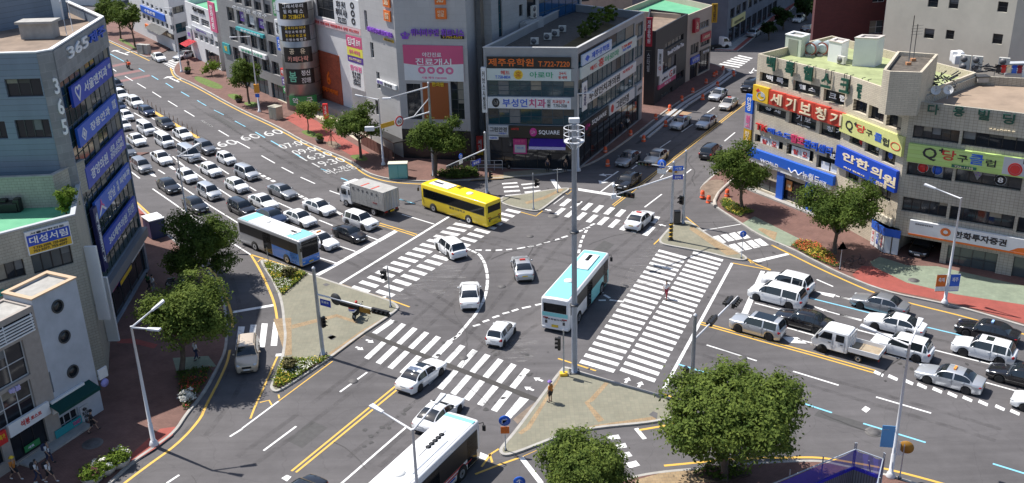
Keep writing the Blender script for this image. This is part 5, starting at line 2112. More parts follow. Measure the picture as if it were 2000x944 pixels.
W((1259,405),(1292.6,379.5));W((1324,351),(1350,331));W((1415,276),(1435.5,259));W((1331,258),(1353,243));W((1289,289),(1310,275));W((1381,220.5),(1396,210));W((1234,330),(1244,323));W((1447,172),(1456,165))
W(zc(1020,325),zc(1180,205));W(zc(1708,165),zc(1830,40),w=.1)
Q(bmW,ZW,zu(280,528),zu(282,543),zu(545,585),zu(540,570))
road_arrow(zu(528,424),zu(412,502),False,.2,1.5)
road_arrow(zf(570,740),zf(530,800),True)
Q(bmW,ZW,zc(440,185),zc(490,180),zc(575,295),zc(515,300))
Y(zc(560,300),zc(640,355),zc(705,300),w=.1);Y(zc(570,300),zc(710,285),w=.1);Y(zc(600,345),zc(640,300),w=.1)
W(zc(480,465),zc(600,375),w=.08)
Y(zc(90,555),zc(275,605),zc(350,545),w=.14);W(zc(0,535),zc(90,562),w=.16)
Y(zc(1635,930),zc(1710,858),zc(1750,870),w=.14)
Y((1367,629),(1480,660),(1600,693),(1709,724));Y((1366,633),(1480,665),(1600,698),(1706,728.5))
W((1380,674),(1478,705));W((1549,725.5),(1638,752.8));W((1711,775.6),(1818.5,807.3))
B((1324.5,711.6),(1420,741));B((1528.7,775),(1625,806.5));B((1686,827.4),(1808,864.6));B((1939,906),(2010,928))
W((1430,514),(1296.5,760),w=.25)
Q(bmW,ZW,z5(540,125),z5(575,130),z5(375,630),z5(315,618))
B((1581.7,582.3),(1691,609.5),(1813,640),(1868,653),(1990,683));W((1474,592),(1514,602.6),(1590,622),(1703,652),(1828,684.6),(1932,711),(2010,731))
W((1535.7,640),(1589,655),(1723,691),(1788,708),(1928,748),(2010,771))
W((1595,546),(1627,560));W((1640,580),(1661,584.5));W((1640,615),(1683,625))
for q in([(705,398),(795,425),(770,432),(720,410)],[(720,300),(850,322),(835,342),(765,325)],[(490,598),(600,605),(660,645),(545,640)]):
 Q(bmW,ZW,*[zt(*p)for p in q])
W(zt(780,428),zt(1020,495));W(zt(850,330),zt(950,357));W(zt(600,618),zt(690,640))
for p in((270,178),(370,207),(478,237),(573,265),(680,295),(785,326),(890,355),(1000,384),(1117,417),(1222,449)):
 Q(bmW,ZW,zr(p[0]-35,p[1]-4),zr(p[0]-25,p[1]-24),zr(p[0]+38,p[1]+5),zr(p[0]+30,p[1]+24))
Q(bmW,ZW,zr(152,430),zr(180,405),zr(215,425),zr(185,452))
Y((1507,479),(1560,505),(1600,525),(1677,560),(1710,573),(1776,592.7),(1886,619),(1990,650),(2060,672),s=True,w=.2)
Q(bmW,ZW,zm(405,785),zm(445,795),zm(635,748),zm(625,738))
Y((1430.5,514),(1505,528),w=.14);Y((1456,503),(1478,517),(1505,527),w=.14);Y(zm(380,775),zm(400,800),zm(440,800),w=.12)
Y((1340,424),(1372,450.6),w=.14);W((1372,450.6),(1448,438),w=.12)
Y((1090,700.6),(1164,724.7),w=.16);Y(z8(985,365),z8(1060,395),w=.16)
Y((1248,840.5),(1292,833),(1330,825),w=.2);Y((1297,910),(1350,905),(1403,899),(1480,895),(1561,893.5),(1605,894),(1660,903),(1724,914),(1836,943),(1950,978),s=True,w=.2)
Y(z6(1335,770),(1048,880),w=.05)
for p,hd in((ze(885,183),0),(ze(830,222),0),(z8(170,270),1),(z8(110,330),1),(z8(748,275),2),(z8(832,302),2),(z2(570,850),3),(zc(1730,708),1),(zc(420,535),0)):
 g=G(p)
 d=(Vector((math.sin(R(-51)),math.cos(R(-51)),0))*-1,Vector((math.sin(R(-51)),math.cos(R(-51)),0)),Vector((math.sin(R(24)),math.cos(R(24)),0)),Vector((math.sin(R(30)),math.cos(R(30)),0)))[hd]
 n=Vector((-d.y,d.x,0))
 for uv in(((-.42,-.1),(0,-.1),(0,.1),(-.42,.1)),((0,-.27),(.42,0),(0,.27))):
  bmW.faces.new([bmW.verts.new((g.x+d.x*u+n.x*v,g.y+d.y*u+n.y*v,ZW))for u,v in uv])
for nm,bm,m in(('lane_marking',bmW,PW),('yellow_marking',bmY,PY),('blue_marking',bmB,PB),('crossing_marking',bmX,PWX),('red_marking',bmR,PR)):
 bmesh.ops.recalc_face_normals(bm,faces=bm.faces)
 for f in bm.faces:
  if f.normal.z<0:
   f.normal_flip()
 tag(obj(nm,bm,m),kind='structure')
PATCH=M('trench_asphalt',(.052,.048,.045),.85,var=.12,scale=5)
sheet('road_patch',[z3(135,232),z3(168,210),z3(1608,768),z3(1585,800)],PATCH,.0165)
sheet('road_patch',[z3(1380,940),z3(1560,800),z3(1610,775),z3(1420,980)],M('earthy_patch',(.2,.155,.12),.9,var=.3,scale=1.5),.0035)
sheet('road_patch',[z7b(280,860),z7b(640,650),z7b(660,665),z7b(330,880)],M('earthy_patch'),.0035)
SCUFF=bpy.data.materials.new('paint_scuffs')
SCUFF.use_nodes=True
_nt=SCUFF.node_tree
_b=_nt.nodes['Principled BSDF']
_b.inputs['Base Color'].default_value=(.34,.33,.32,1)
_b.inputs['Roughness'].default_value=.8
_tc,_mp,_n,_r,_t,_x=(_nt.nodes.new('ShaderNode'+k)for k in('TexCoord','Mapping','TexNoise','MapRange','BsdfTransparent','MixShader'))
_mp.inputs['Rotation'].default_value=(0,0,R(-55))
_mp.inputs['Scale'].default_value=(.5,2.4,1)
_n.inputs['Scale'].default_value=1.1
_n.inputs['Detail'].default_value=10
_n.inputs['Roughness'].default_value=.75
_r.inputs['From Min'].default_value=.5
_r.inputs['From Max'].default_value=.75
_r.inputs['To Max'].default_value=.75
for _a,_c in((_tc.outputs['Object'],_mp.inputs['Vector']),(_mp.outputs['Vector'],_n.inputs['Vector']),(_n.outputs['Fac'],_r.inputs['Value']),(_r.outputs['Result'],_x.inputs['Fac']),(_t.outputs[0],_x.inputs[1]),(_b.outputs[0],_x.inputs[2]),(_x.outputs[0],_nt.nodes['Material Output'].inputs['Surface'])):
 _nt.links.new(_a,_c)
for q in([z2(420,860),z2(1000,430),z2(1100,400),z2(1250,470),z2(1000,800),z2(700,900)],[zc(380,440),zc(900,560),zc(1700,740),zc(1720,820),zc(880,640),zc(380,540)],[z1(720,30),z1(860,20),z1(980,60),z1(560,500),z1(430,520),z1(520,330)],[z3(1150,330),z3(1500,230),z3(1640,330),z3(1500,480),z3(1300,430)],[z8(500,150),z8(640,-20),z8(760,0),z8(700,220),z8(560,240)],[z7(100,640),z7(330,560),z7(420,700),z7(200,800)]):
 sheet('paint_scuff',q,SCUFF,.0195,True)
IRON=M('cast_iron',(.10,.095,.095),.7,var=.2,scale=6)
for p,r in((zr(238,588),.42),(zc(475,607),.4),(zc(735,440),.4),(zL3(675,670),.5),(zq(487,103),.35)):
 g=G(p)
 onp=p in(zL3(675,670),zq(487,103))
 for rr,m,zz in((r*1.35,M('worn_asphalt',(.14,.132,.128),.85,var=.2,scale=.8),.01),(r,IRON,.02)):
  bm=bmesh.new()
  lathe(bm,[(.01,0),(rr,0),(rr,.004),(.01,.005)],24,Matrix.Translation((g.x,g.y,zz+(.13 if onp else 0))))
  tag(obj('manhole_cover',bm,m),kind='structure')
for q in([zA(150,235),zA(160,225),zA(210,228),zA(205,262),zA(150,268)],):
 sheet('manhole_cover',q,IRON,.012)
for q in([z7b(340,700),z7b(370,672),z7b(420,690),z7b(385,718)],[z7b(300,250),z7b(335,240),z7b(365,252),z7b(330,266)],[z8(888,510),z8(915,488),z8(945,500),z8(940,538)],[zA(1080,860),zA(1130,845),zA(1155,860),zA(1110,885)]):
 sheet('manhole_cover',q,IRON,.139)
TRK=bpy.data.materials.new('tyre_marks')
TRK.use_nodes=True
_nt=TRK.node_tree
_b=_nt.nodes['Principled BSDF']
_b.inputs['Base Color'].default_value=(.03,.028,.028,1)
_b.inputs['Roughness'].default_value=.75
_tc,_n,_r,_t,_x=(_nt.nodes.new('ShaderNode'+k)for k in('TexCoord','TexNoise','MapRange','BsdfTransparent','MixShader'))
_n.inputs['Scale'].default_value=.8
_n.inputs['Detail'].default_value=8
_n.inputs['Roughness'].default_value=.7
_r.inputs['From Min'].default_value=.38
_r.inputs['From Max'].default_value=.75
_r.inputs['To Max'].default_value=.3
for _a,_c in((_tc.outputs['Object'],_n.inputs['Vector']),(_n.outputs['Fac'],_r.inputs['Value']),(_r.outputs['Result'],_x.inputs['Fac']),(_t.outputs[0],_x.inputs[1]),(_b.outputs[0],_x.inputs[2]),(_x.outputs[0],_nt.nodes['Material Output'].inputs['Surface'])):
 _nt.links.new(_a,_c)
bm=bmesh.new()
kz=0
for pts in(((330,235),(460,320),(600,395),(760,460)),((300,260),(430,345),(560,425),(700,490)),((420,220),(560,310),(690,375),(860,420)),((380,200),(520,285),(640,345)),((480,900),(600,815),(760,690),(900,560),(960,470)),((700,900),(830,790),(960,680),(1090,590),(1250,470),(1390,330)),((760,920),(880,820),(1010,715)),((1990,745),(1800,692),(1600,640),(1400,585),(1250,540),(1000,480),(860,445)),((1990,715),(1790,662),(1600,612)),((1950,850),(1700,775),(1450,705),(1250,650)),((1250,330),(1330,270),(1440,190)),((1290,350),(1380,285)),((1180,380),(1080,470),(980,600),(900,700)),((470,540),(490,600),(480,680),(450,760),(380,850)),((640,480),(800,560),(930,640),(1010,700))):
 Pq=chaikin([G(p)for p in pts],False,3)
 for off in(-.78,.78):
  kz+=1
  prev=None
  for i,p in enumerate(Pq):
   d=(Pq[min(i+1,len(Pq)-1)]-Pq[max(i-1,0)]).normalized()
   n_=Vector((-d.y,d.x,0))
   row=[bm.verts.new((p.x+n_.x*(off+w_),p.y+n_.y*(off+w_),.0135+kz*4e-5))for w_ in(-.2,.2)]
   if prev:
    bm.faces.new((prev[0],row[0],row[1],prev[1]))
   prev=row
tag(obj('tyre_track',bm,TRK),kind='structure')
rgc=random.Random(77)
bm=bmesh.new()
for k in range(46):
 x0,y0=rgc.uniform(-26,42),rgc.uniform(52,150)
 a=rgc.choice((R(126.5),R(126.5),R(30),R(40),R(118)))+rgc.uniform(-.12,.12)
 px_=proj((x0,y0,0))
 p=Vector((x0,y0,0))
 prev=None
 wq=rgc.uniform(.015,.04)
 for i in range(rgc.randint(6,26)):
  a+=rgc.uniform(-.22,.22)
  q=p+Vector((math.sin(a),math.cos(a),0))*.5
  n_=Vector((math.cos(a),-math.sin(a),0))*wq
  row=(bm.verts.new((q.x+n_.x,q.y+n_.y,.0175)),bm.verts.new((q.x-n_.x,q.y-n_.y,.0175)))
  if prev:
   bm.faces.new((prev[0],row[0],row[1],prev[1]))
  prev,p=row,q
tag(obj('road_crack',bm,M('crack_sealant',(.045,.043,.043),.7)),kind='structure')
bm=bmesh.new()
for k in range(170):
 t=rgc.random()
 if k<110:
  b0_,b1_=rgc.choice((((300,300),(690,470)),((330,350),(640,480)),((1500,610),(1990,745)),((1480,640),(1960,770)),((1290,300),(1440,200)),((700,880),(810,790)),((700,660),(1250,380)),((860,900),(1120,640))))
  c_=G((lerp(b0_[0],b1_[0],t)+rgc.uniform(-6,6),lerp(b0_[1],b1_[1],t)+rgc.uniform(-6,6)))
 else:
  c_=Vector((rgc.uniform(-20,40),rgc.uniform(55,130),0))
 r_=rgc.uniform(.05,.24)
 bm.faces.new([bm.verts.new((c_.x+r_*math.cos(i*.9)*rgc.uniform(.6,1.3),c_.y+r_*math.sin(i*.9)*rgc.uniform(.6,1.3),.0185+k*1e-5))for i in range(7)])
tag(obj('oil_stain',bm,M('oil_stain',(.05,.048,.047),.6,var=.3,scale=8)),kind='structure')
for q in([(1120,520),(1180,470),(1200,478),(1140,530)],[(560,860),(610,822),(640,836),(590,876)],[(1600,800),(1700,830),(1690,842),(1590,812)],[(420,222),(470,250),(460,255),(410,227)],[(1180,420),(1230,380),(1246,386),(1196,426)]):
 sheet('road_patch',q,M('patch_asphalt',(.072,.07,.07),.85,var=.15,scale=3),.0031)
for p_ in((1035,462),(905,700),(1220,560),(690,745),(1450,700),(430,300),(1370,300),(980,560)):
 g=G(p_)
 bm=bmesh.new()
 lathe(bm,[(.01,0),(.36,0),(.36,.004),(.01,.005)],24,Matrix.Translation((g.x,g.y,.02)))
 tag(obj('manhole_cover',bm,IRON),kind='structure')
# buildings, left side
TILE_GREY=Mtile('grey_stone_cladding',(.29,.295,.30),(.23,.235,.24),(.33,.33,.33),.9,.6,.7,.015,var=.25,nscale=.4)
SIDING=Mtile('blue_grey_panels',(.21,.255,.32),(.19,.235,.295),(.10,.12,.15),60,.42,.55,.012,var=.2,nscale=.25,streak=.15)
TILE_BEIGE=Mtile('beige_wall_tiles',(.43,.41,.345),(.39,.375,.32),(.17,.16,.14),.42,.21,.6,.008,var=.3,nscale=.3,streak=.2)
PLASTER_W=M('white_plaster',(.42,.45,.50),.8,var=.15,scale=.5)
GREEN_ROOF=M('green_roof_coating',(.09,.36,.20),.75,var=.14,scale=.6,var2=(.14,.42,.24))
BROWN_ROOF=M('brown_concrete_roof',(.22,.165,.125),.9,var=.3,scale=.6,bump=.3)
SIGN_BLUE=M('sign_blue',(.012,.065,.46),.4,var=.06,scale=.5)
SIGN_BLUE2=M('sign_mid_blue',(.02,.12,.58),.4,var=.06,scale=.5)
SIGN_NAVY=M('sign_navy',(.015,.02,.11),.4)
SIGN_WHITE=M('sign_white',(.72,.73,.74),.45,var=.05,scale=1)
SIGN_YEL=M('sign_yellow',(.74,.46,.03),.45)
SIGN_BLACK=M('sign_black',(.015,.014,.014),.35)
SIGN_PINK=M('sign_pink',(.62,.10,.22),.45)
SIGN_MAG=M('sign_magenta',(.42,.02,.17),.45)
SIGN_PURPLE=M('sign_purple',(.10,.045,.30),.45)
SIGN_TEAL=M('sign_teal',(.03,.30,.33),.45)
SIGN_GREEN=M('sign_green',(.04,.25,.08),.45)
BANDW=M('band_white',(.66,.68,.70),.5)
SIGN_LGREY=M('sign_pale_grey',(.45,.47,.50),.5)
T_WHITE=M('letter_white',(.82,.82,.83),.45)
T_BLACK=M('letter_black',(.02,.02,.025),.5)
T_RED=M('letter_red',(.58,.03,.03),.45)
T_BLUE=M('letter_blue',(.02,.10,.55),.45)
T_YEL=M('letter_yellow',(.82,.55,.03),.45)
T_ORANGE=M('letter_orange',(.75,.16,.02),.45)
T_GREEN=M('letter_green',(.03,.32,.16),.45)
T_PURPLE=M('letter_purple',(.26,.09,.55),.45)
T_CREAM=M('letter_cream',(.80,.68,.48),.5)
T_PINK=M('letter_pink',(.75,.12,.3),.45)
SILL=M('window_frame_white',(.5,.51,.52),.5)
def ccw(p):
 p=[Vector(q[:2])for q in p]
 if sum(p[i-1].x*p[i].y-p[i].x*p[i-1].y for i in range(len(p)))<0:
  p=p[::-1]
 return p
def hole(f,a,b,**op):
 return f.rect(a,b)+(op,)
def board(f,pts,mat,label,texts=(),**k):
 return signboard(f,f.rect(*pts),mat,label,texts,**k)
def block(name,label,pts,H,mat,rmat=None,z0=0.,parapet=.25,cat='building',**k):
 return building(name,label,ccw(pts),H,mat,rmat,parapet=parapet,z0=z0,cat=cat,**k)
def partbox(rt,f,r,d0,d1,mat,name):
 bm=bmesh.new()
 f.box(bm,*r,d0,d1)
 return obj(name,bm,mat,rt)
# the tower with blue signs
FT=[(-50,70.1),(-33.0,70.1),(-32.2,70.9),(-33.3,83.9),(-39.7,92.7),(-52,92.7)]
fS,fC,fE=(Fac(FT[i],FT[i+1])for i in range(3))
tw,_=building('tower_building','grey stone tower with stacked blue signs on a glass front',FT,23,SIDING,BROWN_ROOF,{0:[hole(fS,za(22,458),za(252,556),mv=2,pane=GLASS),hole(fS,za(80,693),za(302,795),mv=3,pane=GLASS),hole(fS,za(-160,705),za(48,800),mv=3,pane=GLASS),hole(fS,za(-250,460),za(-40,560),mv=2)],2:[(.2,fE.L-.15,4.4,20.65,dict(mv=9,mh=13,pane=M('green_dark_glass',(.012,.035,.038),.07),frame=M('dark_green_mullion',(.04,.06,.06),.4),depth=.15,t=.05)),(.6,fE.L-.5,.4,3.2,dict(mv=4,name='shop_window',pane=GLASS))]},cope=SIGN_WHITE)
partbox(tw,fC,(.02,fC.L-.02,0,22.95),0,.07,TILE_GREY,'stone_cladding')
partbox(tw,fE,(.02,fE.L-.02,20.65,22.95),0,.1,TILE_GREY,'stone_cladding')
partbox(tw,fE,(0,fE.L,3.5,4.3),0,.5,M('canopy_grey',(.2,.2,.21),.6),'canopy')
G8=[(.5,.55,.5),]
board(fE,[za(385,510),za(612,332),za(635,430),za(420,622)],SIGN_BLUE,'blue dental sign, uppermost on the tower front',[('서울앤치과',T_WHITE,.57,.5,.6,.5),('♡',T_WHITE,.13,.5,.13,.75),('의원',T_WHITE,.94,.6,.06,.25)])
board(fE,[za(425,745),za(650,545),za(672,640),za(450,850)],SIGN_BLUE2,'blue eye clinic sign with a white emblem, second from the top of the tower',[('장용안과',T_WHITE,.52,.5,.5,.45),('전문\n의원',T_WHITE,.9,.55,.1,.5),('◈',T_WHITE,.12,.5,.12,.7)])
board(fE,[zbl(540,100),za(692,745),za(715,865),zbl(568,218)],SIGN_BLUE,'violet blue clinic sign in the middle of the tower front',[('광양의원',T_WHITE,.3,.5,.42,.5),('내과  소아과\n건강검진센터',T_WHITE,.76,.5,.36,.6)])
board(fE,[zbl(602,322),zbl(832,65),zbl(850,180),zbl(625,425)],SIGN_BLUE2,'bright blue skin clinic sign with a pink and white figure',[('강남',T_WHITE,.42,.5,.2,.55),('의\n원',T_WHITE,.6,.5,.05,.6),('피부과',T_WHITE,.82,.55,.3,.4),('人',T_PINK,.14,.6,.12,.5),('∧',T_WHITE,.14,.3,.2,.4)])
board(fE,[zbl(660,560),zbl(870,283),zbl(890,385),zbl(682,665)],SIGN_BLUE,'blue sign of the jeju clinic, lowest of the five big ones',[('365제주의원',T_WHITE,.4,.5,.55,.5),('진료\n시간',T_WHITE,.82,.55,.2,.5)])
board(fE,[zbl(838,655),zbl(918,525),zbl(938,590),zbl(858,718)],SIGN_WHITE,'blank white sign above the tower entrance')
o=board(fE,[zbl(755,765),zbl(838,665),zbl(850,750),zbl(780,885)],SIGN_NAVY,'dark navy shop sign with a yellow lower edge beside the blank white one',[('휴대폰',SIGN_BLUE2,.5,.65,.6,.3)])
patch(o,fE,fE.rect(zbl(755,765),zbl(838,665),zbl(850,750),zbl(780,885)),SIGN_YEL,(.02,.98,.03,.28),'yellow_edge')
board(fE,[zbl(706,822),zbl(752,768),zbl(768,850),zbl(726,912)],SIGN_MAG,'magenta shop sign at the near end of the tower front',[('할인',T_PINK,.5,.5,.6,.4)])
board(fE,[zbl(585,370),zbl(608,345),zbl(690,745),zbl(668,785)],SIGN_NAVY,'tall narrow navy sign down the near edge of the tower',[('세\n란\n클\n리\n닉',T_WHITE,.5,.5,.6,.8)],d1=.3)
letters_on(fE,fE.rect(za(375,268),za(492,205),za(492,268),za(375,352)),'365',T_WHITE,'white digits 365 on the top stone band of the tower',d=.12)
letters_on(fE,fE.rect(za(500,195),za(592,138),za(592,212),za(500,260)),'제주',T_BLUE,'blue letters beside the white 365 on the tower top',d=.12)
letters_on(fC,(.68,1.1,fC.uv(za(405,768))[1],fC.uv(za(350,440))[1]),'3\n6\n5',T_WHITE,'white 365 digits running down the tower corner',d=.09)
c=G(za(235,218),22.1)
pl=root('roof_box',c,'concrete box with an overhanging lid on the tower roof','water tank')
bm=bmesh.new();bbox(bm,c.x-1.3,c.x+1.3,c.y-.6,c.y+.7,22.1,23.3,.03);obj('tank',bm,CONC,pl)
bm=bmesh.new();bbox(bm,c.x-1.5,c.x+1.5,c.y-.8,c.y+.9,23.3,23.5,.03);obj('lid',bm,CONC,pl)
for x,y,h in((385,205,2.6),(420,180,3.2)):
 c=G(za(x,y),22.1)
 o=root('antenna',c,'thin %s antenna mast on the tower roof'%('shorter'if h<3 else 'taller'),'antenna')
 bm=bmesh.new();tube(bm,c,c+Vector((0,0,h)),.03,n=6);obj('mast',bm,LSTEEL,o)
 bm=bmesh.new();lathe(bm,[(.02,0),(.09,.05),(.02,.2)],8,Matrix.Translation(c+Vector((0,0,h))));obj('tip',bm,LSTEEL,o)
a,b_=G(za(-120,205),22.1),G(za(398,108),22.1)
dd=Vector((-(b_-a).y,(b_-a).x,0)).normalized()*5
f=Fac(a,b_)
rt_,_=block('stair_house','blue grey corrugated stair house on the tower roof with a white door',[a,b_,b_+dd,a+dd],27,SIDING,z0=22.1,holes={},cat='stair house')
partbox(rt_,f,f.rect(za(290,0),za(372,112)),0,.05,SIGN_WHITE,'door')
# beige tiled building with the green roof
H2=12.9
p1,p0,p2=G((145,421),H2),G(zbl(0,535),H2),G((157,351),H2)
p0=p1+(p0-p1)*2.6
bk=Vector((-11,2.2,0))
F2=[p0,p1,p2,p2+bk,p0+Vector((-4,9,0))]
f2=Fac(p0,p1)
l2,_=building('tiled_building','low beige tiled building with a bright green roof',F2,H2,TILE_BEIGE,GREEN_ROOF,{0:[hole(f2,zbl(200,672),zbl(488,722),mv=3,pane=GLASSG,frame=BLACK),hole(f2,zbl(-150,775),zbl(176,802),mv=4,pane=GLASS,frame=BLACK),hole(f2,zbl(260,900),zbl(520,950),mv=3)]},cope=SIGN_LGREY)
r=f2.rect(zbl(157,520),zbl(440,452),zbl(468,592),zbl(190,655))
o=signboard(f2,r,SIGN_BLUE,'blue and yellow bookshop sign on the beige tiled wall',[('대성서림',T_WHITE,.5,.62,.9,.34)],frame=SIGN_WHITE)
patch(o,f2,r,SIGN_YEL,(.0,1,0,.36),'yellow_panel',.225);patch(o,f2,r,SIGN_WHITE,(0,1,.86,1),'white_strip',.226)
for s,cy,m,h in(('T.722-3509, 725-0509',.25,T_BLACK,.13),('753-5077, 753-6077',.1,T_BLACK,.13),('서울의학전문',.93,T_BLACK,.09)):
 lettering(s,f2.P(lerp(r[0],r[1],.5),lerp(r[2],r[3],cy),.235),f2.u3,Vector((0,0,1)),(r[1]-r[0])*.8,(r[3]-r[2])*h,m,o,.02)
letters_on(f2,f2.rect(zbl(-40,905),zbl(60,880),zbl(135,920),zbl(-20,950)),'벽가',M('letter_teal',(.04,.4,.33),.5),'teal letters on the beige tiles at the left photo edge')
zr2=H2-.9
a=G(zbl(388,352),zr2);lft=(p0-p1).normalized()
q0=a+Vector((-12,-.6,0))
h3=zpole(Vector((a.x,a.y,0)),zbl(380,150)[1])
l2b,_=block('roof_storey','set back beige tiled top storey with its own green roof',[q0,a,a+Vector((.9,3.6,0)),q0+Vector((0,4.5,0))],h3,TILE_BEIGE,GREEN_ROOF,z0=zr2,parapet=.7,cat='roof storey',cope=CONC)
c=G(zbl(75,385),zr2)
o=root('machine',c,'dark covered machine on the green roof','equipment');bm=bmesh.new()
bbox(bm,c.x-.9,c.x+.6,c.y-.3,c.y+.5,zr2,zr2+.75,.12);bbox(bm,c.x+.3,c.x+.75,c.y-.2,c.y+.4,zr2,zr2+1.0,.1);bbox(bm,c.x-.8,c.x-.2,c.y-.1,c.y+.4,zr2+.7,zr2+.95,.08);obj('cover',bm,BLACK,o)
c=G(zbl(440,412),zr2)
tree(None,zbl(432,300),21,22,'small round tree growing in a planter on the green roof',5,1500,.09,LEAF_C,'potted_tree',trunk=.05,base3=c,group=None,clump=.2)
# white corner building with round windows, and its beige framed neighbour
A3,B3=Vector((-31.7,53.7)),Vector((-28.7,59.9))
d3=(B3-A3).normalized();n3=Vector((-d3.y,d3.x))*2.6
A3=A3-d3*9
f3=Fac(A3,B3)
us=f3.uv(zb2(152,70))[0]
S3=A3+d3*us
f3b=Fac(S3,B3)
w3,_=building('corner_building','white plastered building with three round windows above the toast shop',[S3,B3,B3+n3,S3+n3],10.2,PLASTER_W,CONC,{0:[hole(f3b,zb2(160,262),zb2(222,378),mv=0,mh=2,frame=SILL),hole(f3b,zb2(198,432),zb2(262,505),mv=0,mh=1,frame=SILL),hole(f3b,zL3(375,508),zL3(592,522),mv=3,mh=1,name='shop_window',frame=SILL)]},cope=M('tan_coping',(.5,.36,.24),.6),parapet=.12)
for x,y in((275,95),(308,240),(348,406)):
 u,zz=f3b.uv(zb2(x,y))
 T=Matrix(((f3b.u.x,0,f3b.n.x,f3b.P(u,zz).x),(f3b.u.y,0,f3b.n.y,f3b.P(u,zz).y),(0,1,0,zz),(0,0,0,1)))
 bm=bmesh.new();lathe(bm,[(.01,0),(.36,0),(.36,.02),(.01,.021)],24,T);o=obj('round_window',bm,GLASS,w3)
 bm=bmesh.new();lathe(bm,[(.36,0),(.36,.08),(.46,.08),(.46,0)],24,T,caps=False);obj('window_frame',bm,DGREY,o)
hl=f3.uv(zb2(60,138))[1]
f3a=Fac(A3,S3)
FRB=M('beige_panel',(.34,.30,.27),.7,var=.1)
w3a,_=building('shop_building','beige framed building with wide dark windows over the toast shop',[A3,S3,S3+n3,A3+n3],hl,FRB,CONC,{0:[hole(f3a,zb2(-60,345),zb2(148,420),mv=1,mh=1,frame=SILL),hole(f3a,zb2(-60,560),zb2(180,590),mv=2,mh=1,frame=SILL),hole(f3a,zL3(70,620),zL3(362,640),mv=2,name='shop_window',frame=T_BLACK),hole(f3a,zL3(-160,720),zL3(40,790),mv=1,name='shop_window',frame=T_BLACK)]},parapet=.12)
bm=bmesh.new()
zs0=f3a.uv(zb2(186,200))[1]
for k in range(6):
 z_=lerp(zs0,hl-.45,(k+.5)/6)
 f3a.box(bm,f3a.L-6.5,f3a.L-.25,z_-.05,z_+.05,.03,.1)
for k in range(4):
 f3a.box(bm,f3a.L-6.5+k*2.05,f3a.L-6.42+k*2.05,zs0,hl-.4,.0,.029)
obj('railing',bm,SIGN_WHITE,w3a)
partbox(w3a,f3a,(f3a.L-6.6,f3a.L-.2,zs0,hl-.4),.002,.01,UNDER,'balcony_shade_panel')  # flat panel on the wall; the balcony's inner shade is put into its black
board(f3a,[zL3(40,515),zL3(338,352),zL3(356,435),zL3(60,608)],SIGN_WHITE,'white toast shop sign with red brush letters',[('석봉',T_RED,.38,.55,.22,.5),('토스트',T_RED,.65,.55,.26,.25)])
board(f3b,[zL3(352,348),zL3(596,216),zL3(615,298),zL3(376,436)],SIGN_WHITE,'white group order sign with red and blue lines',[('단체주문',T_RED,.28,.66,.42,.32),('배달가능 전화',T_PINK,.74,.7,.4,.16),('토스트 샌드위치 음료 포장',T_BLUE,.55,.3,.75,.2)])
aw=root('awning',f3b.P(2,2.9),'dark green awning under the group order sign','awning')
r=f3b.rect(zL3(352,455),zL3(680,320))
u0,u1=f3b.uv(zL3(360,470))[0],f3b.uv(zL3(670,320))[0]
bm=bmesh.new();zt_=2.95
vs=[f3b.P(u0,zt_,.05),f3b.P(u1,zt_,.05),f3b.P(u1,zt_-.35,1.0),f3b.P(u0,zt_-.35,1.0)]
quad(bm,*vs);quad(bm,vs[3],vs[2],vs[2]-Vector((0,0,.22)),vs[3]-Vector((0,0,.22)))
bmesh.ops.solidify(bm,geom=list(bm.faces),thickness=.02);obj('canvas',bm,M('awning_green',(.01,.10,.09),.7),aw)
board(f3b,[zL3(572,395),zL3(630,362),zL3(662,490),zL3(600,528)],SIGN_LGREY,'grey menu board beside the toast shop counter',[('메뉴\n토스트\n커피\n쥬스',T_BLACK,.5,.5,.7,.8)],d1=.08)
board(f3b,[zL3(392,560),zL3(585,455),zL3(592,510),zL3(400,612)],SIGN_TEAL,'turquoise counter panel of the toast shop',[('TOAST',T_PINK,.8,.5,.3,.5)],d1=.1)
board(f3a,[zL3(180,680),zL3(290,620),zL3(300,660),zL3(188,725)],SIGN_GREEN,'green poster inside the toast shop window',[('세트',T_WHITE,.4,.5,.4,.4)],d0=-.1,d1=-.05)
letters_on(f3a,f3a.rect(zL3(55,262),zL3(140,225),zL3(142,262),zL3(60,300)),'해봄',M('letter_lilac',(.55,.5,.8),.4),'pale lilac letters on a dark first floor window')
board(f3a,[zL3(-40,580),zL3(28,550),zL3(40,640),zL3(-30,680)],T_RED,'red and yellow poster at the left photo edge',[('특가',T_YEL,.5,.6,.6,.4)])
st=root('step',f3a.P(f3a.L,0),'concrete step running along the toast shop front','step')
bm=bmesh.new();f3.box(bm,f3.uv(zL3(140,800))[0],f3.uv(zL3(610,545))[0],.1,.28,.02,.9);obj('slab',bm,CONC,st)
c=G(zL3(335,650),.13)
o=root('a_board',c,'wooden framed menu board standing on the step of the toast shop','sign board')
bm=bmesh.new();bbox(bm,c.x-.3,c.x+.3,c.y-.03,c.y+.03,.14,1.1,.01);obj('board',bm,T_BLACK,o)
bm=bmesh.new()
for a_ in((-.34,-.28,.13,1.14),(.28,.34,.13,1.14),(-.28,.28,1.08,1.14)):box(bm,c.x+a_[0],c.x+a_[1],c.y-.05,c.y+.05,a_[2],a_[3])
obj('frame',bm,M('stake_wood',(.25,.18,.11),.8),o)
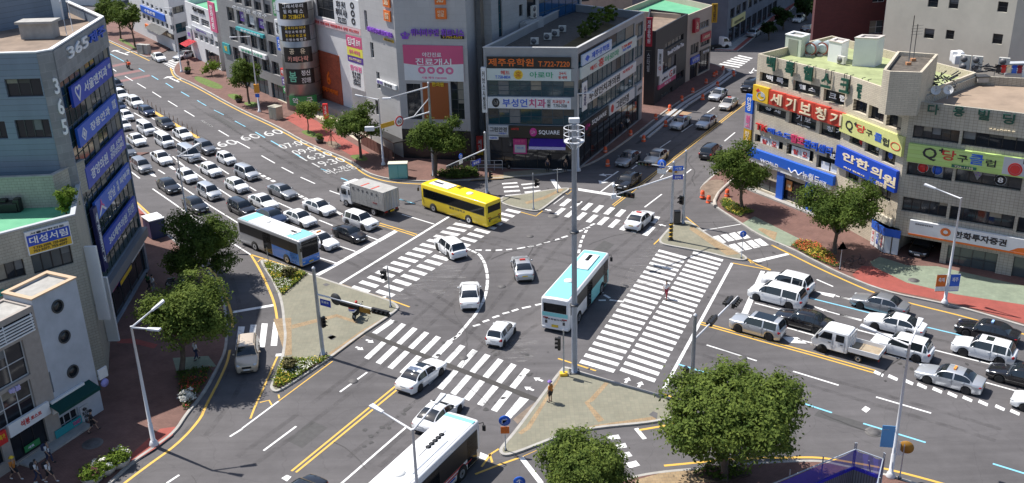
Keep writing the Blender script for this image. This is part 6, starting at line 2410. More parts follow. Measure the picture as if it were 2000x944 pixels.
for x,y,s,m in((757,130,.38,SIGN_WHITE),(748,215,.3,M('lilac_lamp',(.35,.35,.75),.4))):
 c=f3b.P(f3b.L+.45,f3b.uv(zL3(x,y))[1],.1)
 o=root('projecting_sign',c,'%s projecting sign on the corner of the white building'%('square white'if s>.35 else 'round lilac'),'sign')
 flat(o,c,f3b.u3,Vector((0,0,1)),s*2,s*2,m,'board',.12,s<.35)
 bm=bmesh.new();tube(bm,c,c-f3b.u3*.5,.02,n=6);obj('bracket',bm,DGREY,o)
for k,(z0_,z1_,lb)in enumerate(((4.4,10.2,'tall white projecting light box between the beige and white buildings'),(1.0,6.4,'lower white projecting light box beside the white corner building'))):
 c=p1+(p2-p1)*(.12+.4*k)
 o=root('light_box',(c.x,c.y,z0_),lb,'sign');bm=bmesh.new();bbox(bm,c.x+.1,c.x+.95,c.y-.12,c.y+.12,z0_,z1_,.03);obj('box',bm,SIGN_WHITE,o)
 bm=bmesh.new()
 for q in(.2,.8):tube(bm,(c.x-.1,c.y,lerp(z0_,z1_,q)),(c.x+.2,c.y,lerp(z0_,z1_,q)),.03,n=6)
 obj('bracket',bm,DGREY,o)
# buildings behind the junction
WHITE_W=M('white_render',(.62,.62,.63),.8,var=.1,scale=.4)
GREY_W=Mtile('grey_panel_wall',(.265,.265,.27),(.25,.25,.255),(.17,.17,.175),1.2,.6,.65,.012,var=.12,nscale=.2)
PALE_W=Mtile('pale_concrete_panels',(.47,.46,.455),(.45,.44,.435),(.36,.35,.35),1.5,.75,.7,.01,var=.12,nscale=.15)
BRICK=Mtile('red_brick',(.42,.095,.045),(.31,.07,.035),(.16,.06,.04),.5,.16,.8,.012,var=.3,nscale=.5)
up3=Vector((0,0,1))
def ext(a,b,k):
 a,b=Vector(a[:2]),Vector(b[:2])
 return a-(b-a)*k
a,b_,c=G(zUL(450,415)),G(zUL(905,640)),G(zUL(1078,585))
a=ext(a,b_,.15)
bk=Vector((8,16))
f1,f1b=Fac(a,b_),Fac(b_,c)
hs=[hole(f1,zUL(lerp(490,830,k/6),lerp(168,305,k/6)),zUL(lerp(490,830,k/6)+42,lerp(168,305,k/6)+75),mv=0,mh=1,pane=GLASSG)for k in range(7)]
hs+=[hole(f1,zUL(lerp(480,815,k/6),lerp(0,150,k/6)),zUL(lerp(480,815,k/6)+38,lerp(0,150,k/6)+60),mv=0,mh=1,pane=GLASSG)for k in range(7)]
building('shop_building','white far corner building with a long blue sign',[a,b_,c,Vector(c[:2])+bk,a+bk],15,WHITE_W,GREEN_ROOF,{0:hs+[hole(f1,zUL(560,470),zUL(870,630),mv=4,name='shop_window')],1:[hole(f1b,zUL(860,95),zUL(1060,130),mv=3,mh=1),hole(f1b,zUL(895,300),zUL(1085,365),mv=1,mh=1,pane=GLASSB),hole(f1b,zUL(925,470),zUL(1060,590),mv=2,name='shop_window')]})
board(f1,[zUL(475,68),zUL(770,182),zUL(780,262),zUL(488,148)],SIGN_BLUE2,'long blue sign on the far white corner building',[('수협은행',T_WHITE,.4,.5,.45,.5)])
board(f1,[zUL(668,335),zUL(880,425),zUL(882,485),zUL(678,392)],SIGN_BLACK,'black restaurant sign above the far awning',[('한우숯불구이',T_CREAM,.5,.5,.8,.6)])
board(f1,[zUL(535,300),zUL(665,345),zUL(668,385),zUL(540,340)],T_ORANGE,'orange and white shop sign left of the black restaurant sign',[('치킨',T_WHITE,.7,.5,.4,.6)])
o=root('awning',G(zUL(700,470),3),'grey awning of the far restaurant','awning');bm=bmesh.new()
u0,u1=f1.uv(zUL(640,460))[0],f1.uv(zUL(830,520))[0]
quad(bm,f1.P(u0,3.6,.05),f1.P(u1,3.6,.05),f1.P(u1,2.8,1.6),f1.P(u0,2.8,1.6));bmesh.ops.solidify(bm,geom=list(bm.faces),thickness=.03);obj('canvas',bm,M('awning_grey',(.22,.22,.22),.8),o)
a,b_=G(zUL(1110,700)),G(zUL(1470,885))
f1=Fac(a,b_)
hh=f1.uv(zUL(1065,35))[1]
hs=[]
for k in range(5):
 x,y=lerp(1125,1380,k/4),lerp(395,500,k/4)
 hs.append(hole(f1,zUL(x,y),zUL(x+55,y+95),mv=0,mh=1,pane=GLASSG,frame=SILL))
for x,y in((1082,172),(1208,225)):
 hs.append(hole(f1,zUL(x,y),zUL(x+112,y+130),mv=3,mh=2,frame=SILL))
hs.append(hole(f1,zUL(1260,600),zUL(1460,860),mv=3,name='shop_window'))
building('shop_building','white office building with a pink banner, beside the grey one',[a,b_,Vector(b_[:2])+bk,Vector(a[:2])+bk],hh,WHITE_W,GREEN_ROOF,{0:hs})
letters_on(f1,f1.rect(zUL(1105,75),zUL(1255,128),zUL(1258,185),zUL(1110,130)),'국규 병장사',T_BLACK,'black letters along the top of the white office building')
board(f1,[zUL(1308,15),zUL(1385,42),zUL(1422,405),zUL(1345,372)],SIGN_PINK,'tall pink banner at the right edge of the white office building',[('한\n라\n의\n원',T_WHITE,.5,.5,.45,.8)])
board(f1,[zUL(1105,325),zUL(1350,395),zUL(1355,450),zUL(1110,375)],SIGN_LGREY,'pale grey sign band over the first floor windows',[('법률사무소',SIGN_PURPLE,.5,.5,.5,.5)])
board(f1,[zUL(1045,330),zUL(1100,345),zUL(1115,510),zUL(1060,495)],SIGN_LGREY,'lilac grey projecting sign on the corner of the white office building',[('상담',T_PURPLE,.5,.5,.6,.3)])
o=root('awning',G(zUL(1160,660),2.5),'bright red awning at the alley corner','awning');bm=bmesh.new()
quad(bm,f1.P(.1,3.3,.05),f1.P(3.6,3.3,.05),f1.P(3.6,2.6,2.0),f1.P(.1,2.6,2.0));bmesh.ops.solidify(bm,geom=list(bm.faces),thickness=.03);obj('canvas',bm,M('awning_red',(.6,.03,.05),.7),o)
a,b_=G(zn(188,458)),G(zn(585,622))
f1=Fac(a,b_)
hs=[]
for r_,(y0,y1,x0,x1)in enumerate(((-85,0,166,392),(38,122,182,410),(152,238,200,424),(268,350,218,442))):
 for k in range(5):
  x=lerp(x0,x1,k/4);y=lerp(y0,y0+82,k/4)
  hs.append(hole(f1,zn(x,y),zn(x+52,y+92),mv=1,mh=2,frame=DGREY,depth=.35))
hs+=[hole(f1,zn(lerp(225,440,k/2),lerp(385,475,k/2)),zn(lerp(225,440,k/2)+100,lerp(385,475,k/2)+130),mv=2,name='shop_window',pane=GLASSB)for k in range(3)]
hs=hs+[]
gb,_=building('office_building','grey office building with five window columns and a metal drum corner',[a,b_,Vector(b_[:2])+Vector((7,14)),Vector(a[:2])+Vector((7,16))],14.8,GREY_W,CONC,{0:hs})
board(f1,[zn(165,243),zn(204,258),zn(212,316),zn(172,300)],SIGN_TEAL,'teal square sign at the left edge of the grey office building',[('빛',T_YEL,.5,.5,.4,.5)])
board(f1,[zn(248,150),zn(405,202),zn(410,220),zn(252,172)],SIGN_TEAL,'green sign with yellow mark under the third row of windows',[('맑은내과의원',T_WHITE,.55,.5,.7,.6)],d1=.4)
board(f1,[zn(265,265),zn(420,318),zn(424,345),zn(270,290)],SIGN_WHITE,'white sign with green letters under the second row of windows',[('삼성플러스안과',T_GREEN,.5,.5,.8,.6)],d1=.4)
letters_on(f1,f1.rect(zn(228,22),zn(432,90),zn(434,112),zn(230,42)),'우리학원 국영수',SIGN_LGREY,'grey letters between the two upper window rows',d=.3)
for k in range(3):
 x,y=250+54*k,62+20*k
 board(f1,[zn(x,y),zn(x+42,y+15),zn(x+46,y+72),zn(x+4,y+57)],SIGN_PURPLE if k!=1 else SIGN_LGREY,('left','middle','right')[k]+' poster of three in the grey building windows',[('모집',T_WHITE,.5,.5,.6,.4)],d0=-.3,d1=-.26)
for k,(x0,y0,x1,y1,m,s,tm,lb)in enumerate(((474,-10,502,92,SIGN_GREEN,'삼\n성',T_WHITE,'green projecting sign, uppermost beside the metal drum'),(486,108,522,205,SIGN_WHITE,'병\n원',T_BLACK,'white projecting sign below the green one by the drum'),(498,212,533,292,SIGN_BLUE2,'치\n과',T_WHITE,'blue projecting sign by the metal drum'),(518,388,545,436,T_RED,'약',T_WHITE,'red small sign by the metal drum'),(526,442,556,492,SIGN_PURPLE,'피\n부',T_WHITE,'purple small sign by the metal drum'),(532,494,566,540,SIGN_GREEN,'약',T_WHITE,'small green pharmacy sign, lowest beside the drum'))):
 board(f1,[zn(x0,y0),zn(x1-6,y0+8),zn(x1,y1),zn(x0+6,y1-8)],m,lb,[(s,tm,.5,.5,.55,.7)],d1=.7)
cb=G(zn(640,622))
RD=2.55
dr=root('metal_drum',cb,'shiny round metal corner of the grey office building with black sign panels','building')
METAL=M('brushed_metal',(.34,.34,.35),.32,metal=.7,var=.12,scale=.8)
bm=bmesh.new();lathe(bm,[(RD,0),(RD,15.2)],48,Matrix.Translation(cb));obj('wall',bm,METAL,dr)
bm=bmesh.new()
for k in range(7):lathe(bm,[(RD,2+2*k),(RD+.02,2+2*k),(RD+.02,2.06+2*k),(RD,2.06+2*k)],48,Matrix.Translation(cb),caps=False)
obj('joint',bm,DGREY,dr)
tocam=math.atan2(-cb.y,-cb.x)
fcu=Fac(cb+Vector((math.cos(tocam-PI/2),math.sin(tocam-PI/2),0)),cb+Vector((math.cos(tocam+PI/2),math.sin(tocam+PI/2),0)))
def curved(z0,z1,mat,name,parent,a0=-.95,a1=.7,r=RD+.06):
 bm=bmesh.new();n=16
 vs=[[bm.verts.new((cb.x+rr*math.cos(tocam+lerp(a0,a1,i/n)),cb.y+rr*math.sin(tocam+lerp(a0,a1,i/n)),z))for i in range(n+1)]for rr,z in((r-.05,z0),(r,z0),(r,z1),(r-.05,z1))]
 for k in range(4):
  for i in range(n):bm.faces.new((vs[k][i],vs[k][i+1],vs[(k+1)%4][i+1],vs[(k+1)%4][i]))
 bmesh.ops.recalc_face_normals(bm,faces=bm.faces)
 return obj(name,bm,mat,parent)
def cletters(s,z,h,mat,parent,a0,a1):
 n=len(s)
 for i,ch in enumerate(s):
  if ch==' ':continue
  a=tocam+lerp(a0,a1,(i+.5)/n)
  w=min(h*.95,(a1-a0)/n*RD*.9)
  lettering(ch,Vector((cb.x+(RD+.065)*math.cos(a),cb.y+(RD+.065)*math.sin(a),z)),Vector((-math.sin(a),math.cos(a),0)),up3,w,h,mat,parent,.02)
g0_=Vector((cb.x+RD*math.cos(tocam),cb.y+RD*math.sin(tocam),0))
def zd(y):return zpole(g0_,zn(0,y)[1])
for y0,y1,rows,lb in((20,112,(('그래서우리',T_WHITE),('필라테스',T_WHITE),('5F 752-6274',T_YEL)),'black pilates sign panel, top of the metal drum'),(150,240,(('교육디자이너',T_YEL),('최강과학전문',T_WHITE),('창의수학교실',T_YEL),('신영수학연구',T_WHITE)),'black sign panel with yellow and white lines, second on the drum'),(275,362,(('공유',T_CREAM),('카페다락',M('letter_salmon',(.75,.35,.28),.5))),'black sign panel with salmon letters, third on the drum'),(400,485,(('정신',T_WHITE),('건강의원',T_WHITE)),'black sign panel with a mint figure, lowest on the drum'),(555,610,(('약 국',T_WHITE),),'green pharmacy panel at the foot of the drum')):
 za_,zb_=zd(y1),zd(y0)
 o=root('drum_sign',(cb.x,cb.y,za_),lb,'sign')
 curved(za_,zb_,SIGN_GREEN if y0==555 else SIGN_BLACK,'panel',o)
 n=len(rows)
 for i,(s,m)in enumerate(rows):
  cletters(s,lerp(zb_,za_,(i+.5)/n),(zb_-za_)/n*.72,m,o,-.7 if y0!=400 else-.05,.45)
 if y0==400:
  cletters('봄',(za_+zb_)/2,(zb_-za_)*.7,M('letter_mint',(.2,.6,.4),.5),o,-.75,-.25)
a,b_=G(zn(690,547),1.15),G(zn(915,628),1.15)
f1=Fac(a,b_)
bm=bmesh.new()
f1.box(bm,.6,f1.L+.5,.0,1.15,.01,2.0)
tag(obj('forecourt',bm,M('grey_forecourt',(.2,.2,.205),.8,var=.15,scale=1)),kind='structure')
bw=Vector((4,12))
cl,_=building('clinic_building','white panelled clinic wall with a red brick front and banners',[a,b_,Vector(b_[:2])+bw,Vector(a[:2])+bw],21,WHITE_W,CONC,{0:[hole(f1,zn(690,-60),zn(808,118),mv=2,mh=2,pane=GLASS)]})
partbox(cl,f1,f1.rect(zn(697,280),zn(835,326),zn(858,606),zn(727,558)),.01,.15,BRICK,'brick_front')
letters_on(f1,f1.rect(zn(742,490),zn(832,525),zn(834,552),zn(745,515)),'신시가지의원',T_ORANGE,'rusty red letters on the brick front',d=.17)
letters_on(f1,f1.rect(zn(768,408),zn(786,412),zn(792,490),zn(774,482)),'6',T_ORANGE,'orange hooked emblem on the brick front',d=.17)
board(f1,[zn(678,85),zn(962,185),zn(967,213),zn(682,128)],M('banner_rose',(.7,.5,.52),.6),'long pale rose banner with red letters across the clinic',[('요양원 진료과목 비만클리닉 상담 752.5553',T_RED,.5,.5,.94,.5)])
for(x0,y0,x1,y1,x2,y2,x3,y3,m,tx,lb)in((878,195,965,225,972,288,884,262,SIGN_PINK,[('임대',T_WHITE,.35,.5,.5,.7),('문의',T_WHITE,.8,.5,.25,.5)],'pink to let banner on the clinic'),(884,264,972,290,976,338,889,312,M('sign_lemon',(.75,.7,.1),.5),[('상가 사무실',T_PINK,.5,.5,.7,.5)],'lemon yellow banner below the pink one'),(889,314,976,340,978,375,892,350,SIGN_PURPLE,[('010-7777-5521',T_CREAM,.5,.5,.8,.4)],'purple banner with a phone number'),(895,355,978,382,988,528,908,500,SIGN_WHITE,[('한의원',T_PINK,.5,.82,.8,.22),('침 뜸 부항\n추나 한약\n교통사고\n다이어트',T_BLACK,.5,.4,.6,.55)],'tall white medicine clinic banner with pink heading'),(808,-30,955,8,962,182,812,118,SIGN_WHITE,[('피부 관리\n레이저 시술\n752.5553',T_BLACK,.3,.45,.45,.8),('◎\n◎\n◎',T_BLACK,.75,.5,.15,.8)],'big white clinic banner at the top of the wall')):
 board(f1,[zn(x0,y0),zn(x1,y1),zn(x2,y2),zn(x3,y3)],m,lb,tx)
a,b_,c=G((723,279)),G((789,310)),G((922,316))
fl,ff=Fac(a,b_),Fac(b_,c)
dd_=Vector(c[:2])+Vector((1.6,11))
tb,_=building('fitness_building','tall pale panelled corner building with a pink poster and purple letters',[a,b_,c,dd_,Vector(a[:2])+Vector((10,12))],28,PALE_W,CONC,{0:[hole(fl,zn(975,58),zn(1000,178),mv=0,mh=1,frame=SILL),hole(fl,zn(1010,242),zn(1036,338),mv=0,mh=1,frame=SILL),hole(fl,zn(1046,412),zn(1072,515),mv=0,mh=1,frame=SILL),hole(fl,zn(1040,575),zn(1062,665),mv=0,mh=1)],1:[hole(ff,z3a(274,482),z3a(368,690),mv=1,mh=3),hole(ff,z3a(528,462),z3a(614,690),mv=1,mh=3),hole(ff,z3a(285,770),z3a(640,905),mv=5,mh=1,name='shop_window')]})
partbox(tb,ff,ff.rect(z3a(368,475),z3a(527,690)),.003,.05,M('orange_panel',(.33,.09,.02),.5),'orange_panel')
partbox(tb,ff,(0,ff.L,0,ff.uv(z3a(245,742))[1]),.0,.04,M('black_granite',(.02,.02,.022),.25),'granite_base')
r=ff.rect(z3a(258,280),z3a(603,243),z3a(608,452),z3a(270,480))
o=signboard(ff,r,SIGN_PINK,'big pink and white clinic poster on the fitness building',[('야간진료',T_WHITE,.48,.74,.32,.13),('진료개시',T_WHITE,.5,.54,.6,.2)],d1=.1)
bm=bmesh.new();u0,u1,z0_,z1_=r
for tri in(((0,.5),(0,0),(.5,0),(.32,.42)),((.5,0),(1,0),(1,.47),(.8,.36))):
 pass
vs=[ff.P(lerp(u0,u1,x),lerp(z0_,z1_,y),.106)for x,y in((0,0),(1,0),(1,.5),(.3,.42),(0,.48))]
bm.faces.new([bm.verts.new(v)for v in vs]);obj('white_field',bm,SIGN_WHITE,o)
for k in range(4):
 lettering('◎',ff.P(lerp(u0,u1,.3+.155*k),lerp(z0_,z1_,.3),.112),ff.u3,up3,(u1-u0)*.13,(z1_-z0_)*.2,T_PINK,o,.01)
lettering('시술 예약 728.0000',ff.P(lerp(u0,u1,.5),lerp(z0_,z1_,.09),.112),ff.u3,up3,(u1-u0)*.42,(z1_-z0_)*.07,T_PINK,o,.01)
letters_on(ff,ff.rect(z3a(303,180),z3a(608,152),z3a(610,195),z3a(305,222)),'위너비우먼 휘트니스',T_PURPLE,'purple fitness letters on the front of the tall building',depth=.25)
letters_on(ff,ff.rect(z3a(242,185),z3a(296,180),z3a(298,222),z3a(245,228)),'♔',T_PURPLE,'purple crown emblem beside the fitness letters')
board(ff,[z3a(474,210),z3a(608,198),z3a(610,218),z3a(476,230)],SIGN_BLACK,'small black sign with a yellow phone number',[('T.752-5553',T_YEL,.5,.5,.85,.7)],d1=.1)
letters_on(fl,fl.rect(zn(1000,150),zn(1145,190),zn(1148,220),zn(1005,180)),'위너비우먼 휘트니스',T_PURPLE,'purple fitness letters on the side of the tall building',depth=.25)
board(fl,[zn(1092,218),zn(1148,234),zn(1150,248),zn(1094,232)],SIGN_YEL,'small yellow phone sign on the side of the tall building',[('752-5553',T_BLACK,.5,.5,.85,.7)],d1=.1)
o=board(fl,[zn(1058,455),zn(1168,490),zn(1172,515),zn(1062,482)],SIGN_WHITE,'white and yellow clinic sign low on the side of the tall building',[('경희',SIGN_PURPLE,.18,.5,.3,.7),('한의원',T_BLACK,.62,.5,.4,.7)],d1=.3)
for f_,pts,s,lb in((ff,[z3a(445,48),z3a(508,45),z3a(510,108),z3a(447,110)],'야간\n진료','lower orange square sign on the tall front'),(ff,[z3a(440,-35),z3a(503,-38),z3a(505,24),z3a(442,28)],'365','upper orange square sign on the tall front'),(fl,[zn(1095,55),zn(1132,68),zn(1136,128),zn(1099,115)],'야간\n진료','lower orange square sign on the tall side wall'),(fl,[zn(1090,-25),zn(1128,-14),zn(1132,46),zn(1094,34)],'365','upper orange square sign on the tall side wall')):
 board(f_,pts,T_ORANGE,lb,[(s,T_CREAM,.5,.5,.6,.6)],d1=.2)
letters_on(ff,ff.rect(z3a(425,475),z3a(492,470),z3a(493,495),z3a(426,500)),'한의원',T_YEL,'yellow letters above the orange panel',d=.06)
tf=root('terrace',G((735,300),.13),'dark wooden terrace with a black canopy beside the tall building','terrace')
f_=Fac(G((706,283)),G((768,318)))
WOOD=M('brown_slats',(.13,.055,.04),.7,var=.25,scale=3)
for k in range(9):
 bm=bmesh.new();f_.box(bm,f_.L*k/9+.04,f_.L*(k+1)/9-.04,.14,1.5,0,.06);obj('fence_panel',bm,WOOD,tf)
bm=bmesh.new();f_.box(bm,f_.L*.3,f_.L,2.3,2.42,-3,-.2);obj('canopy',bm,SIGN_BLACK,tf)
bm=bmesh.new()
for u in(.3,.65,1):f_.box(bm,f_.L*u-.1,f_.L*u,.14,2.3,-.3,-.22)
obj('post',bm,DGREY,tf)
# the corner building with bands of glass
H6=14.1
a,b_,c=Vector((-2.6,110.2)),Vector((7.7,108.5)),Vector((17.7,129.))
e_=G((981,76),H6)
f6,f6r=Fac(a,b_),Fac(b_,c)
BAND=M('band_cladding',(.29,.30,.315),.55,var=.1,scale=.6)
rB,rM,rD,rS=(f6.rect(*[z4a(*p)for p in q])for q in([(150,330),(635,325),(637,385),(152,393)],[(152,398),(637,392),(637,460),(153,466)],[(155,562),(637,557),(635,621),(158,628)],[(280,727),(632,722),(630,790),(280,795)]))
uE=f6r.uv(z4a(1000,250))[0]
BM=M('blue_mullion',(.03,.06,.085),.4)
gz=dict(mv=7,pane=GLASSB,frame=BM,depth=.12)
def gl(u0,u1,z0,z1,**k):
 return(u0,u1,z0,z1,dict(gz,**k))
sq,_=building('corner_building','glass banded corner building with shop signs in the shade',[a,b_,c,c+Vector((-9,8)),Vector(e_[:2])],H6,BAND,M('dark_roof',(.09,.08,.07),.9,var=.3),{0:[gl(.3,f6.L-.35,rD[3]+.06,rM[2]-.06,mh=2),gl(.3,f6.L-.35,rS[3]+.05,rD[2]-.06,mh=1),gl(.3,f6.L-.35,rM[3]+.02,rB[2]-.02,mv=0),(.35,f6.L-.5,.15,rS[2]-.06,dict(mv=6,mh=1,name='shop_window',frame=BLACK))],1:[gl(.25,uE-.1,rD[3]+.06,rM[2]-.06,mv=11),gl(.25,uE-.1,rS[3]+.05,rD[2]-.06,mv=11),gl(.25,uE-.1,rB[2]-.2,rB[3]+.3,mv=5),gl(uE+.3,f6r.L-.4,rD[3]+.1,rM[2]+.5,mv=1),gl(uE+.3,f6r.L-.4,rS[3]+.1,rD[2]+.4,mv=1),gl(uE+.3,f6r.L-.4,rB[2]-.6,rB[3],mv=1),(.5,f6r.L-1,.2,rS[2]-.1,dict(mv=9,name='shop_window',frame=BLACK))]},cope=M('pale_coping',(.5,.5,.5),.6))
for pts,m,lb,tx,k in(([(150,330),(635,325),(637,385),(152,393)],SIGN_BLACK,'black sign with big orange letters and a phone number',[('제주유학원',T_ORANGE,.29,.5,.54,.72),('T.722-7220',T_ORANGE,.8,.38,.37,.5)],{}),([(152,398),(637,392),(637,460),(153,466)],M('band_mint',(.56,.64,.62),.5),'pale green sign band with red and green lettering',[('헤드',T_RED,.22,.66,.11,.34),('T.758-8834',T_BLUE,.19,.28,.18,.26),('●',T_YEL,.375,.5,.11,.8),('홍',T_RED,.375,.5,.08,.6),('아로마',T_GREEN,.65,.5,.28,.5),('24시',T_RED,.9,.66,.08,.26),('영·새벽',T_RED,.9,.3,.1,.26)],{}),([(155,562),(637,557),(635,621),(158,628)],BANDW,'pale dental sign band with blue and crimson letters',[('●',T_BLACK,.1,.5,.09,.8),('ω',T_WHITE,.1,.5,.05,.4),('부성언',T_BLUE,.33,.5,.3,.72),('치과',M('letter_crimson',(.5,.02,.16),.45),.6,.5,.2,.75),('의\n원',T_BLACK,.735,.5,.04,.7),('치과입구 →',T_RED,.88,.66,.2,.3),('T.755-7528',T_BLACK,.87,.3,.16,.26)],{}),([(160,722),(275,720),(275,773),(162,777)],SIGN_LGREY,'pale optician sign left of the black phone shop sign',[('그린안경',T_BLACK,.5,.58,.85,.5),('시력검사',T_BLUE,.7,.18,.4,.14)],{}),([(280,727),(632,722),(630,790),(280,795)],SIGN_BLACK,'black phone shop sign with white SQUARE letters',[('●',M('letter_magenta',(.55,.03,.25),.4),.4,.5,.12,.72),('U+',T_WHITE,.4,.5,.08,.3),('SQUARE',T_WHITE,.66,.48,.34,.4),('LG대리점',T_RED,.1,.75,.12,.2)],dict(d1=.3)),([(163,783),(218,782),(218,802),(163,803)],SIGN_WHITE,'small white sign under the optician sign',[('안경콘택트',T_BLUE,.5,.5,.8,.5)],{}),([(303,800),(380,798),(382,885),(304,888)],SIGN_MAG,'magenta poster in the phone shop front',[('휴대폰 할인',T_PINK,.5,.85,.7,.16)],dict(d1=.1))):
 r=f6.rect(*[z4a(*p)for p in pts])
 o=signboard(f6,r,m,lb,tx,**k)
 if m is SIGN_MAG:
  patch(o,f6,r,SIGN_LGREY,(.1,.9,.1,.6),'white_field',.112);lettering('기가 LTE',f6.P(lerp(r[0],r[1],.5),lerp(r[2],r[3],.4),.115),f6.u3,up3,(r[1]-r[0])*.5,.3,T_BLUE,o,.01)
board(f6,[z4a(120,385),z4a(148,384),z4a(155,640),z4a(128,645)],SIGN_WHITE,'tall narrow white sign on the left edge of the glass banded building',[('커\n브\n스\n시\n청\n점',SIGN_BLACK,.5,.5,.6,.85)],d1=.5)
def ru(x0,x1,z):
 return(max(.1,f6r.uv(z4a(x0,480))[0]),f6r.uv(z4a(x1,400))[0],z[2],z[3])
for r,m,lb,tx in((ru(690,858,rB),M('band_sky',(.5,.6,.75),.5),'pale blue academy sign, top of the street side',[('제주유학원',T_BLUE,.6,.5,.6,.6),('◆',T_BLUE,.16,.5,.15,.6)]),(ru(684,1000,rM),M('band_mint'),'pale band with green and red letters on the street side',[('헤드',T_RED,.2,.45,.12,.4),('홍',T_RED,.33,.5,.1,.7),('아로마',T_GREEN,.52,.5,.26,.55),('T.758-8834',T_RED,.8,.65,.2,.25),('722-7220',T_BLUE,.8,.35,.16,.22)]),(ru(684,1000,rD),BANDW,'pale dental clinic band on the street side',[('부성언치과의원',T_BLACK,.4,.5,.55,.7),('●',T_BLACK,.06,.5,.07,.8),('치과입구',T_RED,.83,.7,.2,.3)]),(ru(850,995,rS),BANDW,'pale optician sign on the street side',[('그린안경',T_BLACK,.5,.5,.5,.7),('●',T_RED,.1,.5,.1,.7)]),(ru(690,846,rS),SIGN_BLACK,'black SQUARE sign on the street side',[('U+',M('letter_magenta'),.2,.5,.16,.5),('SQUARE',T_WHITE,.62,.5,.55,.45)]),(ru(1005,1040,rS),SIGN_LGREY,'grey sign panel at the far end of the street side',[('소아과',T_BLACK,.5,.5,.7,.3)])):
 signboard(f6r,r,m,lb,tx)
o=root('awning',f6.P(7,2.6),'purple awning over the phone shop entrance','awning')
r=f6.rect(z4a(403,797),z4a(612,795),z4a(612,848),z4a(403,850));bm=bmesh.new()
quad(bm,f6.P(r[0],r[3],.32),f6.P(r[1],r[3],.32),f6.P(r[1],r[3]-.5,1.7),f6.P(r[0],r[3]-.5,1.7));bmesh.ops.solidify(bm,geom=list(bm.faces),thickness=.03);obj('canvas',bm,M('awning_purple',(.10,.04,.45),.7),o)
bm=bmesh.new();f6.box(bm,r[0],r[1],r[3]-.85,r[3]-.52,1.68,1.71);obj('valance',bm,M('valance_lilac',(.4,.38,.6),.7),o)
for k,x in enumerate((415,443,476,595)):
 c_=G(z4a(x+14,918),.13)
 o=root('notice_board',c_,'white standing notice, %s by the phone shop door'%('leftmost of three','middle of three','rightmost of three','single one')[k],'notice board')
 flat(o,c_+Vector((0,0,.85)),f6.u3,up3,.75,1.2,SIGN_WHITE,'panel',.05)
 lettering('신규\n기변\n이동',c_+Vector((0,-.04,.85)),f6.u3,up3,.5,.8,T_BLACK,o,.01)
 bm=bmesh.new()
 for s in(-.3,.3):tube(bm,c_+f6.u3*s,c_+f6.u3*s+Vector((0,0,.3)),.02,n=6)
 obj('foot',bm,DGREY,o)
zr6=H6-.9
for k,(x,y,s)in enumerate(((820,150,1.3),(760,180,1.1),(860,120,1.0),(720,220,.9))):
 c_=G(z4a(x,y),zr6)
 shrub((c_.x,c_.y,zr6),s*1.3,s*1.3,s*2.1,('tall yellow green bush','dark bush','upright thin bush','low dry bush')[k]+' in the roof garden',40+k,(LEAF_C,LEAF_A,LEAF_B,LEAF_B)[k],900,.16,'roof_shrub')
sheet('roof_soil',[G(z4a(570,280),zr6),G(z4a(650,282),zr6),G(z4a(900,150),zr6),G(z4a(820,130),zr6)],M('roof_garden_soil',(.10,.075,.03),.95,var=.4,scale=1),zr6+.03)
for k,(x,y)in enumerate(((425,262),(500,235),(545,215),(585,190))):
 c_=G(z4a(x,y),zr6)
 ac_unit(c_,f6r.u3*-1 if False else f6.u3,'air conditioner in the shaded row on the glass banded roof, %s'%('nearest','second','third','farthest')[k],1)
t0,t1=G((962,100),12),G((1136,38),12)
ft=Fac(t0,t1)
TILE_W=Mtile('white_wall_tiles',(.40,.41,.42),(.37,.38,.39),(.27,.28,.29),1.2,.6,.6,.012,var=.12,nscale=.3)
nb=Vector((-(t1-t0).y,(t1-t0).x)).normalized()*10
building('tiled_tower','tall pale tiled building with a blue glass corner behind the glass banded one',[t0,t1,Vector(t1[:2])+nb,Vector(t0[:2])+nb],34,TILE_W,CONC,{0:[hole(ft,z4a(448,-90),z4a(688,110),mv=5,mh=4,pane=M('blue_curtain_glass',(.015,.08,.2),.1,spec=.8),frame=M('blue_mullion')),hole(ft,z4a(212,-60),z4a(243,210),mv=0,mh=5,pane=GLASSB),hole(ft,z4a(380,0),z4a(436,85),mv=0),hole(ft,z4a(335,30),z4a(358,90),mv=0),hole(ft,z4a(335,190),z4a(358,250),mv=0)]})
o=root('balcony',ft.P(5,18),'rounded concrete balcony on the tall tiled building','balcony')
r=ft.rect(z4a(332,125),z4a(440,175));bm=bmesh.new();ft.box(bm,r[0],r[1],r[2],r[3],.01,1.1);bmesh.ops.bevel(bm,geom=list(bm.edges),offset=.2,segments=2,affect='EDGES');obj('parapet',bm,TILE_W,o)
ac_unit(ft.P(lerp(r[0],r[1],.55),r[3],.9),ft.u3,'stacked double air conditioner on the tiled balcony',2)
a=G((941,101),12);b2_=G((962,92),12)
block('narrow_building','narrow brown building squeezed between the pale tower and the tiled one',[a,b2_,b2_+Vector((0,10,0)),a+Vector((0,10,0))],33,M('brown_tile',(.22,.19,.16),.7,var=.1))
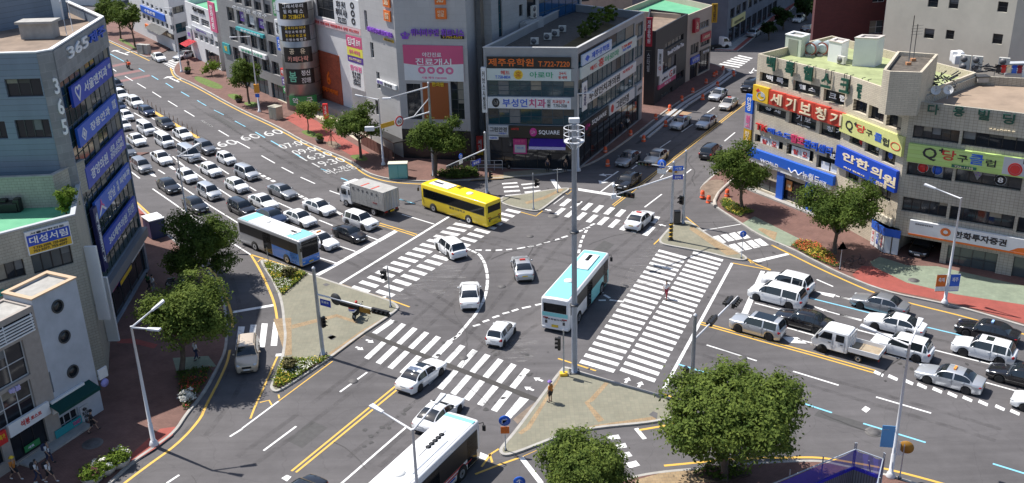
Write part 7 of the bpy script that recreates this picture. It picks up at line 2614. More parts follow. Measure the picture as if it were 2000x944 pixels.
# up the hill street: black, tan, dark blue buildings
a,b_,l_=G((1277,207)),G((1338,163)),G((1256,206))
f7,f7l=Fac(a,b_),Fac(l_,a)
h7=zpole(a,z5a(125,180)[1])
BLK=M('black_cladding',(.028,.028,.032),.5,var=.2,scale=1)
building('cafe_building','black clad cafe building on the hill street',[l_,a,b_,Vector(b_[:2])+Vector((-5,5))],h7,BLK,BROWN_ROOF,{1:[hole(f7,z5a(160,300+60),z5a(235,375),mv=3),hole(f7,z5a(175,255),z5a(280,225),mv=4),hole(f7,z5a(150,545),z5a(215,540),mv=2,name='shop_window',pane=GLASSG),hole(f7,z5a(238,430),z5a(280,440),mv=1,name='shop_window')]})
letters_on(f7,f7.rect(z5a(186,297),z5a(278,240),z5a(278,262),z5a(188,320)),'Book·Coffee·Tea',T_WHITE,'white Book Coffee Tea letters on the black cafe')
board(f7,[z5a(135,440),z5a(228,380),z5a(230,425),z5a(137,490)],SIGN_WHITE,'white shop sign with a red G on the black cafe',[('gallery',T_BLACK,.3,.4,.35,.35),('G',T_RED,.66,.5,.18,.75),('몰',T_BLACK,.88,.5,.16,.6)])
board(f7,[z5a(130,492),z5a(228,432),z5a(228,452),z5a(130,515)],SIGN_PINK,'pink strip below the white G sign',[('세일 중',T_WHITE,.5,.5,.4,.5)])
board(f7l,[z5a(132,285),z5a(163,283),z5a(160,437),z5a(130,440)],SIGN_WHITE,'tall white projecting sign on the black cafe corner',[('G',T_RED,.5,.3,.5,.14),('갤\n러\n리',T_BLACK,.5,.65,.4,.4)],d0=.02,d1=.25)
board(f7l,[z5a(66,100),z5a(104,98),z5a(102,264),z5a(68,266)],M('sign_dark_red',(.4,.02,.04),.45),'tall dark red sign between the glass banded and black buildings',[('제\n주\n유\n학\n원',T_WHITE,.5,.52,.55,.8)],d0=.3,d1=.5)
board(f7l,[z5a(65,290),z5a(96,288),z5a(94,420),z5a(67,424)],BLK,'dark sign with grey letters below the dark red one',[('스\n타\n필',SIGN_LGREY,.5,.5,.6,.8)],d0=.3,d1=.45)
a,b2_=b_,G(z5a(430,408))
f8=Fac(a,b2_)
h8=zpole(a,z5a(300,88)[1])
TAN=M('tan_render',(.46,.40,.33),.8,var=.1,scale=.5)
building('tan_building','tan corner building with a bright green roof on the hill street',[a,b2_,Vector(b2_[:2])+Vector((-6,12)),Vector(a[:2])+Vector((-9,6))],h8,TAN,GREEN_ROOF,{0:[hole(f8,z5a(370,135),z5a(428,150),mv=3,frame=SILL),hole(f8,z5a(380,225),z5a(430,250),mv=2),hole(f8,z5a(322,262),z5a(366,300),mv=2),hole(f8,z5a(318,380),z5a(360,450),mv=2,name='shop_window'),hole(f8,z5a(368,330),z5a(424,400),mv=2,name='shop_window')]})
board(f8,[z5a(378,205),z5a(432,172),z5a(432,215),z5a(378,248)],M('sign_dark_red'),'dark red sign band on the tan building',[('노래연습장',T_CREAM,.5,.5,.7,.4)])
board(f8,[z5a(318,340),z5a(366,308),z5a(366,345),z5a(318,380)],SIGN_BLUE,'violet blue sign low on the tan building',[('당구장',T_WHITE,.5,.5,.7,.5)])
board(f8,[z5a(372,300),z5a(430,262),z5a(430,290),z5a(372,330)],SIGN_BLACK,'black and white sign above the tan building corner shop',[('편의점',T_WHITE,.5,.5,.6,.5)])
board(f8,[z5a(330,110),z5a(356,106),z5a(354,182),z5a(331,186)],M('sign_dark_red'),'small upright dark red sign on the tan wall',[('노\n래',T_CREAM,.5,.5,.5,.6)],d1=.5)
board(Fac(b2_,Vector(b2_[:2])+Vector((2,.3))),[z5a(441,20),z5a(475,22),z5a(472,128),z5a(440,132)],M('sign_ochre',(.55,.33,.02),.5),'tall ochre sign on the corner of the tan building',[('창\n고\n할\n인',T_BLACK,.5,.5,.5,.85)],d1=.2)
a=G(zf(265,518));d9=Vector((math.sin(R(29)),math.cos(R(29)),0));b9=a+d9*70
c9=a+Vector((-16,3,0))
f9=Fac(a,b9)
hs=[]
for k in range(9):
 for zz in(4.6,8.,11.4):hs.append((1.5+k*3.6,4+k*3.6,zz,zz+1.7,dict(mv=1)))
 hs.append((1.2+k*3.6,4.3+k*3.6,.4,3.,dict(mv=1,name='shop_window')))
building('terrace_building','long dark blue grey building along the upper hill street',[c9,a,b9,b9+Vector((-16,3,0))],16,M('slate_render',(.13,.145,.18),.8,var=.15,scale=.4),CONC,{1:hs})
board(f9,[zf(325,215),zf(465,115),zf(463,200),zf(320,305)],M('sign_straw',(.62,.55,.25),.5),'straw yellow sign on the dark blue building',[('종합인테리어',T_BLACK,.5,.35,.7,.35)])
for k,(x0,y0,x1,y1,h,m,lb)in enumerate(((60,8,205,12,9,WHITE_W,'low white shop far behind the upper left trees'),(420,5,700,10,26,GREY_W,'grey block far behind the grey office building'),(1120,48,1250,32,11,TAN,'tan block with a flat roof behind the roof garden'),(1235,22,1330,12,9.5,WHITE_W,'white block beyond the black cafe roof'),(1500,0,1640,2,14,GREY_W,'grey block closing the hill street'))):
 a,b_=G((x0,y0)),G((x1,y1))
 n_=Vector((-(b_-a).y,(b_-a).x,0)).normalized()*12
 ff_=Fac(a,b_)
 block('distant_building',lb,[a,b_,b_+n_,a+n_],h,m,GREEN_ROOF if k in(0,3)else CONC,parapet=.5,holes={0:grid_holes(1,ff_.L-1,max(2,int(ff_.L/3.5)),1.8,4.2,3.3,max(1,int((h-4)/3.3)),1.5,dict(mv=1))})
# buildings, right side
HR=14.6
P0,P1,P2=Vector((25.6,101.2)),Vector((31.5,91.2)),Vector((34.36,82.9))
P3=P2+Vector((.832,-.555))*18
fa,fb,fc=Fac(P0,P1),Fac(P1,P2),Fac(P2,P3)
TAN_T=Mtile('tan_wall_tiles',(.62,.55,.43),(.56,.49,.385),(.26,.22,.17),.55,.16,.65,.008,var=.22,nscale=.4,streak=.3)
GREY_T=Mtile('grey_beige_wall_tiles',(.44,.41,.34),(.40,.37,.31),(.17,.155,.13),.34,.25,.65,.011,var=.2,nscale=.4,streak=.25,squash=0)
LIME_ROOF=M('faded_green_roof',(.31,.35,.17),.8,var=.25,scale=.7)
op=dict(mv=1,frame=BLACK,depth=.4)
wa=[hole(fa,z7r(*p),z7r(*q_),**op)for p,q_ in(((150,0),(335,112)),((370,55),(540,172)),((572,112),(740,240)),((130,208),(318,320)),((345,262),(515,392)),((545,328),(712,468)),((118,408),(298,520)),((328,470),(496,600)),((525,545),(694,690)))]
wa+=[hole(fa,zm(385,240),zm(565,385),mv=2,name='shop_window',pane=GLASSG),hole(fa,zm(592,268),zm(742,462),mv=2,name='shop_door',pane=GLASS)]
wb=[hole(fb,z7r(*p),z7r(*q_),**op)for p,q_ in(((768,178),(848,290)),((870,218),(960,345)),((988,268),(1075,392)),((742,412),(820,505)),((845,452),(930,565)),((960,505),(1035,625)),((720,625),(795,738)),((820,682),(895,802)),((925,745),(1005,862)))]
r1,_=building('health_club_building','tan tiled bent corner building covered in colourful signs',[P0,P1,P2,P2+Vector((9,8)),P0+Vector((10,8))],HR,TAN_T,LIME_ROOF,{0:wa,1:wb},parapet=.8)
for r_ in wa[:9:2]:
 pass
GT=M('letter_bottle_green',(.012,.075,.05),.4)
o=root('roof_letters',fa.P(5,12.4),'big bottle green letters along the parapet of the tan building','sign')
for f_,ch,p in((fa,'백',z5a(800,365)),(fa,'록',z5a(908,395)),(fa,'헬',z5a(1015,422)),(fa,'스',z5a(1118,462)),(fa,'크',z6a(222,492)),(fa,'럽',z6a(322,525))):
 u,zz=f_.uv(p)
 lettering(ch,f_.P(u,zz,.3),f_.u3,up3,1.15,1.35,GT,o,.16,.03)
 bm=bmesh.new()
 for s in(-.35,.35):f_.box(bm,u+s-.025,u+s+.025,zz-.3,HR+.12,.1,.16);f_.box(bm,u+s-.025,u+s+.025,HR+.08,HR+.13,-.3,.16)
 obj('bracket',bm,DGREY,o)
RB=M('sign_scarlet',(.50,.05,.03),.5,var=.15,scale=1)
o=root('box_letter_sign',fa.P(5,9.6),'row of scarlet boxes with white hearing aid letters','sign')
for ch,p,q_ in(('세',(230,118),(322,240)),('기',(333,148),(412,272)),('보',(422,178),(515,305)),('청',(526,208),(612,338)),('기',(622,246),(716,370))):
 r=fa.rect(z7r(*p),z7r(*q_))
 bm=bmesh.new();fa.box(bm,*r,.02,.35);bx_=obj('letter_box',bm,RB,o)
 lettering(ch,fa.P((r[0]+r[1])/2,(r[2]+r[3])/2,.36),fa.u3,up3,(r[1]-r[0])*.72,(r[3]-r[2])*.75,T_CREAM,bx_,.1,.02)
r=fa.rect(z7r(122,82),z7r(215,212))
o=signboard(fa,r,SIGN_YEL,'yellow square sign with a grey swirl left of the scarlet boxes',[('◔',SIGN_LGREY,.55,.4,.55,.55),('✦',T_RED,.35,.7,.3,.3)],d1=.35)
for s,p,q_,lb in(('백 록',(190,18),(300,85),'white window letters, upper left window'),('헬 스',(405,82),(510,140),'white window letters, upper middle window'),('크 럽',(605,135),(710,205),'white window letters, upper right window'),('상 세',(180,230),(280,280),'white window letters under the yellow sign'),('기 보',(388,280),(480,345),'white window letters with a number below the scarlet row'),('청 기',(588,355),(685,420),'white window letters, rightmost below the scarlet row')):
 letters_on(fa,fa.rect(z7r(*p),z7r(*q_)),s,T_WHITE,lb,d=-.08,depth=.02)
letters_on(fa,fa.rect(z7r(392,340),z7r(475,375)),'753-1388',T_WHITE,'small white phone number on a dark window',d=-.08,depth=.02)
for s,m,p,q_,lb in(('TK',T_RED,(132,335),(205,400),'red TK letters on the tan wall'),('메소드',T_BLUE,(212,365),(360,448),'blue letters right of the red TK'),('탈모',M('letter_rose',(.6,.06,.16),.45),(366,408),(448,488),'rose letters in the middle of the hair clinic line'),('관리센터',T_BLUE,(452,442),(630,555),'blue letters at the end of the hair clinic line')):
 letters_on(fa,fa.rect(z7r(*p),z7r(*q_)),s,m,lb,d=.08,depth=.18)
board(fa,[z7r(600,510),z7r(698,560),z7r(696,602),z7r(600,560)],SIGN_BLACK,'small black 2F sign at the end of the hair clinic letters',[('2F',T_WHITE,.4,.6,.35,.45),('758-2111',T_WHITE,.55,.22,.6,.2)])
for k,(s,x,y)in enumerate((('탈',150,425),('모',212,440),('탈',355,490),('모',415,508))):
 board(fa,[z7r(x,y),z7r(x+58,y+15),z7r(x+56,y+80),z7r(x-2,y+66)],SIGN_WHITE,'white window poster with one red letter, %s of four'%('first','second','third','last')[k],[(s,T_RED,.5,.5,.55,.5)],d0=-.12,d1=-.08)
for k,(x,y)in enumerate(((550,590),(612,605))):
 board(fa,[z7r(x,y),z7r(x+52,y+14),z7r(x+50,y+75),z7r(x-2,y+60)],SIGN_WHITE,('left','right')[k]+' plain white poster in the window above the optician',(),d0=-.12,d1=-.08)
r=fa.rect(z7r(82,490),z7r(690,765))
r=(r[0],fa.L-.02,r[2],r[3])
o=signboard(fa,r,SIGN_BLUE2,'long blue optician sign with white lettering over the shop',(),d1=.4)
for s,p,q_,m in(('WORLD',(172,568),(288,632),T_WHITE),('ᗢᗢ',(356,622),(445,695),T_WHITE),('뉴월드',(450,650),(560,735),T_WHITE),('안경',(562,708),(602,758),T_WHITE)):
 q2=fa.rect(z7r(*p),z7r(*q_))
 if s=='ᗢᗢ':
  bm=bmesh.new();c_=[fa.P(lerp(q2[0],q2[1],t),lerp(q2[2],q2[3],.5)+math.cos(t*4*PI)*.28*(q2[3]-q2[2]),.42)for t in(i/24 for i in range(25))]
  polytube(bm,c_,.07,6);obj('emblem',bm,T_WHITE,o)
 else:
  lettering(s,fa.P((q2[0]+q2[1])/2,(q2[2]+q2[3])/2,.405),fa.u3,up3,q2[1]-q2[0],q2[3]-q2[2],m,o,.03)
r2_=fa.rect(z7r(160,620),z7r(508,770))
partbox(r1,fa,(.2,fa.L-.3,r[2]-.55,r[2]-.03),.02,.3,SIGN_WHITE,'lower_band')
for p,q_ in((zm(568,255),zm(590,400)),(zm(742,310),zm(770,470))):
 rr_=fa.rect(p,q_);partbox(r1,fa,(rr_[0],rr_[1]+.15,.1,r[2]-.57),.01,.2,SIGN_BLUE2,'blue_pillar')
board(fa,[zm(695,365),zm(740,378),zm(738,462),zm(692,448)],M('poster_sky',(.05,.3,.65),.5),'sky blue poster in the optician doorway',[('☺',T_WHITE,.5,.6,.5,.35)],d0=-.3,d1=-.26)
board(fa,[zm(612,290),zm(648,300),zm(645,360),zm(610,350)],M('poster_amber',(.6,.25,.08),.5),'amber poster behind the optician glass',[('안경',T_CREAM,.5,.5,.6,.3)],d0=-.12,d1=-.08)
st=root('step',fa.P(3,0),'stone step along the optician front','step');bm=bmesh.new();fa.box(bm,.1,fa.L,.1,.3,.05,.7);obj('slab',bm,CONC,st)
LIME=M('sign_lime',(.60,.62,.24),.5,var=.08,scale=1)
LIME2=Mtile('sign_lime_stripes',(.42,.60,.16),(.50,.66,.25),(.36,.5,.14),40,.35,.5,.02,var=.06)
r=fb.rect(z7r(728,280),z7r(1102,562))
o=signboard(fb,(.05,fb.L-.05,r[2],r[3]),LIME,'yellow green billiard club sign on the bent side wall',(),d1=.3)
for s,p,q_,m in(('Q⁺',(735,305),(802,415),T_BLACK),('당',(806,338),(860,412),T_RED),('구',(868,375),(906,432),T_BLACK),('클',(925,395),(970,468),T_BLUE),('럽',(980,428),(1015,495),T_BLACK),('◯',(1032,452),(1090,530),T_RED)):
 q2=fb.rect(z7r(*p),z7r(*q_));lettering(s,fb.P((q2[0]+q2[1])/2,(q2[2]+q2[3])/2,.31),fb.u3,up3,q2[1]-q2[0],q2[3]-q2[2],m,o,.02)
r=fb.rect(z7r(708,495),z7r(1070,805))
o=signboard(fb,(.0,fb.L-.25,r[2],r[3]),SIGN_BLUE,'deep blue clinic sign with large cream letters',(),d1=.35)
for s,p,q_ in(('안',(716,522),(796,612)),('한',(806,560),(886,655)),('의',(905,612),(970,705)),('원',(985,662),(1060,768)),('의사 한의사',(722,618),(860,692)),('진료중',(935,712),(1005,772))):
 q2=fb.rect(z7r(*p),z7r(*q_));lettering(s,fb.P((q2[0]+q2[1])/2,(q2[2]+q2[3])/2,.36),fb.u3,up3,q2[1]-q2[0],q2[3]-q2[2],T_CREAM,o,.03,.03)
def disc_decal(f,p,rad,mat,label,s=None,sm=None,d=-.34):
 u,zz=f.uv(p)
 o=root('window_decal',f.P(u,zz,d),label,'decal')
 T=Matrix(((f.u.x,0,f.n.x,f.P(u,zz,d).x),(f.u.y,0,f.n.y,f.P(u,zz,d).y),(0,1,0,zz),(0,0,0,1)))
 bm=bmesh.new();lathe(bm,[(.01,0),(rad*1.12,0),(rad*1.12,.01),(.01,.011)],24,T);obj('rim',bm,SIGN_LGREY,o)
 bm=bmesh.new();lathe(bm,[(.01,.012),(rad,.012),(rad,.022),(.01,.023)],24,T);obj('disc',bm,mat,o)
 if s:lettering(s,f.P(u,zz,d+.025),f.u3,up3,rad,rad*1.1,sm,o,.01)
 return o
disc_decal(fb,z7r(798,465),.3,T_RED,'small red ball decal under the yellow green sign')
disc_decal(fb,z7r(905,512),.3,T_BLACK,'small black eight ball decal under the yellow green sign','8',T_WHITE)
disc_decal(fb,z7r(990,557),.3,T_BLUE,'small blue ball decal under the yellow green sign')
partbox(r1,fb,(.3,fb.L-.3,2.6,3.3),.01,.25,M('cream_board',(.6,.56,.47),.6),'cream_board')
vs_=root('vertical_sign',fa.P(-.6,4.5),'tall blue, grey and ochre optician sign on the building edge','sign')
r=fa.rect(z5a(620,540),z5a(674,830));u0,u1=-1.15,-.08
zt_,zb_=fa.uv(z5a(645,540))[1],fa.uv(z5a(645,832))[1]
for(t0_,t1_,m,s,tm)in((0,.36,SIGN_BLUE2,'안\n경',T_WHITE),(.365,.68,M('sign_mauve',(.42,.36,.42),.5),'봄\n고',T_PINK),(.685,1,M('sign_ochre'),'랑\n소',T_CREAM)):
 bm=bmesh.new();fa.box(bm,u0,u1,lerp(zt_,zb_,t1_),lerp(zt_,zb_,t0_),-.15,.15);pn=obj('panel',bm,m,vs_)
 lettering(s,fa.P((u0+u1)/2,lerp(zt_,zb_,(t0_+t1_)/2),.155),fa.u3,up3,.65,(zt_-zb_)*(t1_-t0_)*.75,tm,pn,.02)
c0=G(zm(1128,690));c1=G(zm(1205,745));c2_=G(zm(1300,765))
zc_=zpole(c1,zm(1232,580)[1])
bt=root('booth',c1,'white and blue glazed cash booth against the tan building','booth')
fx,fy=Fac(c0,c1),Fac(c1,c2_)
for f_,k in((fx,3),(fy,2)):
 for i in range(k):
  bm=bmesh.new();f_.box(bm,f_.L*i/k+.06,f_.L*(i+1)/k-.06,.2,zc_*.68,-.06,0);pn=obj('panel',bm,SIGN_WHITE,bt)
  if f_ is fx:lettering(('여\n신','대\n출','금\n융')[i],f_.P(f_.L*(i+.5)/k,zc_*.42,.004),f_.u3,up3,f_.L/k*.5,zc_*.4,(T_RED,T_BLUE,T_RED)[i],pn,.01)
 bm=bmesh.new();f_.box(bm,0,f_.L,zc_*.7,zc_*.97,-.08,.06);obj('fascia',bm,SIGN_BLUE2,bt)
bm=bmesh.new();cc_=[Vector((c0.x,c0.y,zc_)),Vector((c1.x,c1.y,zc_)),Vector((c2_.x,c2_.y,zc_)),Vector((c2_.x+c0.x-c1.x,c2_.y+c0.y-c1.y,zc_))]
f_=bm.faces.new([bm.verts.new(v)for v in cc_]);bmesh.ops.solidify(bm,geom=[f_],thickness=.1);obj('roof',bm,SIGN_WHITE,bt)
bm=bmesh.new();f_=bm.faces.new([bm.verts.new((v.x,v.y,.12))for v in cc_]);bmesh.ops.solidify(bm,geom=[f_],thickness=-.08);obj('base',bm,CONC,bt)
# the grey beige securities building
ow=dict(mv=4,frame=BLACK,depth=.35)
wc=[hole(fc,z8r(*p),z8r(*q_),**ow)for p,q_ in(((488,15),(780,140)),((812,52),(1240,205)),((448,258),(735,388)),((768,302),(1190,452)),((418,485),(698,628)),((730,545),(1140,708)),((1178,620),(1500,780)))]
wc+=[hole(fc,z8r(390,738),z8r(650,945),mv=0,frame=None,name='garage_opening',pane=UNDER,depth=6.5),hole(fc,z8r(715,805),z8r(1020,1000),mv=3,mh=1,name='shop_window',pane=GLASSG),hole(fc,z8r(1150,880),z8r(1500,1090),mv=3,name='shop_window',pane=GLASSG)]
r2,_=building('securities_building','grey beige tiled office building with a green striped sign and a garage',[P2,P3,P3+Vector((9,13)),P2+Vector((9,8.03))],HR-.3,GREY_T,M('dusty_roof',(.30,.225,.165),.9,var=.2,scale=.5,bump=.2),{0:wc},parapet=.8)
r=fc.rect(z8r(462,128),z8r(1240,362));R_=(r[0],r[1]+3.2,r[2],r[3])
o=signboard(fc,R_,LIME2,'green striped billiard club sign across the grey beige building',(),d1=.35)
for s,p,q_,m in(('Q⁺',(558,145),(690,255),T_BLACK),('당',(686,168),(766,248),T_RED),('구',(785,203),(846,258),T_BLACK),('클',(866,196),(950,276),T_BLUE),('럽',(970,232),(1030,288),T_BLACK)):
 q2=fc.rect(z8r(*p),z8r(*q_));lettering(s,fc.P((q2[0]+q2[1])/2,(q2[2]+q2[3])/2,.36),fc.u3,up3,q2[1]-q2[0],q2[3]-q2[2],m,o,.02)
q2=fc.rect(z8r(1090,215),z8r(1300,360));partbox(o,fc,(q2[0],R_[1]-.02,q2[2],q2[3]),.35,.365,SIGN_LGREY,'grey_field')
lettering('◉',fc.P(fc.uv(z8r(1160,300))[0],fc.uv(z8r(1160,300))[1],.37),fc.u3,up3,1.1,1.1,T_RED,o,.02)
lettering('B',fc.P(fc.uv(z8r(1205,245))[0]+.3,fc.uv(z8r(1205,245))[1],.37),fc.u3,up3,.35,.45,T_BLACK,o,.02)
board(fc,[z8r(742,262),z8r(905,290),z8r(905,308),z8r(745,282)],M('sign_deep_green',(.02,.12,.08),.5),'small dark green phone number sign under the striped one',[('726-1135',T_CREAM,.5,.5,.75,.7)],d0=.36,d1=.42)
disc_decal(fc,z8r(543,303),.42,T_RED,'big red ball decal in the window of the grey beige building')
disc_decal(fc,z8r(637,318),.42,T_BLUE,'big navy ball decal in the window of the grey beige building')
disc_decal(fc,z8r(1055,385),.42,T_BLACK,'big black eight ball decal in the window of the grey beige building','8',T_WHITE)
o=root('window_decal',fc.P(*fc.uv(z8r(905,352)),-.33),'white triangle decal with coloured balls in the window','decal');u,zz=fc.uv(z8r(905,352));bm=bmesh.new()
bm.faces.new([bm.verts.new(fc.P(u+x,zz+y,-.335))for x,y in((-.5,.42),(0,-.45),(.5,.42))]);bmesh.ops.solidify(bm,geom=list(bm.faces),thickness=.01);obj('panel',bm,SIGN_LGREY,o)
lettering('∴',fc.P(u,zz+.12,-.32),fc.u3,up3,.4,.35,T_PURPLE,o,.01)
r=fc.rect(z8r(470,632),z8r(1260,868));R_=(r[0],r[1]+3,r[2]+.1,r[3])
o=signboard(fc,R_,SIGN_WHITE,'white securities company sign with an orange swirl and black letters',(),d1=.35)
q2=fc.rect(z8r(765,702),z8r(1100,808));lettering('한화투자증권',fc.P((q2[0]+q2[1])/2,(q2[2]+q2[3])/2,.36),fc.u3,up3,q2[1]-q2[0],q2[3]-q2[2],T_BLACK,o,.03,.03)
u,zz=fc.uv(z8r(703,712));lettering('◎',fc.P(u,zz,.36),fc.u3,up3,.85,.75,T_ORANGE,o,.02)
q2=fc.rect(z8r(505,652),z8r(620,682));lettering('한화금융네트워크',fc.P((q2[0]+q2[1])/2,(q2[2]+q2[3])/2,.36),fc.u3,up3,q2[1]-q2[0],.16,T_BLACK,o,.01)
partbox(o,fc,(R_[0],R_[1],R_[2]-.16,R_[2]-.003),.05,.37,T_ORANGE,'orange_edge')
bm=bmesh.new();q2=fc.uv(z8r(1120,840));ue=q2[0]
bm.faces.new([bm.verts.new(fc.P(*p,.358))for p in((ue,R_[2]+.02),(R_[1]-.05,R_[2]+.02),(R_[1]-.05,R_[3]-.1),(ue+1.4,R_[2]+.55),(ue+.6,R_[2]+.4))]);obj('orange_wave',bm,T_ORANGE,o)
for k,(ch,x,y)in enumerate((('다',722,625),('용',868,637),('빌',1012,657),('딩',1155,680))):
 u,zz=fc.uv(z6a(x,y));letters_on(fc,(u-.45,u+.45,zz-.45,zz+.42),ch,GT,'dark metal parapet letter, %s of four'%('rusty first','second','third','last')[k],d=.25,depth=.12)
letters_on(fc,fc.rect(z6a(1040,738),z6a(1190,765)),'66-0079',T_CREAM,'small pale raised digits below the parapet letters',d=.01)
zr1=HR-.8
tw_=[G(z6a(428,402),17.2),G(z6a(468,412),17.2),G(z6a(652,418),17.2),G(z6a(745,312),17.2),G(z6a(510,295),17.2)]
block('stair_tower','tiled stair tower with a leafy dirty roof between the two right buildings',tw_,17.2,TAN_T,M('dirty_roof',(.10,.085,.07),.95,var=.5,scale=2),z0=zr1-.3,parapet=.35,cat='stair tower')
a,b_=G(zf(898,588),zr1),G(zf(1070,625),zr1)
hgt=zpole(Vector((a.x,a.y,0)),zf(898,378)[1]);n_=Vector((.65,.75,0))*1.9
f_=Fac(a,b_)
o,_=block('roof_hut','pale green flat roofed hut on the tan building',[a,b_,b_+n_,a+n_],hgt,M('pale_green_render',(.5,.55,.47),.7,var=.1),z0=zr1,parapet=.1,cat='roof hut',cope=SIGN_WHITE)
partbox(o,f_,(f_.L*.22,f_.L*.8,zr1+.05,zr1+1.7),0,.04,M('door_grey_green',(.25,.27,.22),.6),'door')
for k,(x,y)in enumerate(((5,290),(72,288))):
 c_=G(z6a(x,y+35),zr1)+Vector((0,0,.75));o=root('water_tank',(c_.x,c_.y,zr1),('left','right')[k]+' pale blue round water tank lying on the tan building roof','water tank')
 d_=Vector((.65,.75,0));bm=bmesh.new();tube(bm,c_,c_+d_*1.8,.62,n=24);tube(bm,c_-d_*.08,c_,.4,.6,n=24);obj('tank',bm,M('tank_pale_blue',(.36,.42,.43),.5,var=.1),o)
 bm=bmesh.new();tube(bm,c_-d_*.03,c_+d_*.06,.66,n=24);obj('rim',bm,M('tank_red',(.3,.08,.06),.6),o)
 bm=bmesh.new();box(bm,c_.x-.5,c_.x+.5,c_.y-.1,c_.y+.9,zr1,zr1+.2);obj('cradle',bm,CONC,o)
RUST=M('rusty_white_sheet',(.55,.5,.46),.7,var=.3,scale=1.2)
for x0,y0,x1,y1,ytop,lb in((105,352,178,368,238,'rusty white cabinet on the tan building roof'),(248,382,378,388,222,'white shed with a sloping rusty roof beside the stair tower')):
 a,b_=G(z6a(x0,y0),zr1),G(z6a(x1,y1),zr1);h_=zpole(Vector((a.x,a.y,0)),z6a(x0,ytop)[1]);n_=Vector((.65,.75,0))*1.8
 block('roof_shed',lb,[a,b_,b_+n_,a+n_],h_,SIGN_WHITE,RUST,z0=zr1,parapet=.06,cat='shed',cope=RUST)
ac_unit(G(z6a(178,374),zr1),fa.u3,'white air conditioner in front of the rusty cabinet')
for k,(x,y)in enumerate(((890,412),(958,418),(1112,428))):
 ac_unit(G(z6a(x,y),zr1),fc.u3,'double fan air conditioner on the dusty roof, %s of three'%('leftmost','middle','rightmost')[k],2,.95,.72)
for k,(x,y)in enumerate(((640,575),(722,572),(795,570))):
 dish(G(z6a(x,y),zr1),200,'white dish at the roof edge, %s of three'%('leftmost','middle','rightmost')[k],.42)
for k,(x,y,y1)in enumerate(((572,372,90),(600,350,140))):
 c_=G(z6a(x,y),16.9);o=root('antenna',c_,('taller thin rod antenna','television aerial')[k]+' on the stair tower','antenna');h_=zpole(Vector((c_.x,c_.y,0)),z6a(x,y1)[1])
 bm=bmesh.new();tube(bm,c_,(c_.x,c_.y,h_),.035,n=6);obj('mast',bm,DGREY,o)
 bm=bmesh.new();bbox(bm,c_.x-.2,c_.x+.2,c_.y-.2,c_.y+.2,16.86,17.1,.03);obj('foot',bm,M('brick_block',(.4,.2,.1),.8),o)
 if k:
  bm=bmesh.new()
  for q_ in range(4):tube(bm,(c_.x-.5,c_.y,h_-.15-q_*.25),(c_.x+.5,c_.y,h_-.1-q_*.25),.015,n=5)
  obj('rod',bm,DGREY,o)
c_=G(z6a(992,472),zr1);o=root('roof_vent',c_,'small concrete vent box in the middle of the dusty roof','vent');bm=bmesh.new();bbox(bm,c_.x-.5,c_.x+.5,c_.y-.4,c_.y+.4,zr1,zr1+.5,.03);obj('box',bm,CONC,o);bm=bmesh.new();bbox(bm,c_.x-.58,c_.x+.58,c_.y-.48,c_.y+.48,zr1+.5,zr1+.6,.02);obj('lid',bm,DGREY,o)
c_=G(z6a(745,520),zr1);o=root('scaffold_pile',c_,'jumble of dark metal frames beside the stair tower','scrap pile');bm=bmesh.new();rg=random.Random(3)
for k in range(46):p_=c_+Vector((rg.uniform(-1.5,1.5),rg.uniform(-1.2,1.2),rg.uniform(.05,1.3)));tube(bm,p_,p_+Vector((rg.uniform(-1,1),rg.uniform(-.6,.6),rg.uniform(-.05,.5))),.06,n=5)
obj('bars',bm,DGREY,o)
la,lb_=G(z6a(1062,462),zr1),G(z6a(1300,470),zr1)
o=root('clothes_line',la,'clothes line with two posts on the dusty roof','clothes line');bm=bmesh.new();tube(bm,la,la+Vector((0,0,1.5)),.03,n=6);tube(bm,lb_,lb_+Vector((0,0,1.5)),.03,n=6);tube(bm,la+Vector((0,0,1.45)),lb_+Vector((0,0,1.45)),.012,n=5);obj('line',bm,DGREY,o)
for k,(m,nm)in enumerate(((T_BLACK,'black'),(T_RED,'red'),(T_CREAM,'cream'),(SIGN_BLUE2,'blue'),(M('cloth_maroon',(.3,.04,.06),.9),'maroon'),(SIGN_WHITE,'white'))):
 c_=la.lerp(lb_,.08+.13*k)+Vector((0,0,1.44));d_=(lb_-la).normalized();o=root('garment',c_,nm+' garment drying on the roof line','garment');bm=bmesh.new()
 h_=.75 if k<5 else 1.1;pts_=[(-.2,0),(.2,0),(.32,-.18),(.2,-.26),(.22,-h_),(-.22,-h_),(-.2,-.26),(-.32,-.18)]
 bm.faces.new([bm.verts.new(c_+d_*x+Vector((0,.04*math.sin(9*x),z)))for x,z in pts_]);bmesh.ops.solidify(bm,geom=list(bm.faces),thickness=.02);obj('cloth',bm,m,o)
a,b_,c_=G((1722,88),11),G((1967,122),11),G((2060,118),11)
fw,fw2=Fac(a,b_),Fac(b_,c_)
CREAMW=M('cream_render',(.60,.57,.48),.85,var=.1,scale=.3,bump=.15)
sw=dict(mv=0,mh=1,frame=DGREY)
building('cream_building','tall cream rendered wall with small windows behind the dusty roof',[a,b_,c_,Vector(c_[:2])+Vector((2,12)),Vector(a[:2])+Vector((8,14))],27,CREAMW,CONC,{0:[hole(fw,z6a(*p),z6a(*q_),**sw)for p,q_ in(((690,-20),(740,46)),((812,-20),(857,54)),((1092,8),(1140,74)),((667,163),(717,226)),((792,172),(832,230)),((1062,193),(1110,258)))]})
a2,b2_=G((1585,92),10),G((1722,82),10)
fm=Fac(a2,b2_)
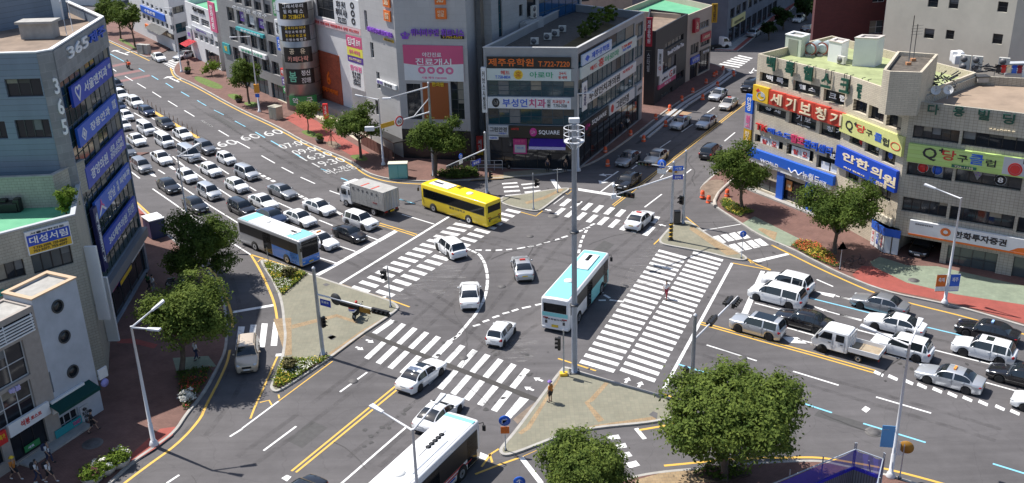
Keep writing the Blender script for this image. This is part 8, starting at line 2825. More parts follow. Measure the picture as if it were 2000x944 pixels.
building('maroon_building','tall maroon brick building behind the hut and tanks',[a2,b2_,b2_+Vector((4,14,0)),a2+Vector((4,14,0))],27,Mtile('maroon_brick',(.115,.032,.034),(.095,.028,.03),(.07,.03,.03),.5,.16,.8,.01,var=.12,nscale=.4),CONC,{0:[hole(fm,z6a(352,122),z6a(428,192),mv=1,mh=1,pane=GLASSG,frame=SILL),hole(fm,z6a(372,-50),z6a(436,12),mv=1,mh=1,frame=SILL)]})
rg=random.Random(9)
for k,(x,y,lb)in enumerate(((852,345,'white tarpaulin heap on the dusty roof'),(1030,400,'grey pipe bundle between the air conditioners'),(1190,400,'stack of pale corrugated sheets on the dusty roof'))):
 c_=G(z6a(x,y+30),zr1)
 o=root('roof_clutter',c_,lb,'clutter')
 bm=bmesh.new()
 if k==0:
  for i in range(4):
   bbox(bm,c_.x+rg.uniform(-1,.6),c_.x+rg.uniform(.8,1.6),c_.y+i*.4,c_.y+i*.4+.7,zr1,zr1+rg.uniform(.8,1.5),.15)
  obj('tarpaulin',bm,SIGN_WHITE,o)
 elif k==1:
  for i in range(16):
   p_=c_+Vector((rg.uniform(-1.4,1.2),rg.uniform(-.5,.8),rg.uniform(.1,.9)))
   tube(bm,p_,p_+Vector((rg.uniform(.4,1.3),rg.uniform(-.3,.3),rg.uniform(-.1,.2))),rg.uniform(.04,.1),n=6)
  obj('pipes',bm,DGREY,o)
 else:
  for i in range(5):
   bbox(bm,c_.x-1+i*.1,c_.x+2.4,c_.y+i*.12,c_.y+1.4,zr1+i*.2,zr1+i*.2+.14,.02)
  obj('sheets',bm,SIGN_LGREY,o)
# vehicles in place
HA,HB=head_from((303,220),(388,270)),head_from((741,436),(815,458.5))
def qh(p):
 t=max(0.,min(1.,(p[0]-330)/450))
 return lerp(HA,HB,t)
QG='cars waiting in the long queue on the wide road'
def q(kind,x,y,paint,label,z=zl,**k):
 p=z(x,y)
 k['scale']=k.get('scale',1.)*.95
 car(kind,p,qh(p),paint,label,QG,**k)
q('suv',52,112,P_PEARL,'white SUV last in line beside the median bollards, next to the tower')
q('suv',145,160,P_WHITE,'white SUV with roof rails, second from the rear along the bollards',extras=('rack',))
q('liftback',222,219,P_NAVY,'dark blue hatchback beside the median bollards, ahead of the white SUVs')
q('sedan',345,299,P_BLACK,'black sedan beside the median bollards, ahead of the blue hatchback')
q('compact sedan',460,370,P_WHITE,'white sedan beside the last bollards, between two dark cars')
q('suv',606,456,P_GREY,'dark grey SUV where the median bollards end, beside a grey van')
q('hatchback',747,532,P_WHITE,'small white hatchback ahead of the dark grey SUV, near the painted 60')
q('mpv',880,621,P_SILVER,'silver minivan ahead of the small white hatchback in the inner lane')
q('sedan',1117,745,P_MGREY,'grey sedan waiting alone in the inner lane behind a white sedan')
q('hatchback',90,252,P_WHITE,'white hatchback in the second lane, behind a boxy white van')
q('van',216,328,P_PEARL,'white passenger van in the second lane, abreast of the black sedan',scale=.93)
q('van',337,407,P_WHITE,'boxy white van in the second lane, behind the grey van',scale=.93)
q('van',501,496,P_SILVER,'silver grey van under the twin street lamp arms')
q('liftback',644,605,P_WHITE,'white hatchback directly in front of the silver grey van')
q('liftback',816,707,P_WHITE,'white hatchback abreast of the silver minivan, behind a silver white sedan')
q('sedan',992,815,P_PEARL,'pearl white sedan with dark lower sides, behind the white sedan near the bus')
q('hatchback',70,312,P_PEARL,'white small car half hidden by the tower edge, third lane')
q('compact sedan',157,408,P_WHITE,'small white sedan in the third lane, first clear of the tower')
q('sedan',320,526,P_WHITE,'white sedan between two white hatchback rows, left of the silver grey van')
q('liftback',488,645,P_PEARL,'white hatchback behind the lamp post, left of the white hatchbacks')
q('mpv',633,746,P_SILVER,'silver compact wagon in the third lane, ahead of a white hatchback')
q('suv',849,852,P_BLACK,'black SUV directly behind the blue and white bus roof')
q('sedan',400,272,P_NAVY,'dark sedan mostly hidden behind the blue bus roof',z=z4)
q('suv',18,45,P_BLACK,'black car at the very rear of the queue, cut by the tower')
q('liftback',38,188,P_NAVY,'blue car mostly hidden behind the tower edge')
q('sedan',85,478,P_GREY,'dark grey sedan half hidden by the blue signs of the tower')
q('mpv',188,575,P_MGREY,'grey compact wagon with a light roof in the outer lane')
q('sedan',366,708,P_BLACK,'black sedan with silver grille in the outer lane, behind another black sedan')
q('sedan',541,832,P_BLACK,'black sedan nearest the big street tree, right behind the blue bus')
q('sedan',680,219,P_WHITE,'white sedan beside the grey box truck, in the inner lane',z=z4)
q('sedan',566,283,P_WHITE,'white sedan in the middle of the queue behind the black saloon',z=z4)
q('suv',925,296,P_WHITE,'white SUV first in line at the double yellow line',z=z4)
q('compact sedan',862,376,P_BLACK,'black saloon first in line at the stop line beside the white SUV',z=z4)
q('sedan',690,415,P_PEARL,'white taxi with an orange roof lamp beside the blue bus',z=z4,extras=('taxi',),name='taxi',cat='taxi')
car('suv',z7(292,468),head_from(z7(340,520),z7(225,430)),P_WHITE,'white SUV driving away over the left zebra crossing')
car('sedan',z7(708,588),head_from(z7(728,655),z7(690,520)),P_SILVER,'silver taxi with a red roof lamp in the middle of the junction',extras=('redtaxi',),name='taxi',cat='taxi',plate=PLATE_Y)
car('sedan',z7(405,742),head_from(z7(405,820),z7(404,670)),P_WHITE,'white sedan inside the dashed turning curve, seen from behind')
car('hatchback',z3(1282,200),head_from(z3(1215,290),z3(1365,110)),P_WHITE,'small white hatchback with red tail lamps beside the dashed guide line')
car('sedan',z3(615,550),head_from((663,765),(717,727)),P_WHITE,'white sedan with open sunroof at the lower crossing, ahead of the double yellow line',extras=('sunroof',))
car('coupe',z6(778,440),head_from((655,955),(795,833)),P_PEARL,'pale silver fastback sedan between the white sedan and the long white bus')
car('suv',ze(228,240),head_from(ze(237,150),ze(222,330)),P_CHAMP,'champagne coloured SUV with roof rails in the slip lane by the trees',extras=('rack',))
car('sedan',ze(478,1030),head_from((717,727),(663,765)),P_BLACK,'dark car cut off by the bottom edge beside the double yellow line')
HN=head_from((1198.9,403.3),(1430.8,222.2))
car('sedan',zu(660,712),HN,P_WHITE,'white taxi with a red roof lamp on the far crossing',extras=('redtaxi',),name='taxi',cat='taxi',plate=PLATE_Y)
car('sedan',zu(587,474),HN+180,P_BLACK,'black sedan waiting at the far stop line')
car('sedan',zu(588,338),HN+180,P_MGREY,'grey sedan behind the black one, next to the orange drums')
car('sedan',zu(762,328),HN+180,P_BEIGE,'beige sedan behind the traffic light arm')
car('sedan',zu(910,118),HN+180,P_SILVER,'silver blue taxi with a red roof lamp by the sandy roadworks',extras=('redtaxi',),name='taxi',cat='taxi')
car('sedan',zu(1070,113),HN+180,P_SILVER,'silver sedan beside the yellow centre line on the hill street')
car('sedan',z5a(480,540),HN+180,P_SILVER,'silver taxi with a blue roof lamp next to the upper drums',extras=('bluelamp',),name='taxi',cat='taxi')
car('sedan',z5a(540,592),HN+180,P_BEIGE,'pale beige taxi with a red roof lamp near the tan corner building',extras=('redtaxi',),name='taxi',cat='taxi')
car('suv',z5a(438,862),HN,P_BLACK,'black SUV driving up the hill street past the corner tree')
car('suv',z5a(662,488),HN+180,P_BLACK,'black car half hidden by the corner of the tan building')
HE=head_from((1709,724),(1367,629))
car('suv',z5(768,205),HE+2,P_WHITE,'white SUV at the slip lane beside the flower bed, rear spoiler')
car('minivan',z5(683,308),HE,P_WHITE,'long white minivan first in line at the right stop line')
car('boxy suv',z5(515,566),HE,P_SILVER,'silver boxy SUV with a glass roof beside the double yellow line',extras=('glassroof',))
car('sedan',z5(900,522),HE,P_BLACK,'black sedan between the silver SUV and the white minivan')
car('sedan',zq(265,235),HE+1,P_MGREY,'dark grey sedan by the right kerb, behind the white SUV')
car('sedan',zq(368,370),HE,P_WHITE,'white sedan behind the minivan, crossed by a street lamp arm')
car('suv',zq(415,515),HE,P_WHITE,'white SUV right of the small truck, big alloy wheels')
car('sedan',zq(728,722),HE,P_SILVER,'silver taxi with orange roof lamp behind the small truck',extras=('taxi',),name='taxi',cat='taxi',plate=PLATE_Y)
car('suv',zq(955,532),HE,P_WHITE,'white SUV with sunroof and grey lower cladding',extras=('sunroof',))
car('sedan',zq(975,415),HE+1,P_BLACK,'black taxi with a blue roof lamp by the right kerb',extras=('bluelamp',),name='taxi',cat='taxi')
car('sedan',zq(1205,715),HE,P_BLACK,'black sedan cut by the right edge of the photo')
car('sedan',zq(1380,905),HE,P_WHITE,'white sedan whose nose enters at the right edge')
car('sedan',zUL(690,697),head_from(zUL(620,660),zUL(760,740)),P_WHITE,'white sedan parked at the mouth of the far alley')
car('sedan',zUL(1005,675),head_from(zUL(1100,640),zUL(890,700)),P_SILVER,'silver sedan parked behind the lamp post by the red awning')
gp=fc.P(fc.uv(z8r(505,900))[0],0,-2.2)
car('sedan',gp,math.degrees(math.atan2(fc.n.x,fc.n.y)),P_BLACK,'black car parked inside the dark garage entrance',)
car('sedan',zf(570,350),HN,P_SILVER,'silver car parked in shade on the hill street',z=.7)
car('sedan',zf(1150,300),HN,P_BLACK,'black car parked far up the hill street by the red brick wall')
car('sedan',zf(1060,195),HN+180,P_WHITE,'white car crossing far up the hill street')
SKYB=M('bus_blue',(.03,.18,.62),.35,coat=.5)
TURQ=M('bus_turquoise',(.24,.66,.67),.35,coat=.4)
BWHITE=M('bus_white',(.78,.78,.79),.35,coat=.4)
BSILV=M('bus_silver',(.42,.43,.45),.35,metal=.3,coat=.3)
BYEL=M('bus_yellow',(.86,.62,.02),.35,coat=.4)
b=bus(z4(434,408),head_from((474,471),(580.6,514)),'blue and silver city bus with a white roof waiting at the stop line',BSILV,BWHITE,L=10.9,H=3.1,seats=7,scale=.885,band=(1.62,2.72),side=((.6,5.1,.36,1.6,SKYB),),roof_panels=((3.1,5.0,TURQ),(-5.0,-3.6,TURQ)),front=SKYB,fairing=(2.0,3.6,.6,.13,BWHITE,3,2.7,3.3),door_side=-1)
b=bus(z1(281,305),head_from(z1(240,560),z1(470,265)),'turquoise and white city bus turning through the junction',BWHITE,TURQ,L=10.6,H=3.1,seats=7,scale=.95,band=(1.62,2.68),side=((.2,5.0,.36,1.6,TURQ),),fairing=(.8,4.1,.72,.16,BWHITE,5,2.7,3.7),rearband=TURQ,front=TURQ,wheels=(3.1,-2.9))
for k,s in enumerate(('제주특별자치도',)):
 on_side(b,s,-.9,.9,1.16,1.3,0,1,M('dark_lettering',(.05,.05,.06),.5),rear=True,L=5.33)
YP=(724+0,0)
b=bus((899,393),head_from((944,438.7),(825,399.6)),'bright yellow school bus driving away past the grey truck',BYEL,BYEL,L=10.9,H=3.15,seats=1,scale=.875,fairing=(1.2,4.4,.78,.14,BWHITE,6,2.9,4.1),band=(1.55,2.65),wheels=(3.35,-2.55))
DL=M('dark_lettering',(.05,.05,.06),.5)
on_side(b,'중앙고등학교',-2.0,.6,1.15,1.42,1.256,1,DL)
on_side(b,'어린이보호차량',-.9,.9,1.0,1.2,0,1,DL,rear=True,L=5.48)
fr=(G((880.5,794),3.1)+G((935,817),3.1))/2
hd=head_from((655,955),(795,833))
fdir=Vector((math.sin(R(hd)),math.cos(R(hd)),0))
ctr=fr-fdir*5.35
ctr.z=0
RSTR,BSTR=M('red_stripe',(.5,.05,.05),.4),M('blue_stripe',(.03,.1,.4),.4)
b=bus(ctr,hd,'long white city bus with red and blue side stripes entering at the bottom',BWHITE,BWHITE,L=10.9,H=3.1,seats=6,scale=.96,roof_panels=((4.75,5.1,TURQ),),fairing=(.2,3.4,.0,.05,BWHITE,5,1.3,2.8),side=((-5.2,3.2,1.02,1.12,RSTR),(-5.2,2.2,.62,.74,BSTR),(1.0,4.2,.8,.9,RSTR)))
bm=bmesh.new()
bbox(bm,-1.5,2.4,-.75,-.68,3.13,3.17,.01)
obj('roof_rail',bm,STEEL,b,False)
box_truck((719,381),head_from((746.8,412.4),(687.3,393.7)),'grey aluminium box truck with a white cab and red roof stripes')
pickup(zt(935,640),HE,'small white double cab truck with an empty wooden bed')
pickup(zf(160,470),head_from(zf(110,540),zf(210,530)),'small white truck nosing out of the side street',doublecab=False,bed=False)
motorcycle(zUL(320,848),HA+180,'orange delivery motorcycle riding alone on the far lanes',boxm=ORANGE,bodym=BLACK)
motorcycle(z7b(600,520),head_from(z7b(560,500),z7b(640,430)),'delivery motorcycle with a red white and blue box on the island',boxm=P_WHITE,bodym=BLACK,facing=.13)
motorcycle((622,222),60,'dark red scooter parked by the brick wall',bodym=M('dark_red_paint',(.25,.02,.02),.4),facing=.13)
motorcycle(zX(1050,430),-40,'black motorcycle parked beside the kiosk under the corner building',bodym=BLACK,facing=.13)
motorcycle(zW(560,590),70,'motorcycle parked in the shade behind the big tree',bodym=DGREY,facing=.13)
bicycle(zm(985,850),120,'black bicycle parked behind the flower bed, nearest the kerb',BLACK)
bicycle(zm(1040,810),95,'dark bicycle leaning near the triangular sign, further from the kerb',DGREY)
# poles, signals, lamps
def az3(a):return Vector((math.sin(R(a)),math.cos(R(a)),0))
NM=M('signal_green_grey',(.03,.034,.036),.5)
rt,g,h=pole((1122,727),(1125,243),'tall grey camera mast with a ring platform, in the middle of the picture',r=.205,cap=False,mat=M('mast_grey',(.30,.34,.41),.45,metal=.2,var=.12,scale=1.5))
for py in(455,597):
 z=zpole(g,py);bm=bmesh.new();lathe(bm,[(.17,0),(.33,.02),(.33,.1),(.17,.12)],18,Matrix.Translation((g.x,g.y,z)),caps=False);obj('flange',bm,DGREY,rt)
z=zpole(g,277)
bm=bmesh.new();lathe(bm,[(.45,0),(.68,.02),(.68,.08),(.45,.06)],24,Matrix.Translation((g.x,g.y,z)),caps=False);obj('platform',bm,LSTEEL,rt)
for k in range(2):
 bm=bmesh.new();polytube(bm,[(g.x+.67*math.cos(t),g.y+.67*math.sin(t),z+.5+.45*k)for t in(2*PI*i/24 for i in range(25))],.03,6);obj('guard_ring',bm,LSTEEL,rt)
for k in range(6):
 a=2*PI*k/6;bm=bmesh.new();polytube(bm,[(g.x+.2*math.cos(a),g.y+.2*math.sin(a),z-.5),(g.x+.67*math.cos(a),g.y+.67*math.sin(a),z),(g.x+.67*math.cos(a),g.y+.67*math.sin(a),z+.95)],.025,6);obj('strut',bm,LSTEEL,rt)
zt_=zpole(g,240);bm=bmesh.new();bbox(bm,g.x-.35,g.x+.35,g.y-.2,g.y+.2,zt_+.0,zt_+.32,.06);obj('camera',bm,LSTEEL,rt)
lamp_post((1129,334),(1121,182),[((1159,181),.0)],'grey street lamp standing behind the tall mast at the corner building',r=.13,mat=LSTEEL)
rt,g,h=pole((631,693),(613,525),'grey signal pole with a long arm on the left island',r=.15)
a_,s,e=arm(rt,g,574.6,(765,613))
d=(e-s).normalized();nf=az3(209)
flat(rt,s+(e-s)*.27,d,up3,.95,.95,DGREY,'round_sign',.05,True)
bm=bmesh.new();b2=bmesh.new();bbox(b2,0,(e-s).length*.25,-.12,.12,-.35,-.05,.03);sd_=d.cross(up3);merge(bm,b2,Matrix(((d.x,sd_.x,0,(s+(e-s)*.33).x),(d.y,sd_.y,0,(s+(e-s)*.33).y),(d.z,sd_.z,1,s.z),(0,0,0,1))));obj('message_box',bm,BLACK,rt)
flat(rt,s+(e-s)*.65-Vector((0,0,.32)),d,up3,1.0,.4,M('sign_back_ochre',(.35,.17,.02),.5),'sign_plate')
signal_head(rt,s+(e-s)*.86-Vector((0,0,.1)),d,nf,4,True,1.05)
u_=zpole(g,588);c=Vector((g.x,g.y,u_))+d*.8;flat(rt,c,d,up3,1.0,.55,M('street_name_blue',(.03,.06,.4),.4),'street_name_sign')
lettering('동광로',c-d.cross(up3)*-.02+Vector((0,-.03,.08)),d,up3,.7,.2,T_WHITE,rt,.01)
signal_head(rt,Vector((g.x,g.y,zpole(g,627)))+d*.4,up3,d*.9+az3(130)*.4,3,False,.8,'pedestrian_signal')
rt,g,h=pole((763,600),(757.6,523),'thin pedestrian signal post at the tip of the left island',r=.06)
signal_head(rt,Vector((g.x-.25,g.y,zpole(g,537))),up3,az3(250),2,False,1.2,'pedestrian_signal')
rt,g,h=pole((847,343),(838,163),'tall pole with lamp arm and speed sign arm before the tall pale building',r=.15)
a_,s,e=arm(rt,g,170,(758,192),.08,.4)
bm=bmesh.new();bbox(bm,e.x-.6,e.x+.3,e.y-.16,e.y+.16,e.z-.1,e.z+.05,.04);obj('lamp_head',bm,LSTEEL,rt)
a_,s,e=arm(rt,g,219,(722,253),.08)
d=(e-s).normalized();sf=az3(150)
bm=bmesh.new();polytube(bm,[Vector((g.x,g.y,zpole(g,192))),s+(e-s)*.28],.05,6);obj('brace',bm,LSTEEL,rt)
c=s+(e-s)*.53;flat(rt,c+sf*.12,d*-1 if d.x<0 else d,up3,1.15,1.15,T_RED,'speed_sign',.04,True);flat(rt,c+sf*.15,d*-1 if d.x<0 else d,up3,.85,.85,T_WHITE,'sign_face',.04,True);lettering('60',c+sf*.18,(d*-1 if d.x<0 else d),up3,.55,.42,T_BLACK,rt,.01)
flat(rt,s+(e-s)*.72+sf*.1,d*-1 if d.x<0 else d,up3,1.9,.5,M('sign_amber',(.6,.33,.02),.5),'sign_plate')
bm=bmesh.new();bbox(bm,e.x-.5,e.x+.5,e.y-.2,e.y+.2,e.z-.15,e.z+.3,.06);obj('camera',bm,LSTEEL,rt)
lamp_post((749,322),(742,193),[((695,186),.35)],'white street lamp in front of the tall pale building')
rt,g,h=pole((951,377),(947.5,260),'grey signal pole behind the yellow bus',r=.15)
a_,s,e=arm(rt,g,292,(872,325),.07)
d=(e-s).normalized();nf=az3(150)
for t in(.42,.86):
 signal_head(rt,s+(e-s)*t-Vector((0,0,.3)),d,nf,4,True,.9)
c=s+(e-s)*.25-Vector((0,0,1.0));flat(rt,c,-d,up3,1.5,.5,M('street_name_blue'),'street_name_sign');lettering('동문로',c+nf*.03,-d,up3,1.0,.3,T_WHITE,rt,.01)
flat(rt,s+(e-s)*.64+Vector((0,0,.4)),-d,up3,.6,.6,SIGN_BLUE2,'u_turn_sign',.04,True);lettering('∩',s+(e-s)*.64+Vector((0,0,.4))+nf*.03,-d,up3,.3,.35,T_WHITE,rt,.01)
flat(rt,s+(e-s)*.64-Vector((0,0,.2)),-d,up3,.6,.4,SIGN_WHITE,'sign_plate')
signal_head(rt,Vector((g.x+.4,g.y,zpole(g,342))),up3,az3(100),3,False,.8,'pedestrian_signal')
rt,g,h=pole((1042,409),(1042,341),'thin signal post on the far left island',r=.06)
signal_head(rt,Vector((g.x+.3,g.y,zpole(g,357))),up3,az3(110),2,False,1.1,'pedestrian_signal')
rt,g,h=pole((1089,376),(1088,332),'bare thin post at the tip of the far left island',r=.045)
bm=bmesh.new();tube(bm,(g.x-.5,g.y,h),(g.x+.5,g.y,h+.05),.03,n=6);obj('cross_bar',bm,STEEL,rt)
rt,g,h=pole((1310,469),(1316.4,318),'signal pole with a striped foot on the far right island',r=.14)
bm=bmesh.new();lathe(bm,[(.165,.05),(.165,1.8)],14,Matrix.Translation(g),caps=False);sp=obj('striped_sleeve',bm,SIGN_BLACK,rt)
for k in range(4):
 bm=bmesh.new();polytube(bm,[(g.x+.17*math.cos(t),g.y+.17*math.sin(t),g.z+.2+k*.4+t*.05)for t in(2*PI*i/12 for i in range(13))],.05,5);obj('stripe',bm,SIGN_YEL,sp)
a_,s,e=arm(rt,g,344,(1198,382),.08)
d=(e-s).normalized();nf=az3(209)
signal_head(rt,s+(e-s)*.8-Vector((0,0,.3)),d,nf,4,True,1.15)
bm=bmesh.new();bbox(bm,e.x-.2,e.x+.25,e.y-.2,e.y+.2,e.z-.3,e.z+.15,.05);tube(bm,e,e+Vector((0,0,.9)),.03,n=6);ball(bm,e+Vector((0,0,.95)),.17,10);obj('camera',bm,LSTEEL,rt)
for dz,m in((.1,SIGN_BLUE2),(-.75,M('street_name_blue'))):
 flat(rt,Vector((g.x+.4,g.y-.2,zpole(g,330)+dz)),Vector((1,0,0)),up3,.95,.45,m,'street_name_sign');lettering('시청'if dz>0 else '중앙로',Vector((g.x+.4,g.y-.225,zpole(g,330)+dz)),Vector((1,0,0)),up3,.6,.22,T_WHITE,rt,.01)
rt,g,h=pole((1334,437),(1340,296),'second signal pole with a horizontal signal beside the striped one',r=.13)
a_,s,e=arm(rt,g,330,(1242,318),.06)
d=(e-s).normalized()
signal_head(rt,s+(e-s)*.82,d,az3(205),4,True,.95)
c=s+(e-s)*.47+Vector((0,0,.2));flat(rt,c,-d,up3,.9,.9,SIGN_BLUE2,'u_turn_sign',.04,True);lettering('∩',c+az3(205)*.03,-d,up3,.4,.5,T_WHITE,rt,.01);flat(rt,c-Vector((0,0,.75)),-d,up3,.9,.5,SIGN_WHITE,'sign_plate')
flat(rt,s+(e-s)*.25-Vector((0,0,.4)),-d,up3,.9,.3,M('sign_back_ochre'),'sign_plate')
signal_head(rt,Vector((g.x-.25,g.y,zpole(g,391))),up3,az3(235),2,False,1.2,'pedestrian_signal')
c=G((1322,437),.13);o=root('control_cabinet',c,'dark control cabinet between the two far poles','cabinet');bm=bmesh.new();bbox(bm,c.x-.3,c.x+.3,c.y-.25,c.y+.25,.1,1.5,.03);obj('case',bm,BLACK,o);bm=bmesh.new();bbox(bm,c.x-.25,c.x+.25,c.y-.28,c.y-.24,.25,1.35,.01);obj('door',bm,DGREY,o)
o=board(f6r,[z4a(684,470),z4a(712,470),z4a(710,634),z4a(682,636)],SIGN_WHITE,'tall white banner on the corner post of the glass banded building',[('시\n력\n검\n사',SIGN_NAVY,.5,.5,.5,.7)],d0=.3,d1=.38)
rt,g,h=lamp_post((1845,592),(1877,386),[((1808,361),.4)],'tall white street lamp on the right pavement with two banners')
for k,(s_,m,tx)in enumerate(((-1,T_ORANGE,'축제'),(1,SIGN_BLUE2,'제주'))):
 c=Vector((g.x+s_*.55,g.y,zpole(g,553)));o=root('banner',c,('orange','blue')[k]+' festival banner on the right pavement lamp','banner');flat(o,c,Vector((1,0,0)),up3,.8,1.5,m,'cloth',.03);lettering(tx,c+Vector((0,-.02,.3)),Vector((1,0,0)),up3,.5,.4,T_WHITE,o,.01)
 bm=bmesh.new();tube(bm,(g.x,g.y,c.z+.75),(c.x+s_*.4,c.y,c.z+.75),.02,n=6);obj('rod',bm,STEEL,o);flat(o,c-Vector((0,0,.5)),Vector((1,0,0)),up3,.82,.4,SIGN_WHITE,'pale_patch',.036)
rt,g,h=lamp_post((1739,931),(1774,672),[((1684,637),.3),((1798,624),.3)],'near white twin arm street lamp at the lower right')
for k,(s_,m)in enumerate(((-1,M('banner_sky',(.12,.35,.65),.5)),(1,SIGN_WHITE))):
 c=Vector((g.x+s_*.5,g.y,3.0-k*.9));o=root('banner',c,('sky blue','white')[k]+' banner on the near twin arm lamp','banner');flat(o,c,Vector((1,.2*s_,0)),up3,.75,1.5-.6*k,m,'cloth',.03)
 bm=bmesh.new();tube(bm,(g.x,g.y,c.z+.5),(c.x+s_*.3,c.y,c.z+.5),.02,n=6);obj('rod',bm,STEEL,o)
rt,g,h=pole((1757,935),(1762,872),'thin post with a round brown sign back beside the near lamp',r=.04,name='sign_post',cat='sign post')
flat(rt,(g.x+.15,g.y+.05,h-.1),Vector((1,-.5,0)),up3,.85,.85,M('sign_back_ochre'),'round_sign',.04,True)
lamp_post((301,869),(256.4,637.3),[((318,589),1.2),((310,644),.0)],'white twin arm street lamp on the left pavement',r=.12)
lamp_post(None,(806,838),[((727,793),.1),((865,772),.1)],'white twin arm street lamp in front of the long white bus',h=9,z0=.0)
lamp_post(None,(346,304),[((388,281),.2),((376,304),.0)],'grey twin arm lamp rising over the queue of cars',h=9,r=.1)
rt,g,h=lamp_post((507,219),(488,70),[((450,73),.1)],'street lamp with an orange box before the grey office building')
c=Vector((g.x,g.y,zpole(g,173)));bm=bmesh.new();bbox(bm,c.x-.35,c.x+.35,c.y-.2,c.y+.2,c.z-.6,c.z+.6,.04);obj('orange_box',bm,M('box_amber',(.6,.26,.02),.5),rt);flat(rt,c-Vector((0,.1,1.0)),Vector((1,0,0)),up3,.6,.5,SIGN_BLUE2,'sign_plate')
lamp_post((355,141),(331,15),[((301,15),.1)],'far street lamp at the mouth of the alley')
rt,g,h=pole(None,(1358,617),'grey signal pole behind the big lower right tree',r=.15,h=7.3)
a_,s,e=arm(rt,g,664,(1441,579),.07)
d=(e-s).normalized()
signal_head(rt,s+(e-s)*.42,d,az3(300),4,True,.9);signal_head(rt,s+(e-s)*.86+az3(300)*.2,d,az3(300),4,True,.9);signal_head(rt,s+(e-s)*.86-az3(300)*.25,d,az3(120),4,True,.9)
signal_head(rt,Vector((g.x-.4,g.y,zpole(g,731))),up3,az3(250),3,False,1.0,'pedestrian_signal')
rt,g,h=pole((1101,733),(1100,646),'thin signal post with a yellow foot beside the tall mast',r=.06)
bm=bmesh.new();bbox(bm,g.x-.28,g.x+.28,g.y-.22,g.y+.22,g.z,g.z+.22,.04);obj('yellow_base',bm,SIGN_YEL,rt)
signal_head(rt,Vector((g.x-.3,g.y,zpole(g,671))),up3,az3(280),3,False,.9,'pedestrian_signal')
def sign_post(base,top,label,shape,w,m,txt=None,z0=.13):
 rt,g,h=pole(base,top,label,r=.035,name='sign_post',cat='sign post',z0=z0,cap=False)
 c=Vector((g.x,g.y-.06,h-w*.4))
 if shape=='tri':
  bm=bmesh.new();bm.faces.new([bm.verts.new(c+Vector(p))for p in((-w/2,0,-w*.45),(w/2,0,-w*.45),(0,0,w*.45))]);bmesh.ops.solidify(bm,geom=list(bm.faces),thickness=.03);obj('sign_plate',bm,m,rt)
 else:
  flat(rt,c,Vector((1,0,0)),up3,w,w,m,'sign_plate',.03,shape=='round')
 if txt:lettering(txt,c+Vector((0,-.02,0)),Vector((1,0,0)),up3,w*.5,w*.55,T_WHITE,rt,.01)
 return rt,g,h
rt,g,h=sign_post((987.6,880),(985,813),'round blue arrow sign over a small orange plate on the lower island','round',.75,SIGN_BLUE2,'↱')
flat(rt,(g.x,g.y-.06,h-1.0),Vector((1,0,0)),up3,.55,.5,T_ORANGE,'lower_plate')
sign_post((1448,505),(1453,452),'round blue sign at the tip of the far right island','round',.6,SIGN_BLUE2,'↑')
sign_post((1640,527),(1644,472),'triangular blue sign above the flower bed','tri',.85,SIGN_BLUE2,None)
sign_post((524.5,513),(519,477),'thin post with a small grey plate beside the blue bus','square',.35,DGREY)
rt,g,h=sign_post((1016,1000),(1017,932),'blue sign peeking in at the bottom edge','round',.7,SIGN_BLUE2,'↑')
DR=(('zu',447,312,'orange drum beside the shaded kerb, nearest the junction'),('zu',462,392,'orange drum standing alone on the shaded road near the stop line'),('zu',603,207,'orange drum by the shop people on the shaded pavement'),('zu',683,240,'orange drum on the new asphalt, opposite the beige sedan'),('zu',757,106,'orange drum left of the sandy patch'),('zu',818,148,'orange drum on the road beside the silver blue taxi'),('zu',843,50,'orange drum above the sandy patch'),('f',232,768,'farthest orange drum at the tip of the new kerb'),('f',347,825,'orange drum on the road right of the farthest one'),('f',135,838,'orange drum in a close pair near the tip'),('f',160,822,'second orange drum of the close pair near the tip'),('a',410,485,'orange drum on the pavement below the pair'),('a',333,538,'orange drum on the kerb strip beside the white G shop'),('a',270,583,'orange drum near the white G shop door'),('a',390,575,'orange drum on the new asphalt beside the pale taxis'),('a',475,500,'orange drum half hidden behind the upper silver taxi'),('m',100,397,'orange drum on bare earth by the right corner tree, left one'),('m',138,428,'orange drum on bare earth, nearest the road'),('m',252,388,'orange drum inside the broken kerb by the tree trunk'))
for k_,x,y,lb in DR:
 barrel(dict(zu=zu,f=zf,a=z5a,m=zm)[k_](x,y),lb,.14 if k_=='m'and x!=138 else.01)
BO=[(30,85),(80,105),(108,122),(205,175),(235,190),(262,208),(290,226),(318,242),(345,262),(376,278),(404,297),(432,313),(463,333),(495,352),(527,372),(558,393)]
bollard_set([(zl(x,y),'thin dark bollard on the yellow median, '+('farthest of the row, next to the tower','second of the row from the tower','third of the row from the tower','fourth from the tower, by the white SUV','fifth from the tower','sixth from the tower','seventh from the tower, by the blue hatchback','eighth from the tower','beside the front of the blue hatchback','behind the black sedan','beside the black sedan roof','at the front of the black sedan','behind the white sedan','third from the near end','second from the near end','nearest the junction')[i])for i,(x,y)in enumerate(BO)])
